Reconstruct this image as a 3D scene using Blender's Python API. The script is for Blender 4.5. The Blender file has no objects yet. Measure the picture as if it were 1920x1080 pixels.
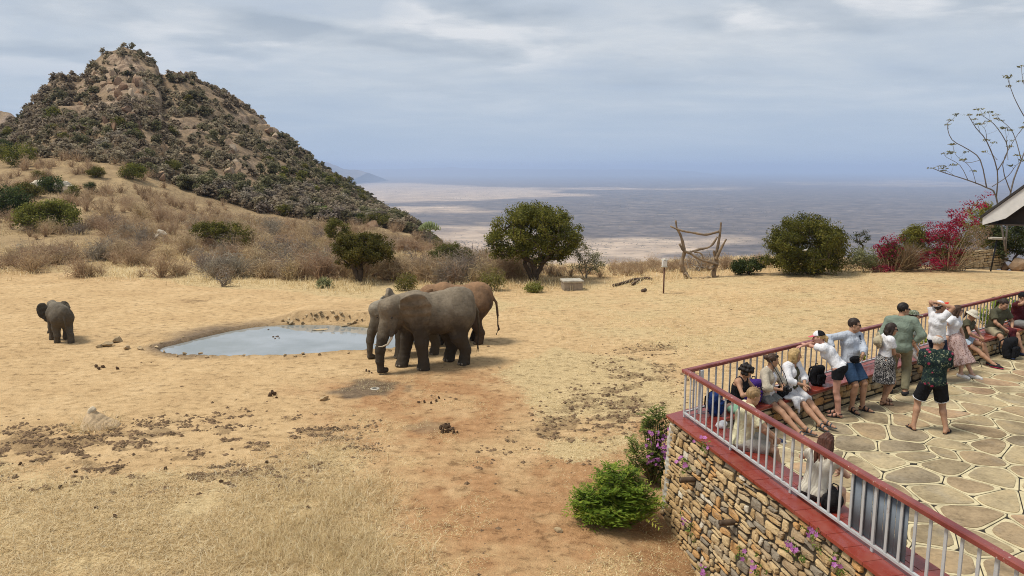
import bpy, bmesh, math, random
import numpy as np
from mathutils import Vector, Matrix, Euler

sc = bpy.context.scene
col = sc.collection
R = math.radians

# ------------------------------------------------------------------ camera
F_PX = 1400.0                       # focal length in pixels of the 1920 wide photograph
CAM_H = 5.65
PITCH = math.atan((540 - 316) / F_PX)
cam_d = bpy.data.cameras.new('camera')
cam = bpy.data.objects.new('camera', cam_d)
col.objects.link(cam)
cam_d.sensor_width = 36.0
cam_d.lens = 36.0 * F_PX / 1920.0
cam_d.clip_start = 0.1
cam_d.clip_end = 200000.0
cam.location = (0, 0, CAM_H)
cam.rotation_euler = (math.pi / 2 - PITCH, 0, 0)
sc.camera = cam

# ------------------------------------------------------------------ light and exposure
SUN_EL, SUN_AZ = R(62), R(-97)       # azimuth measured from +Y towards +X: the sun stands to the left
sun_d = bpy.data.lights.new('sun', 'SUN')
sun_d.energy = 3.6
sun_d.angle = R(15)
sun_d.color = (1.0, 0.95, 0.86)
sun = bpy.data.objects.new('sun', sun_d)
col.objects.link(sun)
sdir = Vector((math.sin(SUN_AZ) * math.cos(SUN_EL), math.cos(SUN_AZ) * math.cos(SUN_EL), math.sin(SUN_EL)))
sun.rotation_euler = sdir.to_track_quat('Z', 'Y').to_euler()

world = bpy.data.worlds.new('World')
sc.world = world
world.use_nodes = True
wn = world.node_tree
wn.nodes.clear()
def wnode(t, **kw):
    n = wn.nodes.new(t)
    for k, v in kw.items(): setattr(n, k, v)
    return n
w_out = wnode('ShaderNodeOutputWorld')
w_bg = wnode('ShaderNodeBackground')
w_bg.inputs['Strength'].default_value = 0.1
w_sky = wnode('ShaderNodeTexSky', sky_type='NISHITA', sun_disc=False)
w_sky.sun_elevation = SUN_EL
w_sky.sun_rotation = SUN_AZ
w_sky.altitude = 700
w_sky.dust_density = 2.0
w_tc = wnode('ShaderNodeTexCoord')
w_sep = wnode('ShaderNodeSeparateXYZ')
wn.links.new(w_tc.outputs['Generated'], w_sep.inputs[0])
# clouds lie on a flat layer: direction divided by its height
w_addz = wnode('ShaderNodeMath', operation='MAXIMUM'); w_addz.inputs[1].default_value = 0.0
wn.links.new(w_sep.outputs['Z'], w_addz.inputs[0])
w_zz = wnode('ShaderNodeMath', operation='ADD'); w_zz.inputs[1].default_value = 0.10
wn.links.new(w_addz.outputs[0], w_zz.inputs[0])
w_dx = wnode('ShaderNodeMath', operation='DIVIDE'); w_dy = wnode('ShaderNodeMath', operation='DIVIDE')
wn.links.new(w_sep.outputs['X'], w_dx.inputs[0]); wn.links.new(w_zz.outputs[0], w_dx.inputs[1])
wn.links.new(w_sep.outputs['Y'], w_dy.inputs[0]); wn.links.new(w_zz.outputs[0], w_dy.inputs[1])
w_cmb = wnode('ShaderNodeCombineXYZ')
wn.links.new(w_dx.outputs[0], w_cmb.inputs[0]); wn.links.new(w_dy.outputs[0], w_cmb.inputs[1])
def wnoise(scale, detail, rough, off, dist=0.0, sx=1.0):
    m = wnode('ShaderNodeMapping'); m.inputs['Location'].default_value = off; m.inputs['Scale'].default_value = (sx, 1, 1)
    wn.links.new(w_cmb.outputs[0], m.inputs[0])
    n = wnode('ShaderNodeTexNoise'); n.inputs['Scale'].default_value = scale
    n.inputs['Detail'].default_value = detail; n.inputs['Roughness'].default_value = rough
    n.inputs['Distortion'].default_value = dist
    wn.links.new(m.outputs[0], n.inputs['Vector'])
    return n
def wramp(src, stops):
    r = wnode('ShaderNodeValToRGB')
    el = r.color_ramp.elements
    while len(el) < len(stops): el.new(0.5)
    for e, (p, c) in zip(el, stops):
        e.position = p; e.color = (c[0], c[1], c[2], 1) if isinstance(c, tuple) else (c, c, c, 1)
    wn.links.new(src, r.inputs[0])
    return r
def wmix(fac, a, b):
    m = wnode('ShaderNodeMix', data_type='RGBA')
    for s, v in ((m.inputs[0], fac), (m.inputs[6], a), (m.inputs[7], b)):
        if isinstance(v, bpy.types.NodeSocket): wn.links.new(v, s)
        elif isinstance(v, (int, float)): s.default_value = v
        else: s.default_value = (*v, 1)
    return m.outputs[2]
SK = 10.0                            # cloud radiance in the sky texture's own units
n_veil = wnoise(0.85, 8, 0.62, (3.1, 1.7, 0), 0.25, 0.8)
n_puff = wnoise(0.95, 7, 0.5, (0.35, 6.2, 0), 0.15, 0.9)
n_fine = wnoise(1.7, 6, 0.5, (9.0, 2.0, 0), 0.15, 0.85)
veil = wramp(n_veil.outputs['Fac'], [(0.34, tuple(SK * c for c in (0.51, 0.58, 0.68))), (0.50, tuple(SK * c for c in (0.60, 0.655, 0.72))), (0.66, tuple(SK * c for c in (0.73, 0.76, 0.79)))])
puffm = wramp(n_puff.outputs['Fac'], [(0.45, 0.0), (0.57, 1.0)])
puffc = wramp(n_fine.outputs['Fac'], [(0.38, tuple(SK * c for c in (0.36, 0.43, 0.52))), (0.50, tuple(SK * c for c in (0.50, 0.56, 0.63))), (0.60, tuple(SK * c for c in (0.82, 0.83, 0.85)))])
layer = wmix(0.88, w_sky.outputs[0], veil.outputs[0])
fadez = wnode('ShaderNodeMapRange'); fadez.inputs[1].default_value = 0.04; fadez.inputs[2].default_value = 0.2
fadez.inputs[3].default_value = 0.0; fadez.inputs[4].default_value = 0.85
wn.links.new(w_sep.outputs['Z'], fadez.inputs[0])
pm = wnode('ShaderNodeMath', operation='MULTIPLY')
wn.links.new(puffm.outputs[0], pm.inputs[0]); wn.links.new(fadez.outputs[0], pm.inputs[1])
layer = wmix(pm.outputs[0], layer, puffc.outputs[0])
# towards the horizon the layer thins into a blue grey band
hz = wnode('ShaderNodeMapRange'); hz.inputs[1].default_value = -0.01; hz.inputs[2].default_value = 0.17
hz.inputs[3].default_value = 0.85; hz.inputs[4].default_value = 0.0
hz.interpolation_type = 'SMOOTHSTEP'
wn.links.new(w_sep.outputs['Z'], hz.inputs[0])
layer = wmix(hz.outputs[0], layer, tuple(SK * c for c in (0.43, 0.54, 0.69)))
wn.links.new(layer, w_bg.inputs['Color'])
wn.links.new(w_bg.outputs[0], w_out.inputs['Surface'])

sc.view_settings.view_transform = 'Standard'
sc.view_settings.look = 'None'
sc.view_settings.gamma = 1.0
sc.view_settings.use_curve_mapping = False
sc.view_settings.exposure = 0.0
sc.render.engine = 'CYCLES'
sc.cycles.use_denoising = True
try:
    sc.cycles.denoiser = 'OPENIMAGEDENOISE'
    sc.cycles.denoising_input_passes = 'RGB_ALBEDO_NORMAL'
    sc.cycles.denoising_prefilter = 'NONE'
except Exception:
    pass
sc.cycles.pixel_filter_type = 'BLACKMAN_HARRIS'
sc.cycles.filter_width = 1.0
sc.cycles.max_bounces = 6
sc.cycles.diffuse_bounces = 3
sc.cycles.volume_bounces = 1
sc.cycles.transparent_max_bounces = 8
sc.cycles.caustics_reflective = False
sc.cycles.caustics_refractive = False

# ------------------------------------------------------------------ picture to place
def ray(px, py):
    x = (px - 960) / F_PX; u = -(py - 540) / F_PX
    return np.array([x, math.cos(PITCH) + u * math.sin(PITCH), -math.sin(PITCH) + u * math.cos(PITCH)])
def at(px, py, z=0.0):                # the point of the level z seen at a pixel of the photograph
    d = ray(px, py); t = (z - CAM_H) / d[2]
    return np.array([0, 0, CAM_H]) + d * t
def at_y(px, py, Y):                  # the point at the distance Y seen at a pixel of the photograph
    d = ray(px, py)
    return np.array([0, 0, CAM_H]) + d * (Y / d[1])

# ------------------------------------------------------------------ objects
def tag(o, label=None, cat=None, group=None, kind=None):
    if label: o['label'] = label
    if cat: o['category'] = cat
    if group: o['group'] = group
    if kind: o['kind'] = kind
    return o
def empty(name, loc=(0, 0, 0), rz=0.0, label=None, cat=None, group=None):
    o = bpy.data.objects.new(name, None)
    o.empty_display_size = 0.2
    o.location = loc; o.rotation_euler = (0, 0, rz)
    col.objects.link(o)
    return tag(o, label, cat, group)
def link(name, me, parent=None, mat=None):
    o = bpy.data.objects.new(name, me)
    col.objects.link(o)
    if parent is not None: o.parent = parent
    if mat is not None and len(me.materials) == 0:
        for m in (mat if isinstance(mat, (list, tuple)) else [mat]): me.materials.append(m)
    return o
def mesh_arr(name, V, faces, mat=None, smooth=True, mi=None):
    """V (n,3); faces: an (m,k) array or a list of such arrays"""
    V = np.asarray(V, dtype=np.float32)
    if isinstance(faces, np.ndarray): faces = [faces]
    faces = [np.asarray(f, dtype=np.int32) for f in faces if len(f)]
    me = bpy.data.meshes.new(name)
    me.vertices.add(len(V)); me.vertices.foreach_set('co', V.ravel())
    loops = np.concatenate([f.ravel() for f in faces]) if faces else np.zeros(0, np.int32)
    tot = np.concatenate([np.full(len(f), f.shape[1], np.int32) for f in faces]) if faces else np.zeros(0, np.int32)
    start = np.concatenate([[0], np.cumsum(tot)[:-1]]).astype(np.int32) if len(tot) else tot
    me.loops.add(len(loops)); me.loops.foreach_set('vertex_index', loops)
    me.polygons.add(len(tot)); me.polygons.foreach_set('loop_start', start)
    try: me.polygons.foreach_set('loop_total', tot)
    except Exception: pass
    me.polygons.foreach_set('use_smooth', np.full(len(tot), smooth))
    if mi is not None: me.polygons.foreach_set('material_index', np.asarray(mi, np.int32))
    me.update(calc_edges=True)
    me.validate(verbose=False)
    if mat is not None:
        for m in (mat if isinstance(mat, (list, tuple)) else [mat]): me.materials.append(m)
    return me
def mesh_py(name, V, Fs, mat=None, smooth=False):
    me = bpy.data.meshes.new(name)
    me.from_pydata([tuple(map(float, v)) for v in V], [], [tuple(int(i) for i in f) for f in Fs])
    if smooth: me.polygons.foreach_set('use_smooth', np.ones(len(me.polygons), bool))
    me.update()
    if mat is not None:
        for m in (mat if isinstance(mat, (list, tuple)) else [mat]): me.materials.append(m)
    return me
def face_attr(me, name, vals):
    a = me.attributes.new(name, 'FLOAT', 'FACE'); a.data.foreach_set('value', np.asarray(vals, np.float32))
def vert_col(me, name, rgb):
    a = me.attributes.new(name, 'FLOAT_COLOR', 'POINT')
    c = np.ones((len(rgb), 4), np.float32); c[:, :3] = rgb
    a.data.foreach_set('color', c.ravel())

class Geo:
    """collects vertices and faces of one mesh"""
    def __init__(s): s.V = []; s.F = []; s.n = 0
    def add(s, V, Fs):
        for f in Fs: s.F.append(tuple(i + s.n for i in f))
        s.V.extend([tuple(v) for v in V]); s.n += len(V); return s
    def box(s, c, size, rot=None, bev=0.0):
        bm = bmesh.new(); bmesh.ops.create_cube(bm, size=1.0)
        for v in bm.verts: v.co = Vector((v.co.x * size[0], v.co.y * size[1], v.co.z * size[2]))
        if bev: bmesh.ops.bevel(bm, geom=bm.edges[:], offset=bev, segments=1, affect='EDGES', profile=0.7)
        M = Matrix.Translation(Vector(c)) @ (rot.to_4x4() if rot is not None else Matrix.Identity(4))
        bm.verts.ensure_lookup_table(); bm.verts.index_update()
        s.add([M @ v.co for v in bm.verts], [[v.index for v in f.verts] for f in bm.faces]); bm.free(); return s
    def beam(s, a, b, w, h, bev=0.0):      # box from a to b, upright height h
        a = Vector(a); b = Vector(b); d = b - a; L = d.length
        x = d.normalized(); z = Vector((0, 0, 1)); y = z.cross(x)
        if y.length < 1e-4: y = Vector((0, 1, 0))
        y.normalize(); z = x.cross(y)
        return s.box((a + b) / 2, (L, w, h), Matrix((x, y, z)).transposed(), bev)
    def tube(s, pts, rad, n=8, cap=True):
        P = [Vector(p) for p in pts]; rad = rad if isinstance(rad, (list, tuple, np.ndarray)) else [rad] * len(P)
        V = []; Fs = []; up = None
        for i, p in enumerate(P):
            t = (P[min(i + 1, len(P) - 1)] - P[max(i - 1, 0)])
            t = t.normalized() if t.length > 1e-9 else Vector((0, 0, 1))
            if up is None: up = Vector((0, 0, 1)) if abs(t.z) < 0.9 else Vector((1, 0, 0))
            x = up.cross(t)
            if x.length < 1e-5: x = Vector((1, 0, 0)).cross(t)
            x.normalize(); y = t.cross(x); up = y
            for k in range(n):
                a = 2 * math.pi * k / n
                V.append(p + (x * math.cos(a) + y * math.sin(a)) * rad[i])
        for i in range(len(P) - 1):
            for k in range(n):
                Fs.append((i * n + k, i * n + (k + 1) % n, (i + 1) * n + (k + 1) % n, (i + 1) * n + k))
        if cap:
            Fs.append(tuple(range(n - 1, -1, -1))); Fs.append(tuple((len(P) - 1) * n + k for k in range(n)))
        return s.add(V, Fs)
    def lathe(s, prof, c=(0, 0, 0), n=16, rot=None):
        V = []; Fs = []
        for r, z in prof:
            for k in range(n):
                a = 2 * math.pi * k / n; v = Vector((r * math.cos(a), r * math.sin(a), z))
                if rot is not None: v = rot @ v
                V.append(v + Vector(c))
        m = len(prof)
        for i in range(m - 1):
            for k in range(n): Fs.append((i * n + k, i * n + (k + 1) % n, (i + 1) * n + (k + 1) % n, (i + 1) * n + k))
        Fs.append(tuple(range(n - 1, -1, -1))); Fs.append(tuple((m - 1) * n + k for k in range(n)))
        return s.add(V, Fs)
    def build(s, name, mat=None, parent=None, smooth=False):
        return link(name, mesh_py(name, s.V, s.F, mat, smooth), parent)

# ------------------------------------------------------------------ noise
def _hash(ix, iy, seed):
    h = (ix.astype(np.int64) * 374761393 + iy.astype(np.int64) * 668265263 + seed * 1442695041) & 0x7fffffff
    h = ((h ^ (h >> 13)) * 1274126177) & 0x7fffffff
    return ((h ^ (h >> 16)) & 0xffff) / 65535.0
def vnoise(x, y, seed=0):
    ix = np.floor(x); iy = np.floor(y); fx = x - ix; fy = y - iy
    fx = fx * fx * fx * (fx * (fx * 6 - 15) + 10); fy = fy * fy * fy * (fy * (fy * 6 - 15) + 10)
    a = _hash(ix, iy, seed); b = _hash(ix + 1, iy, seed); c = _hash(ix, iy + 1, seed); d = _hash(ix + 1, iy + 1, seed)
    return (a * (1 - fx) + b * fx) * (1 - fy) + (c * (1 - fx) + d * fx) * fy
def fbm(x, y, scale, octv=4, seed=0, gain=0.5):
    x = np.asarray(x, float) / scale; y = np.asarray(y, float) / scale
    s = 0; a = 1; t = 0
    for o in range(octv):
        s = s + a * vnoise(x, y, seed + o * 17); t += a; a *= gain
        x, y = 1.6 * x + 1.2 * y + 3.1, -1.2 * x + 1.6 * y + 1.7
    return s / t
def sstep(a, b, x):
    t = np.clip((x - a) / (b - a), 0, 1); return t * t * (3 - 2 * t)
def poly_sd(P, x, y):                 # signed distance to a closed polygon, negative inside
    P = np.asarray(P, float)[:, :2]; d = np.full(x.shape, 1e9); ins = np.zeros(x.shape, bool)
    for i in range(len(P)):
        a = P[i]; b = P[(i + 1) % len(P)]; e = b - a
        wx = x - a[0]; wy = y - a[1]
        t = np.clip((wx * e[0] + wy * e[1]) / (e @ e), 0, 1)
        d = np.minimum(d, (wx - e[0] * t) ** 2 + (wy - e[1] * t) ** 2)
        c = ((a[1] > y) != (b[1] > y)) & (x < (b[0] - a[0]) * (y - a[1]) / (b[1] - a[1] + 1e-12) + a[0])
        ins ^= c
    d = np.sqrt(d); return np.where(ins, -d, d)
def smooth_poly(P, it=2):
    P = np.asarray(P, float)
    for _ in range(it):
        Q = np.roll(P, -1, 0); P = np.stack([P * .75 + Q * .25, P * .25 + Q * .75], 1).reshape(-1, P.shape[1])
    return P
# ------------------------------------------------------------------ materials
class NT:
    def __init__(s, name):
        s.m = bpy.data.materials.new(name); s.m.use_nodes = True
        s.t = s.m.node_tree; s.t.nodes.clear()
        s.out = s.t.nodes.new('ShaderNodeOutputMaterial')
        s.b = s.t.nodes.new('ShaderNodeBsdfPrincipled')
        s.t.links.new(s.b.outputs[0], s.out.inputs[0])
        s.b.inputs['Roughness'].default_value = 0.9
        s.b.inputs['Specular IOR Level'].default_value = 0.25
    def n(s, t, **kw):
        x = s.t.nodes.new(t)
        for k, v in kw.items(): setattr(x, k, v)
        return x
    def put(s, sock, v):
        if isinstance(v, bpy.types.NodeSocket): s.t.links.new(v, sock)
        elif isinstance(v, (int, float)):
            sock.default_value = v
        else: sock.default_value = (*v, 1) if len(v) == 3 and len(sock.default_value) == 4 else v
    def coord(s, kind='Object', scale=(1, 1, 1), rot=(0, 0, 0)):
        tc = s.n('ShaderNodeTexCoord'); mp = s.n('ShaderNodeMapping')
        mp.inputs['Scale'].default_value = scale; mp.inputs['Rotation'].default_value = rot
        s.t.links.new(tc.outputs[kind], mp.inputs[0]); return mp.outputs[0]
    def pos(s, scale=(1, 1, 1)):
        g = s.n('ShaderNodeNewGeometry'); mp = s.n('ShaderNodeMapping'); mp.inputs['Scale'].default_value = scale
        s.t.links.new(g.outputs['Position'], mp.inputs[0]); return mp.outputs[0]
    def noise(s, vec, scale, detail=5, rough=0.55, dist=0.0):
        x = s.n('ShaderNodeTexNoise'); s.put(x.inputs['Vector'], vec)
        x.inputs['Scale'].default_value = scale; x.inputs['Detail'].default_value = detail
        x.inputs['Roughness'].default_value = rough; x.inputs['Distortion'].default_value = dist
        return x.outputs['Fac']
    def voro(s, vec, scale, feature='F1', out='Distance', rnd=1.0):
        x = s.n('ShaderNodeTexVoronoi', feature=feature); s.put(x.inputs['Vector'], vec)
        x.inputs['Scale'].default_value = scale; x.inputs['Randomness'].default_value = rnd
        return x.outputs[out]
    def ramp(s, fac, stops, interp='LINEAR'):
        r = s.n('ShaderNodeValToRGB'); r.color_ramp.interpolation = interp; el = r.color_ramp.elements
        while len(el) < len(stops): el.new(0.5)
        for e, (p, c) in zip(el, stops):
            e.position = p; e.color = (c, c, c, 1) if isinstance(c, (int, float)) else (*c, 1)
        s.put(r.inputs[0], fac); return r.outputs[0]
    def mix(s, fac, a, b, mode='MIX'):
        m = s.n('ShaderNodeMix', data_type='RGBA', blend_type=mode)
        s.put(m.inputs[0], fac); s.put(m.inputs[6], a); s.put(m.inputs[7], b); return m.outputs[2]
    def math(s, op, a, b=0.0):
        m = s.n('ShaderNodeMath', operation=op); s.put(m.inputs[0], a); s.put(m.inputs[1], b); return m.outputs[0]
    def attr(s, name, out='Fac'):
        a = s.n('ShaderNodeAttribute', attribute_name=name); return a.outputs[out]
    def rnd(s): return s.n('ShaderNodeObjectInfo').outputs['Random']
    def bump(s, h, strength=0.4, dist=0.02):
        b = s.n('ShaderNodeBump'); b.inputs['Strength'].default_value = strength; b.inputs['Distance'].default_value = dist
        s.put(b.inputs['Height'], h); s.t.links.new(b.outputs[0], s.b.inputs['Normal'])
    def color(s, c): s.put(s.b.inputs['Base Color'], c)
    def rough(s, r): s.put(s.b.inputs['Roughness'], r)
    def spec(s, v): s.b.inputs['Specular IOR Level'].default_value = v

def srgb(r, g, b):
    f = lambda c: (c / 255 / 12.92) if c / 255 <= 0.04045 else ((c / 255 + 0.055) / 1.055) ** 2.4
    return (f(r), f(g), f(b))
def dim(c, k): return tuple(x * k for x in c)

MATS = {}
def plain(name, c, rough=0.85, var=0.12, scale=6, bump=0.0, bscale=40, metal=0.0, spec=0.25):
    if name in MATS: return MATS[name]
    m = NT(name); v = m.coord('Object')
    n = m.noise(v, scale, 5)
    m.color(m.ramp(n, [(0.3, dim(c, 1 - var)), (0.7, tuple(min(1, x * (1 + var)) for x in c))]))
    m.rough(rough); m.spec(spec); m.b.inputs['Metallic'].default_value = metal
    if bump: m.bump(m.noise(v, bscale, 4), bump, 0.01)
    MATS[name] = m.m; return m.m
def cloth(name, c, var=0.10, fold=0.5):
    if name in MATS: return MATS[name]
    m = NT(name); v = m.coord('Object')
    n = m.noise(v, 9, 4, 0.6, 0.4)
    m.color(m.ramp(n, [(0.3, dim(c, 1 - var)), (0.7, tuple(min(1, x * (1 + var)) for x in c))]))
    m.rough(0.95); m.spec(0.1)
    h = m.math('ADD', m.noise(m.coord('Object', (1, 1, 0.5), (.3, .5, 0)), 11, 2, 0.45, 1.6), m.math('MULTIPLY', m.noise(m.coord('Object', (.4, 1, 1.2), (0, .6, .4)), 17, 2, 0.4, 1.2), .5))
    m.bump(h, fold, 0.035)
    MATS[name] = m.m; return m.m
def leafmat(name, stops, trans=0.35, rough=0.6):
    """foliage: each leaf has its own tint, every plant a small shift of its own"""
    if name in MATS: return MATS[name]
    m = NT(name)
    c = m.ramp(m.attr('tint'), stops)
    hs = m.n('ShaderNodeHueSaturation'); m.put(hs.inputs['Color'], c)
    r = m.rnd()
    m.put(hs.inputs['Value'], m.math('ADD', m.math('MULTIPLY', r, 0.35), 0.83))
    m.put(hs.inputs['Hue'], m.math('ADD', m.math('MULTIPLY', r, 0.03), 0.485))
    m.color(hs.outputs[0]); m.rough(rough); m.spec(0.15)
    tr = m.n('ShaderNodeBsdfTranslucent'); m.t.links.new(hs.outputs[0], tr.inputs[0])
    mx = m.n('ShaderNodeMixShader'); mx.inputs[0].default_value = trans
    m.t.links.new(m.b.outputs[0], mx.inputs[1]); m.t.links.new(tr.outputs[0], mx.inputs[2])
    m.t.links.new(mx.outputs[0], m.out.inputs[0])
    MATS[name] = m.m; return m.m

def make_ground():
    m = NT('ground'); p = m.pos()
    zone = m.n('ShaderNodeAttribute', attribute_name='zone'); sep = m.n('ShaderNodeSeparateColor')
    m.t.links.new(zone.outputs['Color'], sep.inputs[0])
    straw, red, wet = sep.outputs[0], sep.outputs[1], sep.outputs[2]
    z2 = m.n('ShaderNodeAttribute', attribute_name='zone2'); sep2 = m.n('ShaderNodeSeparateColor')
    m.t.links.new(z2.outputs['Color'], sep2.inputs[0])
    algae, crumbs, bushy = sep2.outputs[0], sep2.outputs[1], sep2.outputs[2]
    n1 = m.noise(p, 0.55, 6, 0.6); n2 = m.noise(p, 5, 6, 0.65); n3 = m.noise(m.pos((1, 1.0, 1)), 38, 4, 0.6)
    n4 = m.noise(p, 14, 5, 0.7, 0.5)
    sand = m.ramp(m.mix(0.5, n1, n2), [(0.30, (0.43, 0.28, 0.14)), (0.5, (0.56, 0.385, 0.20)), (0.68, (0.66, 0.475, 0.265))])
    redc = m.ramp(m.mix(0.5, n2, n4), [(0.32, (0.31, 0.16, 0.072)), (0.55, (0.44, 0.25, 0.12)), (0.7, (0.54, 0.345, 0.185))])
    strawc = m.ramp(m.mix(0.55, n4, n3), [(0.34, (0.30, 0.205, 0.10)), (0.46, (0.50, 0.37, 0.19)), (0.62, (0.67, 0.52, 0.295))])
    c = m.mix(m.ramp(m.math('ADD', red, m.math('MULTIPLY', m.math('SUBTRACT', n4, 0.5), 0.9)), [(0.12, 0.0), (0.80, 1.0)]), sand, redc)
    # straw breaks up along its edge
    sf = m.math('ADD', straw, m.math('MULTIPLY', m.math('SUBTRACT', n4, 0.5), 1.3))
    c = m.mix(m.ramp(sf, [(0.42, 0.0), (0.60, 1.0)]), c, strawc)
    # earth crumbs and dung dust
    cf = m.math('ADD', crumbs, m.math('MULTIPLY', m.math('SUBTRACT', m.noise(m.pos((1, 1.5, 1)), 7, 7, 0.75), 0.5), 2.2))
    c = m.mix(m.ramp(cf, [(0.52, 0.0), (0.85, 0.55)]), c, m.ramp(n3, [(0.3, (0.10, 0.06, 0.03)), (0.7, (0.24, 0.16, 0.085))]))
    bs = m.ramp(m.mix(0.5, n2, n1), [(0.35, (0.25, 0.17, 0.085)), (0.55, (0.40, 0.28, 0.145)), (0.7, (0.52, 0.37, 0.19))])
    c = m.mix(bushy, c, bs)
    c = m.mix(wet, c, m.ramp(n2, [(0.3, (0.13, 0.088, 0.052)), (0.7, (0.25, 0.175, 0.105))]))
    c = m.mix(algae, c, m.ramp(n2, [(0.35, (0.03, 0.045, 0.012)), (0.65, (0.075, 0.10, 0.03))]))
    # scattered specks of dark soil and pale straw bits everywhere
    sp = m.voro(p, 9, 'F1'); spm = m.ramp(sp, [(0.10, 0.75), (0.22, 0.0)])
    c = m.mix(m.math('MULTIPLY', spm, m.ramp(m.noise(p, 1.3, 3), [(0.48, 0.0), (0.6, 0.8)])), c, (0.17, 0.11, 0.06))
    n5 = m.noise(m.pos((1, 1.25, 1)), 3.2, 7, 0.78, 0.3)
    c = m.mix(1.0, c, m.ramp(n5, [(0.36, (0.50, 0.47, 0.44)), (0.46, (0.90, 0.89, 0.87)), (0.60, (1.05, 1.04, 1.03))]), 'MULTIPLY')
    m.color(c); m.spec(0.12)
    m.rough(m.ramp(wet, [(0.0, 0.95), (1.0, 0.55)]))
    h = m.mix(0.5, n4, n3)
    m.bump(h, 0.9, 0.06)
    return m.m
def make_hill():
    m = NT('hill'); p = m.pos()
    z = m.n('ShaderNodeAttribute', attribute_name='zone'); sep = m.n('ShaderNodeSeparateColor'); m.t.links.new(z.outputs['Color'], sep.inputs[0])
    hill, rock, fall = sep.outputs[0], sep.outputs[1], sep.outputs[2]
    n1 = m.noise(p, 0.09, 6, 0.62); n2 = m.noise(p, 0.6, 6, 0.7); n3 = m.noise(m.pos((1, 1, 0.5)), 1.6, 5, 0.7)
    dry = m.ramp(m.mix(0.55, n1, n2), [(0.32, (0.20, 0.135, 0.075)), (0.5, (0.34, 0.24, 0.13)), (0.66, (0.50, 0.36, 0.19))])
    hc = m.ramp(m.mix(0.6, n1, n2), [(0.34, (0.12, 0.085, 0.055)), (0.48, (0.22, 0.155, 0.095)), (0.60, (0.34, 0.24, 0.145)), (0.72, (0.46, 0.34, 0.21))])
    rc = m.ramp(n3, [(0.3, (0.10, 0.07, 0.05)), (0.46, (0.26, 0.18, 0.12)), (0.60, (0.40, 0.295, 0.20)), (0.75, (0.52, 0.40, 0.29))])
    c = m.mix(hill, dry, hc); c = m.mix(rock, c, rc)
    m.color(c); m.spec(0.1)
    m.bump(m.mix(0.5, n2, n3), 1.0, 0.6)
    return m.m
def make_plain():
    m = NT('plain'); 
    pn = m.pos((0.001, 0.001, 0.001))
    pw = m.pos((0.00055, 0.0011, 0.001))
    big = m.noise(pw, 0.55, 6, 0.6, 0.3); mid = m.noise(pn, 3.0, 8, 0.62); fine = m.noise(pn, 22, 6, 0.65)
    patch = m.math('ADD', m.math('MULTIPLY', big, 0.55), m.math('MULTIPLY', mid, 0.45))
    bush = m.ramp(fine, [(0.36, (0.095, 0.08, 0.07)), (0.55, (0.16, 0.13, 0.11)), (0.7, (0.25, 0.195, 0.15))])  # bush tone; in the far dark bands it also paints in cloud shadow
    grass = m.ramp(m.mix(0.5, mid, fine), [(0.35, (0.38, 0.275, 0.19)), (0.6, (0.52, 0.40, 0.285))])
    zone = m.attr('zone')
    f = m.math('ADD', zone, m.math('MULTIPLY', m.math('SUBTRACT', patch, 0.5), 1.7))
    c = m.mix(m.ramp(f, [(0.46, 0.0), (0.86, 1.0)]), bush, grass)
    c = m.mix(1.0, c, m.ramp(m.noise(m.pos((0.0007, 0.0013, 0.001)), 9, 6, 0.7), [(0.36, 0.62), (0.5, 0.98), (0.64, 1.25)]), 'MULTIPLY')
    dots = m.ramp(m.voro(pn, 26), [(0.12, 0.8), (0.3, 0.0)])
    c = m.mix(m.math('MULTIPLY', dots, m.ramp(mid, [(0.4, 0.45), (0.6, 1.0)])), c, (0.06, 0.058, 0.038))
    m.color(c); m.spec(0.05)
    return m.m
def make_water():
    m = NT('water'); p = m.pos()
    m.color(m.ramp(m.noise(p, .45, 4), [(0.38, (0.20, 0.215, 0.20)), (0.6, (0.30, 0.315, 0.315))])); m.rough(0.02); m.spec(1.0)
    m.bump(m.noise(m.pos((1, 2.5, 1)), 1.8, 3, 0.5, 0.5), 0.05, 0.02)
    return m.m
def make_stone(name, stops, scale=7.0, bump=0.7):
    m = NT(name); v = m.coord('Object'); r = m.rnd()
    base = m.ramp(r, stops, 'CONSTANT')
    n = m.noise(m.pos((1, 1, 1)), scale, 7, 0.68, 0.4); n2 = m.noise(m.pos(), scale * 6, 4, 0.6)
    st = m.noise(m.pos((1, 1, 3)), scale * 0.6, 4, 0.6)
    f = m.mix(0.5, n, n2)
    c = m.mix(1.0, base, m.ramp(f, [(0.28, 0.42), (0.45, 0.95), (0.70, 1.35)]), 'MULTIPLY')
    c = m.mix(m.ramp(st, [(0.55, 0.0), (0.75, 0.45)]), c, (0.30, 0.27, 0.22))
    if name == 'flagstone':
        c = m.mix(1.0, c, m.ramp(m.noise(m.pos(), 1.1, 5, 0.65), [(0.36, (0.62, 0.60, 0.58)), (0.52, (1.0, 1.0, 1.0)), (0.66, (1.14, 1.10, 1.02))]), 'MULTIPLY')
    m.color(c); m.rough(0.92); m.spec(0.15); m.bump(f, bump, 0.025)
    return m.m
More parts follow.
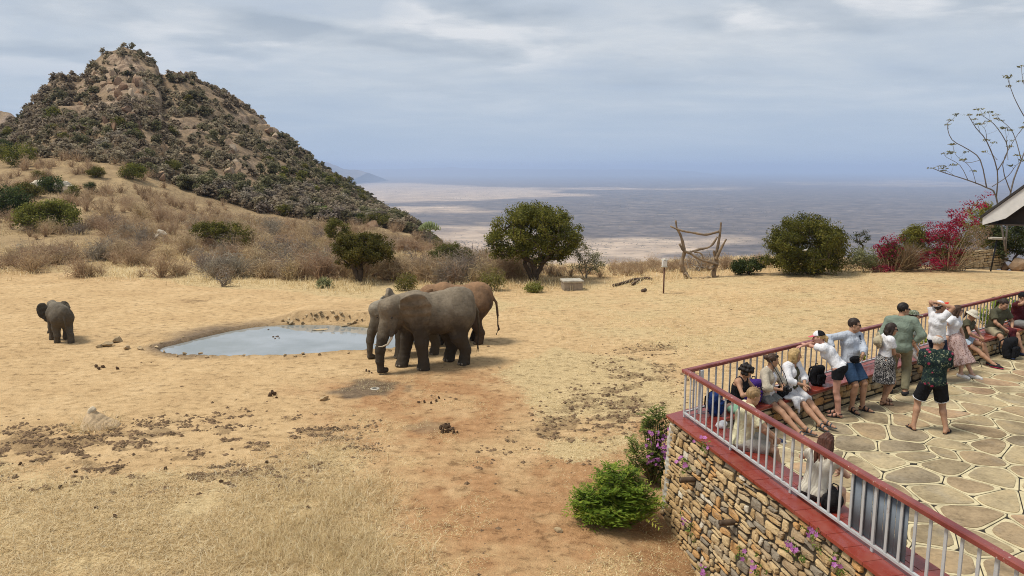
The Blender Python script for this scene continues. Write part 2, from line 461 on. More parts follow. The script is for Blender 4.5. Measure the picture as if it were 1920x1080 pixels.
def make_elephant(name, low, top, k):
    m = NT(name); v = m.coord('Object')
    g = m.n('ShaderNodeNewGeometry')
    n1 = m.noise(v, 2.2, 5, 0.6); n2 = m.noise(v, 14, 5, 0.7)
    sp = m.n('ShaderNodeSeparateXYZ'); m.t.links.new(v, sp.inputs[0])
    hf = m.math('ADD', m.math('MULTIPLY', sp.outputs[2], k), m.math('MULTIPLY', m.math('SUBTRACT', n1, 0.5), 0.9))
    c = m.mix(m.ramp(hf, [(0.42, 0.0), (0.92, 1.0)]), low, top)        # dried dust lies on the back
    c = m.mix(m.ramp(n2, [(0.3, 0.35), (0.6, 0.0)]), c, dim(low, 0.55))
    m.color(c); m.rough(0.93); m.spec(0.15)
    w = m.voro(m.mix(.10, m.coord('Object', (1.0, 1.0, 1.9)), m.n('ShaderNodeTexNoise').outputs['Color']), 19, 'DISTANCE_TO_EDGE')
    w2 = m.noise(m.coord('Object', (0.5, 0.5, 3.2)), 9, 4, 0.65, 0.6)
    h = m.math('ADD', m.math('MULTIPLY', m.ramp(w, [(0.0, 0.0), (0.10, 1.0)]), 0.16), w2)
    m.bump(h, 0.6, 0.028)
    return m.m
GROUND = make_ground(); HILL = make_hill(); PLAIN = make_plain(); WATER = make_water()
WALLSTONE = make_stone('wall_stone', [(0.0, (0.43, 0.29, 0.14)), (0.16, (0.50, 0.36, 0.19)), (0.32, (0.35, 0.255, 0.15)), (0.46, (0.47, 0.27, 0.11)), (0.60, (0.25, 0.21, 0.155)), (0.68, (0.50, 0.37, 0.20)), (0.82, (0.40, 0.31, 0.19)), (0.96, (0.55, 0.49, 0.38))])
FLAG = make_stone('flagstone', [(0.0, (0.29, 0.225, 0.135)), (0.2, (0.36, 0.285, 0.17)), (0.4, (0.32, 0.235, 0.14)), (0.6, (0.40, 0.32, 0.195)), (0.75, (0.27, 0.215, 0.14)), (0.9, (0.36, 0.245, 0.15))], 3.2, 0.5)
ROCK = make_stone('bank_rock', [(0.0, (0.40, 0.29, 0.165)), (0.35, (0.33, 0.24, 0.135)), (0.7, (0.46, 0.34, 0.195))], 4.0, 0.9)
HILLROCK = make_stone('hill_rock', [(0.0, (0.28, 0.175, 0.105)), (0.35, (0.34, 0.235, 0.15)), (0.65, (0.38, 0.29, 0.20)), (0.85, (0.24, 0.15, 0.095))], 0.9, 0.9)
PALEROCK = make_stone('pale_rock', [(0.0, (0.52, 0.45, 0.35)), (0.5, (0.58, 0.50, 0.39))], 1.2, 0.8)
MORTAR = plain('mortar', (0.53, 0.45, 0.275), 0.95, 0.25, 5, 0.4, 60)
JOINT = plain('dark_joint', (0.035, 0.03, 0.025), 0.95)
WALLMORTAR = plain('wall_mortar', (0.055, 0.042, 0.028), 0.95, 0.3, 9, 0.5, 40)
def make_tile():
    m = NT('red_tile'); v = m.pos(); n = m.noise(v, 3.5, 6, 0.65); r = m.rnd()
    c = m.ramp(r, [(0.0, (0.20, 0.027, 0.016)), (1.0, (0.265, 0.042, 0.026))])
    c = m.mix(m.ramp(n, [(0.5, 0.0), (0.8, 0.35)]), c, (0.36, 0.17, 0.12))
    m.color(c); m.rough(m.ramp(n, [(0.3, 0.18), (0.7, 0.42)])); m.spec(0.5)
    m.bump(n, 0.1, 0.01)
    return m.m
TILE = make_tile()
TILEGROUT = plain('tile_grout', (0.34, 0.22, 0.17), 0.9)
def make_rail():
    m = NT('red_rail_paint'); v = m.pos(); n = m.noise(v, 22, 6, 0.7); n1 = m.noise(v, 2.2, 4, 0.6)
    chip = m.math('MULTIPLY', m.ramp(n, [(0.60, 0.0), (0.66, 1.0)]), m.ramp(n1, [(0.54, 0.0), (0.62, 1.0)]))
    c = m.mix(m.ramp(n1, [(0.35, 0.0), (0.65, 1.0)]), (0.135, 0.020, 0.017), (0.235, 0.055, 0.042))
    m.color(m.mix(chip, c, (0.52, 0.42, 0.36))); m.rough(0.38); m.spec(0.5)
    return m.m
RAIL = make_rail()
def make_steel():
    m = NT('grey_steel'); v = m.pos(); n = m.noise(v, 9, 6, 0.7); n1 = m.noise(v, 1.5, 4, 0.6)
    c = m.mix(n1, (0.36, 0.365, 0.36), (0.47, 0.47, 0.46))
    m.color(m.mix(m.math('MULTIPLY', m.ramp(n, [(0.56, 0.0), (0.70, 0.8)]), m.ramp(n1, [(0.45, 0.0), (0.6, 1.0)])), c, (0.17, 0.085, 0.045))); m.rough(0.55); m.spec(0.35)
    return m.m
STEEL = make_steel()
SHEET = plain('blue_grey_sheet', (0.15, 0.175, 0.205), 0.85, 0.15, 3, 0.05, 20, 0.0, 0.25)
BARK = plain('bark', (0.085, 0.062, 0.045), 0.95, 0.3, 8, 0.7, 30)
GREYBARK = plain('grey_bark', (0.24, 0.20, 0.16), 0.95, 0.3, 8, 0.5, 30)
DEADWOOD = plain('dead_wood', (0.225, 0.165, 0.11), 0.95, 0.45, 3.5, 0.9, 14)
G_TREE = leafmat('tree_leaf', [(0.0, (0.055, 0.058, 0.011)), (0.45, (0.125, 0.122, 0.022)), (0.8, (0.205, 0.185, 0.038)), (1.0, (0.30, 0.25, 0.06))], .45)
G_DARK = leafmat('dark_leaf', [(0.0, (0.028, 0.042, 0.012)), (0.5, (0.055, 0.078, 0.02)), (1.0, (0.11, 0.125, 0.035))])
G_BRIGHT = leafmat('bright_leaf', [(0.0, (0.075, 0.13, 0.016)), (0.5, (0.18, 0.27, 0.03)), (0.85, (0.32, 0.38, 0.055)), (1.0, (0.48, 0.46, 0.09))], .45)
G_YELLOW = leafmat('yellow_leaf', [(0.0, (0.10, 0.10, 0.018)), (0.6, (0.22, 0.20, 0.035)), (1.0, (0.34, 0.29, 0.06))])
G_HILL = leafmat('hill_leaf', [(0.0, (0.09, 0.085, 0.042)), (0.5, (0.17, 0.155, 0.078)), (1.0, (0.28, 0.245, 0.13))], .5)
G_BROWN = leafmat('brown_twig', [(0.0, (0.16, 0.125, 0.08)), (0.5, (0.29, 0.235, 0.155)), (1.0, (0.44, 0.36, 0.24))], .45)
G_GREY = leafmat('grey_twig', [(0.0, (0.16, 0.13, 0.10)), (0.5, (0.29, 0.24, 0.185)), (1.0, (0.42, 0.36, 0.28))], 0.4)
G_DRY = leafmat('dry_twig', [(0.0, (0.27, 0.185, 0.105)), (0.5, (0.45, 0.325, 0.195)), (1.0, (0.60, 0.46, 0.29))], 0.4)
G_STRAW = leafmat('straw', [(0.0, (0.26, 0.18, 0.08)), (0.32, (0.60, 0.46, 0.235)), (0.65, (0.84, 0.70, 0.42)), (1.0, (0.93, 0.86, 0.63))], 0.45)
G_PALE = leafmat('pale_green', [(0.0, (0.11, 0.12, 0.045)), (0.6, (0.22, 0.22, 0.10)), (1.0, (0.34, 0.31, 0.16))], 0.3)
G_PINK = leafmat('bract', [(0.0, (0.18, 0.009, 0.024)), (0.6, (0.36, 0.018, 0.048)), (1.0, (0.50, 0.05, 0.09))], 0.4)
G_FLOWER = leafmat('mauve_petal', [(0.0, (0.42, 0.12, 0.38)), (1.0, (0.60, 0.25, 0.56))], 0.35)
DUNG = plain('dung', (0.10, 0.06, 0.033), 0.95, 0.35, 12, 0.9, 30)
IVORY = plain('ivory', (0.50, 0.41, 0.29), 0.5, 0.1)
BLACK = plain('black_plastic', (0.012, 0.012, 0.013), 0.5)
EYE = plain('dark_eye', (0.02, 0.014, 0.01), 0.15, spec=0.6)
CONCRETE = plain('concrete', (0.42, 0.38, 0.31), 0.95, 0.25, 5, 0.5, 30)
WHITEPAINT = plain('white_paint', (0.66, 0.64, 0.60), 0.6, 0.08)
# ------------------------------------------------------------------ signed distance modelling
class SDF:
    """prims are (function of points, bounding box, blend); op 'add' joins smoothly, 'cut' keeps where f < 0, 'sub' removes"""
    def __init__(s): s.ops = []
    def cone(s, a, b, r1, r2, k=0.04, sc=None):
        a = np.array(a, float); b = np.array(b, float)
        lo = np.minimum(a - r1, b - r2); hi = np.maximum(a + r1, b + r2); e = b - a; ee = max(e @ e, 1e-9)
        def f(P):
            t = np.clip(((P - a) @ e) / ee, 0, 1)
            return np.linalg.norm(P - a - t[..., None] * e, axis=-1) - (r1 + (r2 - r1) * t)
        s.ops.append(('add', f, lo, hi, k)); return s
    def ell(s, c, r, k=0.04, rot=None):
        c = np.array(c, float); r = np.array(r, float)
        m = np.eye(3) if rot is None else np.array(rot)
        ext = np.abs(m) @ r
        def f(P):
            q = (P - c) @ m
            k0 = np.linalg.norm(q / r, axis=-1); k1 = np.linalg.norm(q / (r * r), axis=-1)
            return k0 * (k0 - 1) / np.maximum(k1, 1e-6)
        s.ops.append(('add', f, c - ext, c + ext, k)); return s
    def func(s, f, lo, hi, k=0.0): s.ops.append(('add', f, np.array(lo, float), np.array(hi, float), k)); return s
    def plane(s, p, n):                # keeps the side the normal points away from
        p = np.array(p, float); n = np.array(n, float); n = n / np.linalg.norm(n)
        s.ops.append(('cut', lambda P: (P - p) @ n)); return s
    def sub(s, f): s.ops.append(('sub', f)); return s
    def disp(s, f): s.ops.append(('disp', f)); return s
    def bounds(s):
        lo = np.min([o[2] for o in s.ops if o[0] == 'add'], 0); hi = np.max([o[3] for o in s.ops if o[0] == 'add'], 0); return lo, hi
    def mesh(s, h):
        lo, hi = s.bounds(); lo = lo - 3 * h; hi = hi + 3 * h
        n = np.ceil((hi - lo) / h).astype(int) + 1
        ax = [lo[i] + h * np.arange(n[i]) for i in range(3)]
        D = np.full(n, 10.0)
        P = np.stack(np.meshgrid(*ax, indexing='ij'), -1)
        for o in s.ops:
            if o[0] == 'add':
                _, f, a, b, k = o; mgn = k + 4 * h
                i0 = np.maximum(np.floor((a - mgn - lo) / h).astype(int), 0); i1 = np.minimum(np.ceil((b + mgn - lo) / h).astype(int) + 1, n)
                sl = tuple(slice(i0[i], i1[i]) for i in range(3))
                d = f(P[sl]); cur = D[sl]
                if k > 0:
                    q = np.maximum(k - np.abs(d - cur), 0) / k
                    D[sl] = np.minimum(d, cur) - q * q * k * 0.25
                else: D[sl] = np.minimum(d, cur)
            elif o[0] == 'cut': D = np.maximum(D, o[1](P))
            elif o[0] == 'sub': D = np.maximum(D, -o[1](P))
            elif o[0] == 'disp': 
                near = np.abs(D) < 0.15
                D[near] += o[1](P[near])
        return surface_nets(D, lo, h)
def surface_nets(D, lo, h):
    ins = D < 0
    n = np.array(D.shape)
    cnt = np.zeros(n - 1, np.int8)
    C = [(i, j, k) for i in (0, 1) for j in (0, 1) for k in (0, 1)]
    def cs(A, c): return A[c[0]:n[0] - 1 + c[0], c[1]:n[1] - 1 + c[1], c[2]:n[2] - 1 + c[2]]
    for c in C: cnt += cs(ins, c)
    act = (cnt > 0) & (cnt < 8)
    idx = np.argwhere(act)
    if len(idx) == 0: return np.zeros((0, 3)), np.zeros((0, 4), np.int32)
    vid = np.full(n - 1, -1, np.int32); vid[act] = np.arange(len(idx))
    vals = np.stack([D[idx[:, 0] + c[0], idx[:, 1] + c[1], idx[:, 2] + c[2]] for c in C], 1)
    acc = np.zeros((len(idx), 3)); num = np.zeros(len(idx))
    Ca = np.array(C, float)
    for a in range(8):
        for b in range(a + 1, 8):
            if np.abs(Ca[a] - Ca[b]).sum() == 1:
                va, vb = vals[:, a], vals[:, b]; x = (va < 0) != (vb < 0)
                t = np.where(x, va / np.where(x, va - vb, 1), 0)
                acc += np.where(x[:, None], Ca[a] + t[:, None] * (Ca[b] - Ca[a]), 0); num += x
    V = lo + h * (idx + acc / num[:, None])
    quads = []
    for axis in range(3):
        sl0 = [slice(None)] * 3; sl1 = [slice(None)] * 3
        sl0[axis] = slice(0, n[axis] - 1); sl1[axis] = slice(1, n[axis])
        a = ins[tuple(sl0)]; b = ins[tuple(sl1)]
        e = np.argwhere(a != b)
        u, v = [x for x in range(3) if x != axis]
        e = e[(e[:, u] > 0) & (e[:, v] > 0) & (e[:, u] < n[u] - 1) & (e[:, v] < n[v] - 1)]
        def cell(du, dv):
            q = e.copy(); q[:, u] -= du; q[:, v] -= dv; return vid[q[:, 0], q[:, 1], q[:, 2]]
        q = np.stack([cell(1, 1), cell(0, 1), cell(0, 0), cell(1, 0)], 1)
        flip = a[e[:, 0], e[:, 1], e[:, 2]]
        if axis == 1: flip = ~flip
        q[~flip] = q[~flip][:, ::-1]
        quads.append(q)
    return V, np.concatenate(quads).astype(np.int32)
def wob(P, s, amp, seed=0.0):          # soft folds
    x, y, z = P[..., 0] * s + seed, P[..., 1] * s + 1.7 * seed, P[..., 2] * s * 0.6 - seed
    return amp * (np.sin(x + 1.3 * np.sin(y * 1.1 + z)) * np.cos(z * 1.3 + np.sin(x)) + 0.5 * np.sin(2.1 * y - 1.7 * z + 1.1 * np.sin(2.3 * x)))
# ------------------------------------------------------------------ terrain
rng = np.random.default_rng(11)
random.seed(5)
WATER_Z = -0.07
POND = smooth_poly(np.array([at(x, y, WATER_Z)[:2] for x, y in [(294, 655), (320, 667), (430, 669.5), (535, 668.5), (588, 665), (631, 661), (675, 659), (725, 657), (765, 650), (786, 640), (768, 628), (724, 620), (680, 615), (630, 611), (570, 610), (510, 611), (470, 615), (430, 622), (380, 633), (340, 644)]]), 2)
CREST = [at_y(x, y, 190 + (8 if 300 < x < 520 else 0)) for x, y in [(-260, 330), (-120, 285), (-40, 255), (20, 232), (60, 198), (88, 160), (105, 146), (128, 143), (150, 147), (172, 124), (200, 101), (232, 93), (262, 103), (296, 124), (326, 143), (350, 137), (390, 146), (430, 165), (470, 190), (500, 215), (522, 246), (545, 266), (580, 294), (620, 324), (660, 349), (700, 378), (740, 403), (775, 424), (820, 460), (900, 560)]]
CX = np.array([p[0] for p in CREST]); CZ = np.array([p[2] for p in CREST]); CYY = np.array([p[1] for p in CREST])
FOOT = [at_y(x, y, 105) for x, y in [(-300, 300), (-100, 300), (0, 300), (120, 302), (230, 312), (350, 362), (480, 402), (600, 418), (700, 424), (770, 436), (860, 520)]]
FX = np.array([p[0] for p in FOOT]); FZ = np.array([p[2] for p in FOOT])
def bank_mask(x, y):                   # the eroded step on the far side of the pond
    a = at(520, 605)[0]; b = at(705, 610)[0]; yc = at(600, 640)[1]
    return sstep(a - .6, a + .8, x) * (1 - sstep(b - .3, b + .8, x)) * sstep(yc - .3, yc + .6, y)
def terrain(x, y, fine=True):
    x = np.asarray(x, float); y = np.asarray(y, float)
    r = np.hypot(x, y)
    z = 0.10 * (fbm(x, y, 9, 3, 3) - 0.5)
    # brow of the lawn: flat up to about 40 m, then falling to the valley on the right
    az = np.degrees(np.arctan2(x, y))
    brow = 38.5 + 5.5 * sstep(6, 20, az) + 12 * (1 - sstep(-9, -1, az)) + 3 * (fbm(x, y, 14, 2, 8) - .5)
    z = z + .35 * sstep(8, 30, az) * sstep(18, 40, r)
    zf = np.interp(x * 105 / np.maximum(y, 20), FX, FZ)
    zf = np.where(az > -12, zf - 6 * sstep(-12, -5, az), zf)
    t = np.clip((y - 46) / 59.0, 0, None)
    sad = zf * np.minimum(t, 1) ** 1.35 + np.where(t > 1, -(y - 105) * 0.25, 0)
    fall = -0.02 * np.maximum(r - brow, 0) ** 1.55
    fall = np.maximum(fall, -0.28 * np.maximum(r - brow, 0))
    w = sstep(-10.5, -5.0, az)
    far = sad * (1 - w) + np.minimum(fall, 0) * w
    z = z + far + (1 - w) * sstep(50, 90, r) * 2.2 * (fbm(x, y, 22, 4, 21) - .5)
    # hill
    xe = x / np.maximum(y, 60); cz = np.interp(xe * 190, CX, CZ); cy = np.interp(xe * 190, CX, CYY)
    yf = 104 + 10 * (fbm(x, x * 0 + 3, 30, 2, 5) - .5)
    s = (y - yf) / (cy - yf)
    zfh = np.interp(xe * 105, FX, FZ)
    up = zfh + (cz - zfh) * np.clip(s, 0, 1) ** 1.18
    hill = np.where(s < 1, up, cz - (y - cy) * 0.8)
    en = np.clip(s, 0, 1) * sstep(0.0, .12, s) * np.clip((cz - zfh) / 40, 0.05, 1)
    n = fbm(x, y, 26, 5, 31) - .5
    rid = 1 - np.abs(2 * fbm(x + 9, y * .6, 17, 4, 37) - 1)
    hill = hill + en * (n * 9.0 * (1 - .75 * sstep(.75, 1, s)) + (rid - .75) * 5.0 * (1 - .6 * sstep(.7, 1, s)))
    if fine:
        # broken rock steps
        cl = cliff(x, y, s)
        st = 2.6
        q = hill / st; fq = q - np.floor(q)
        hill = hill + cl * st * (sstep(.25, .75, fq) - fq) * .9
        hill = hill + en * (2.2 * (fbm(x, y, 4.5, 4, 41) - .5) + 2.4 * ((1 - np.abs(2 * fbm(x, y * .55, 7, 4, 43) - 1)) ** 2 - .55) * (.35 + .65 * sstep(.25, .6, s)))
    z = np.where(s > -0.02, np.maximum(z, hill), z)
    # pond hollow
    near = (r < 45)
    if np.any(near):
        sd = np.full(x.shape, 99.0); sd[near] = poly_sd(POND, x[near], y[near])
        sd = sd + 0.16 * (fbm(x, y, .8, 3, 51) - .5)
        lip = 0.06 * np.exp(-((sd - .16) / .12) ** 2)
        hollow = -0.55 * sstep(0.22, -0.5, sd)
        bm_ = bank_mask(x, y)
        step = bm_ * 0.34 * sstep(.42, .62, sd + .35 * (fbm(x, y, .5, 3, 52) - .5)) * (1 - sstep(1.5, 5, sd))
        left = (1 - bm_)
        z = np.where(near, z + hollow + lip * left + step, z)
        # wheelless yard falls away along the foot of the terrace wall
        c0 = at(1262, 955); c1 = at(1700, 1080, 1.65)
        wx = sstep(1.2, 4.2, x) * sstep(12.6, 9.8, y)
        z = np.where(near, z - 0.85 * wx, z)
        if fine:
            rough = 0.55 + 2.0 * zone_crumbs(x, y)
            z = z + near * rough * (0.045 * (fbm(x, y, .35, 4, 61) - .5) + 0.02 * (fbm(x, y, .12, 2, 62) - .5)) * sstep(-.05, .1, sd)
            z = z + near * 0.025 * (fbm(x, y * .8, 1.6, 3, 63) - .5)
    return z
def cliff(x, y, s):
    a = sstep(.50, .66, fbm(x, y, 15, 4, 71))
    px = 960 + F_PX * x / np.maximum(y, 1)
    spot = np.exp(-((px - 215) / 75) ** 2) * sstep(.42, .58, s) * (1 - sstep(.86, .95, s))
    spot2 = np.exp(-((px - 505) / 35) ** 2) * sstep(.55, .7, s)
    return np.clip(a * sstep(.15, .4, s) * .6 + spot * .9 + spot2 * .9, 0, 1) * (s > 0)
def W(pts, z=0.0): return np.array([at(x, y, z)[:2] for x, y in pts])
Z_STRAW = [W([(-300, 850), (0, 840), (180, 905), (420, 880), (560, 830), (640, 815), (700, 850), (690, 930), (735, 1000), (770, 1080), (760, 1300), (-900, 1300)]),
           W([(-500, 470), (200, 470), (420, 500), (640, 520), (900, 545), (1000, 575), (880, 590), (700, 560), (350, 535), (0, 500), (-500, 505)]),
           W([(960, 530), (1240, 525), (2300, 495), (2300, 580), (1800, 560), (1500, 640), (1290, 690), (1120, 640), (960, 600)]),
           W([(930, 690), (1050, 650), (1280, 690), (1270, 770), (1160, 800), (1000, 790)]),
           W([(950, 850), (1050, 820), (1180, 800), (1200, 840), (1080, 870)])]
Z_RED = [W([(690, 900), (800, 830), (1000, 850), (1230, 760), (1275, 780), (1400, 1080), (1500, 1400), (700, 1400), (790, 1080), (740, 990)]),
         W([(560, 730), (700, 700), (980, 690), (1000, 790), (820, 860), (690, 860), (620, 790)])]
Z_CRUMB = [W([(-250, 800), (60, 800), (200, 800), (420, 775), (660, 795), (680, 840), (560, 895), (380, 915), (150, 915), (0, 885), (-250, 885)]),
           W([(920, 870), (1100, 850), (1250, 770), (1275, 690), (1150, 680), (1040, 760), (930, 830)]),
           W([(330, 568), (410, 568), (405, 553), (345, 553)]), W([(1130, 690), (1290, 690), (1290, 640), (1160, 650)])]
def zones(polys, x, y, soft):
    m = np.zeros(x.shape)
    for P in polys: m = np.maximum(m, sstep(soft, -soft, poly_sd(P, x, y)))
    return m
def zone_crumbs(x, y): 
    n = fbm(x, y * 1.5, .42, 4, 81) * .62 + fbm(x, y * 1.3, 1.7, 2, 82) * .38
    return zones(Z_CRUMB, x, y, .9) * sstep(.43, .58, n)
def polar(a0, a1, na, r0, r1, nr, lin=False):
    A = np.radians(np.linspace(a0, a1, na)); Rr = np.linspace(r0, r1, nr) if lin else np.geomspace(r0, r1, nr)
    X = np.sin(A)[None, :] * Rr[:, None]; Y = np.cos(A)[None, :] * Rr[:, None]
    i = np.arange(nr - 1)[:, None] * na + np.arange(na - 1)[None, :]
    Q = np.stack([i, i + 1, i + na + 1, i + na], -1).reshape(-1, 4)
    return X.ravel(), Y.ravel(), Q

x, y, Q = polar(-58, 58, 760, 3.0, 62.0, 470)
z = terrain(x, y)
sd = poly_sd(POND, x, y)
wx_, wy_ = 1.6 * (fbm(x, y, 2.2, 4, 93) - .5), 1.6 * (fbm(x, y, 2.2, 4, 94) - .5)
n1 = fbm(x, y, 1.6, 4, 91); n2 = fbm(x, y, 0.5, 3, 92)
straw = np.maximum(zones(Z_STRAW[:2] + Z_STRAW[3:], x + wx_, y + wy_, .9), .62 * zones(Z_STRAW[2:3], x + wx_, y + wy_, .9)) * (0.35 + 0.9 * n1)
red = zones(Z_RED, x, y, 1.6) * (.45 + .55 * sstep(.36, .60, n1 * .6 + n2 * .4))
spring = at(703, 726)
far_ = sstep(-.3, .8, y - POND[:, 1].mean())
wet = np.maximum(sstep(.75 + 1.1 * far_, .1, sd + (.5 + .9 * far_) * (n1 - .5)) * (0.25 + .75 * sstep(spring[0] - 4, spring[0] - 7, x) * 1.0), sstep(.95, .55, np.hypot((x - spring[0] + .15) / 1.15, (y - spring[1]) / .9) + 1.1 * (n1 - .5) + .8 * (n2 - .5)))
leftmud = np.exp(-((x - at(330, 640)[0]) / 2.2) ** 2 - ((y - at(330, 635)[1]) / 1.2) ** 2)
wet = np.maximum(wet, .55 * leftmud * sstep(.3, .6, n1))
wet = np.maximum(wet, .9 * sstep(.25, -.05, sd))
alg = sstep(.6, -.3, poly_sd(W([(640, 612), (700, 612), (800, 630), (790, 650), (760, 655), (740, 640), (690, 622)]), x, y)) * sstep(.35, .05, sd)
dung_sp = at(800, 800)
wet = np.maximum(wet, .5 * sstep(.55, .3, np.hypot((x - dung_sp[0]) / 1.0, (y - dung_sp[1])) + .5 * (n2 - .5)))
crumb = zone_crumbs(x, y)
bushy = sstep(46, 54, np.hypot(x, y)) * sstep(-6, -12, np.degrees(np.arctan2(x, y)))
me = mesh_arr('ground', np.stack([x, y, z], 1), Q, GROUND)
vert_col(me, 'zone', np.stack([straw, red, wet], 1)); vert_col(me, 'zone2', np.stack([alg, crumb, bushy], 1))
tag(link('ground', me), kind='structure')
x2, y2, Q2 = polar(-58, 24, 760, 61.5, 262.0, 330)
z2 = terrain(x2, y2) - 0.02 * sstep(66, 61.5, np.hypot(x2, y2))
s2 = (y2 - 104) / (np.interp(x2, CX, CYY) - 104)
hillm = sstep(-.06, .14, s2 + .25 * (fbm(x2, y2, 12, 4, 95) - .5)) * (np.interp(x2 / y2 * 190, CX, CZ) > np.interp(x2 / y2 * 105, FX, FZ) - 3)
px2 = 960 + F_PX * x2 / y2
hillm = hillm * (1 - .75 * sstep(.42, .1, s2) * sstep(330, 150, px2))
me = mesh_arr('hill', np.stack([x2, y2, z2], 1), Q2, HILL)
vert_col(me, 'zone', np.stack([hillm, np.clip(cliff(x2, y2, s2) * 1.2, 0, 1) * sstep(.42, .55, fbm(x2, y2, 5, 3, 97)), s2 * 0], 1))
tag(link('hill', me), kind='structure')
# the ground goes on behind and beside the camera, under the lodge
g = Geo(); g.V = [(-400, -300, -1.6), (400, -300, -1.6), (400, 3, -1.6), (-400, 3, -1.6), (-400, 60, -1.6), (-60, 24, -1.6), (60, 24, -1.6), (400, 40, -1.6)]
g.F = [(0, 1, 2, 3), (3, 5, 4), (2, 7, 6)]; g.n = 8
g.build('yard', plain('yard_earth', (0.46, 0.32, 0.17), 0.95, 0.2, 0.6))['kind'] = 'structure'

# second, farther peak at the left edge of the view
Y0 = 560.0
pk = [at_y(px, py, Y0) for px, py in [(-420, 330), (-300, 270), (-160, 225), (-60, 200), (0, 205), (25, 215), (60, 250), (110, 300), (160, 360)]]
xs = np.linspace(pk[0][0], pk[-1][0], 160); ys = np.linspace(430, 640, 70)
XX, YY = np.meshgrid(xs, ys)
zc = np.interp(XX, [p[0] for p in pk], [p[2] for p in pk])
s_ = np.clip((YY - 430) / 130, 0, 1); b_ = np.clip((YY - 560) / 80, 0, 1)
ZZ = -40 + (zc + 40) * np.where(YY < 560, s_ ** .9, 1 - b_) + 9 * (fbm(XX, YY, 30, 5, 13) - .5) * (s_ < 1)
i = np.arange(69)[:, None] * 160 + np.arange(159)[None, :]
me = mesh_arr('hill', np.stack([XX.ravel(), YY.ravel(), ZZ.ravel()], 1), np.stack([i, i + 1, i + 161, i + 160], -1).reshape(-1, 4), HILL)
vert_col(me, 'zone', np.stack([np.full(XX.size, .8), sstep(.45, .55, fbm(XX.ravel(), YY.ravel(), 18, 4, 14)), XX.ravel() * 0], 1))
tag(link('hill', me), kind='structure')

# the plain far below
PZ = -205.0
x3, y3, Q3 = polar(-60, 60, 420, 420.0, 95000.0, 300)
r3 = np.hypot(x3, y3)
z3 = PZ + 3 * (fbm(x3, y3, 900, 3, 15) - .5) + 60 * sstep(1200, 420, r3) 
def PW(pts): return np.array([at(x, max(y, 318.6), PZ)[:2] for x, y in pts])
za = np.full(x3.shape, 0.30)  # dark base level: bush, and painted cloud shadow between the far light bands
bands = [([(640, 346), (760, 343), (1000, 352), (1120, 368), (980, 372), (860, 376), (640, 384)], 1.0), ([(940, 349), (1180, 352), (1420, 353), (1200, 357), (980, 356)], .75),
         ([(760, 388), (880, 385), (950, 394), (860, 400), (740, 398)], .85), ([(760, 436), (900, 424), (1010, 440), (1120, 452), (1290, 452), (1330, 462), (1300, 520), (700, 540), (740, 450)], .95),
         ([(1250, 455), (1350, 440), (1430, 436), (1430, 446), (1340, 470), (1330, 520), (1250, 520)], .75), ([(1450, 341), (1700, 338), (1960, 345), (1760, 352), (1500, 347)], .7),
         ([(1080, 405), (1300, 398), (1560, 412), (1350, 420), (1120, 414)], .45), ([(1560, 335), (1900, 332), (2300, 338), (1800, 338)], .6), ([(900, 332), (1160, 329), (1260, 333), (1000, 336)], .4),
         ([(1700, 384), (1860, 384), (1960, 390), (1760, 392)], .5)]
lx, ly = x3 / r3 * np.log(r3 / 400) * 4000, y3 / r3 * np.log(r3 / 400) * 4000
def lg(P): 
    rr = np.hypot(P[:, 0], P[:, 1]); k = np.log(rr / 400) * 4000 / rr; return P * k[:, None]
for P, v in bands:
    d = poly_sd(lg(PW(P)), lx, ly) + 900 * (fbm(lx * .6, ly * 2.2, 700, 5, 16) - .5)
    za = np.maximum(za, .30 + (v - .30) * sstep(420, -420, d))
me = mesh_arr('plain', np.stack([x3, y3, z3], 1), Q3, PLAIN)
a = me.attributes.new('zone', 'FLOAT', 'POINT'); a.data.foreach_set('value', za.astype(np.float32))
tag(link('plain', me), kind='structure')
# ranges on and before the horizon
def ridge(name, pts, Y, depth, seed, mat):
    P = [at_y(px, py, Y) for px, py in pts]
    xs = np.linspace(P[0][0], P[-1][0], 220)
    zt = np.interp(xs, [p[0] for p in P], [p[2] for p in P])
    zt = zt + (zt - PZ) * .25 * (fbm(xs, xs * 0, abs(P[-1][0] - P[0][0]) / 14, 4, seed) - .5)
    V = np.concatenate([np.stack([xs, np.full(220, Y - depth), np.full(220, PZ - 5)], 1), np.stack([xs, np.full(220, Y - depth * .45), PZ + (zt - PZ) * .5], 1), np.stack([xs, np.full(220, Y), zt], 1), np.stack([xs, np.full(220, Y + depth), np.full(220, PZ - 5)], 1)])
    i = np.arange(3)[:, None] * 220 + np.arange(219)[None, :]
    me = mesh_arr(name, V, np.stack([i, i + 1, i + 221, i + 220], -1).reshape(-1, 4), mat)
    a = me.attributes.new('zone', 'FLOAT', 'POINT'); a.data.foreach_set('value', np.full(len(V), .2, np.float32))
    tag(link(name, me), kind='structure')
ridge('distant_hills', [(380, 330), (480, 307), (560, 301), (600, 304), (630, 312), (660, 318), (690, 323)], 11500, 2000, 4, PLAIN)
ridge('distant_hills', [(560, 321), (700, 317), (830, 315), (845, 313), (870, 315), (960, 317), (1080, 317), (1200, 318), (1300, 321)], 26000, 4000, 6, PLAIN)
ridge('distant_hills', [(500, 319), (760, 316), (1100, 315.5), (1400, 315), (1660, 314.5), (1900, 315), (2300, 317)], 70000, 6000, 7, PLAIN)

# water
g = Geo(); P = POND.copy(); c = P.mean(0)
P = c + (P - c) * 1.04
g.add([(p[0], p[1], WATER_Z) for p in P], [tuple(range(len(P)))])
o = g.build('water', WATER); o['kind'] = 'structure'
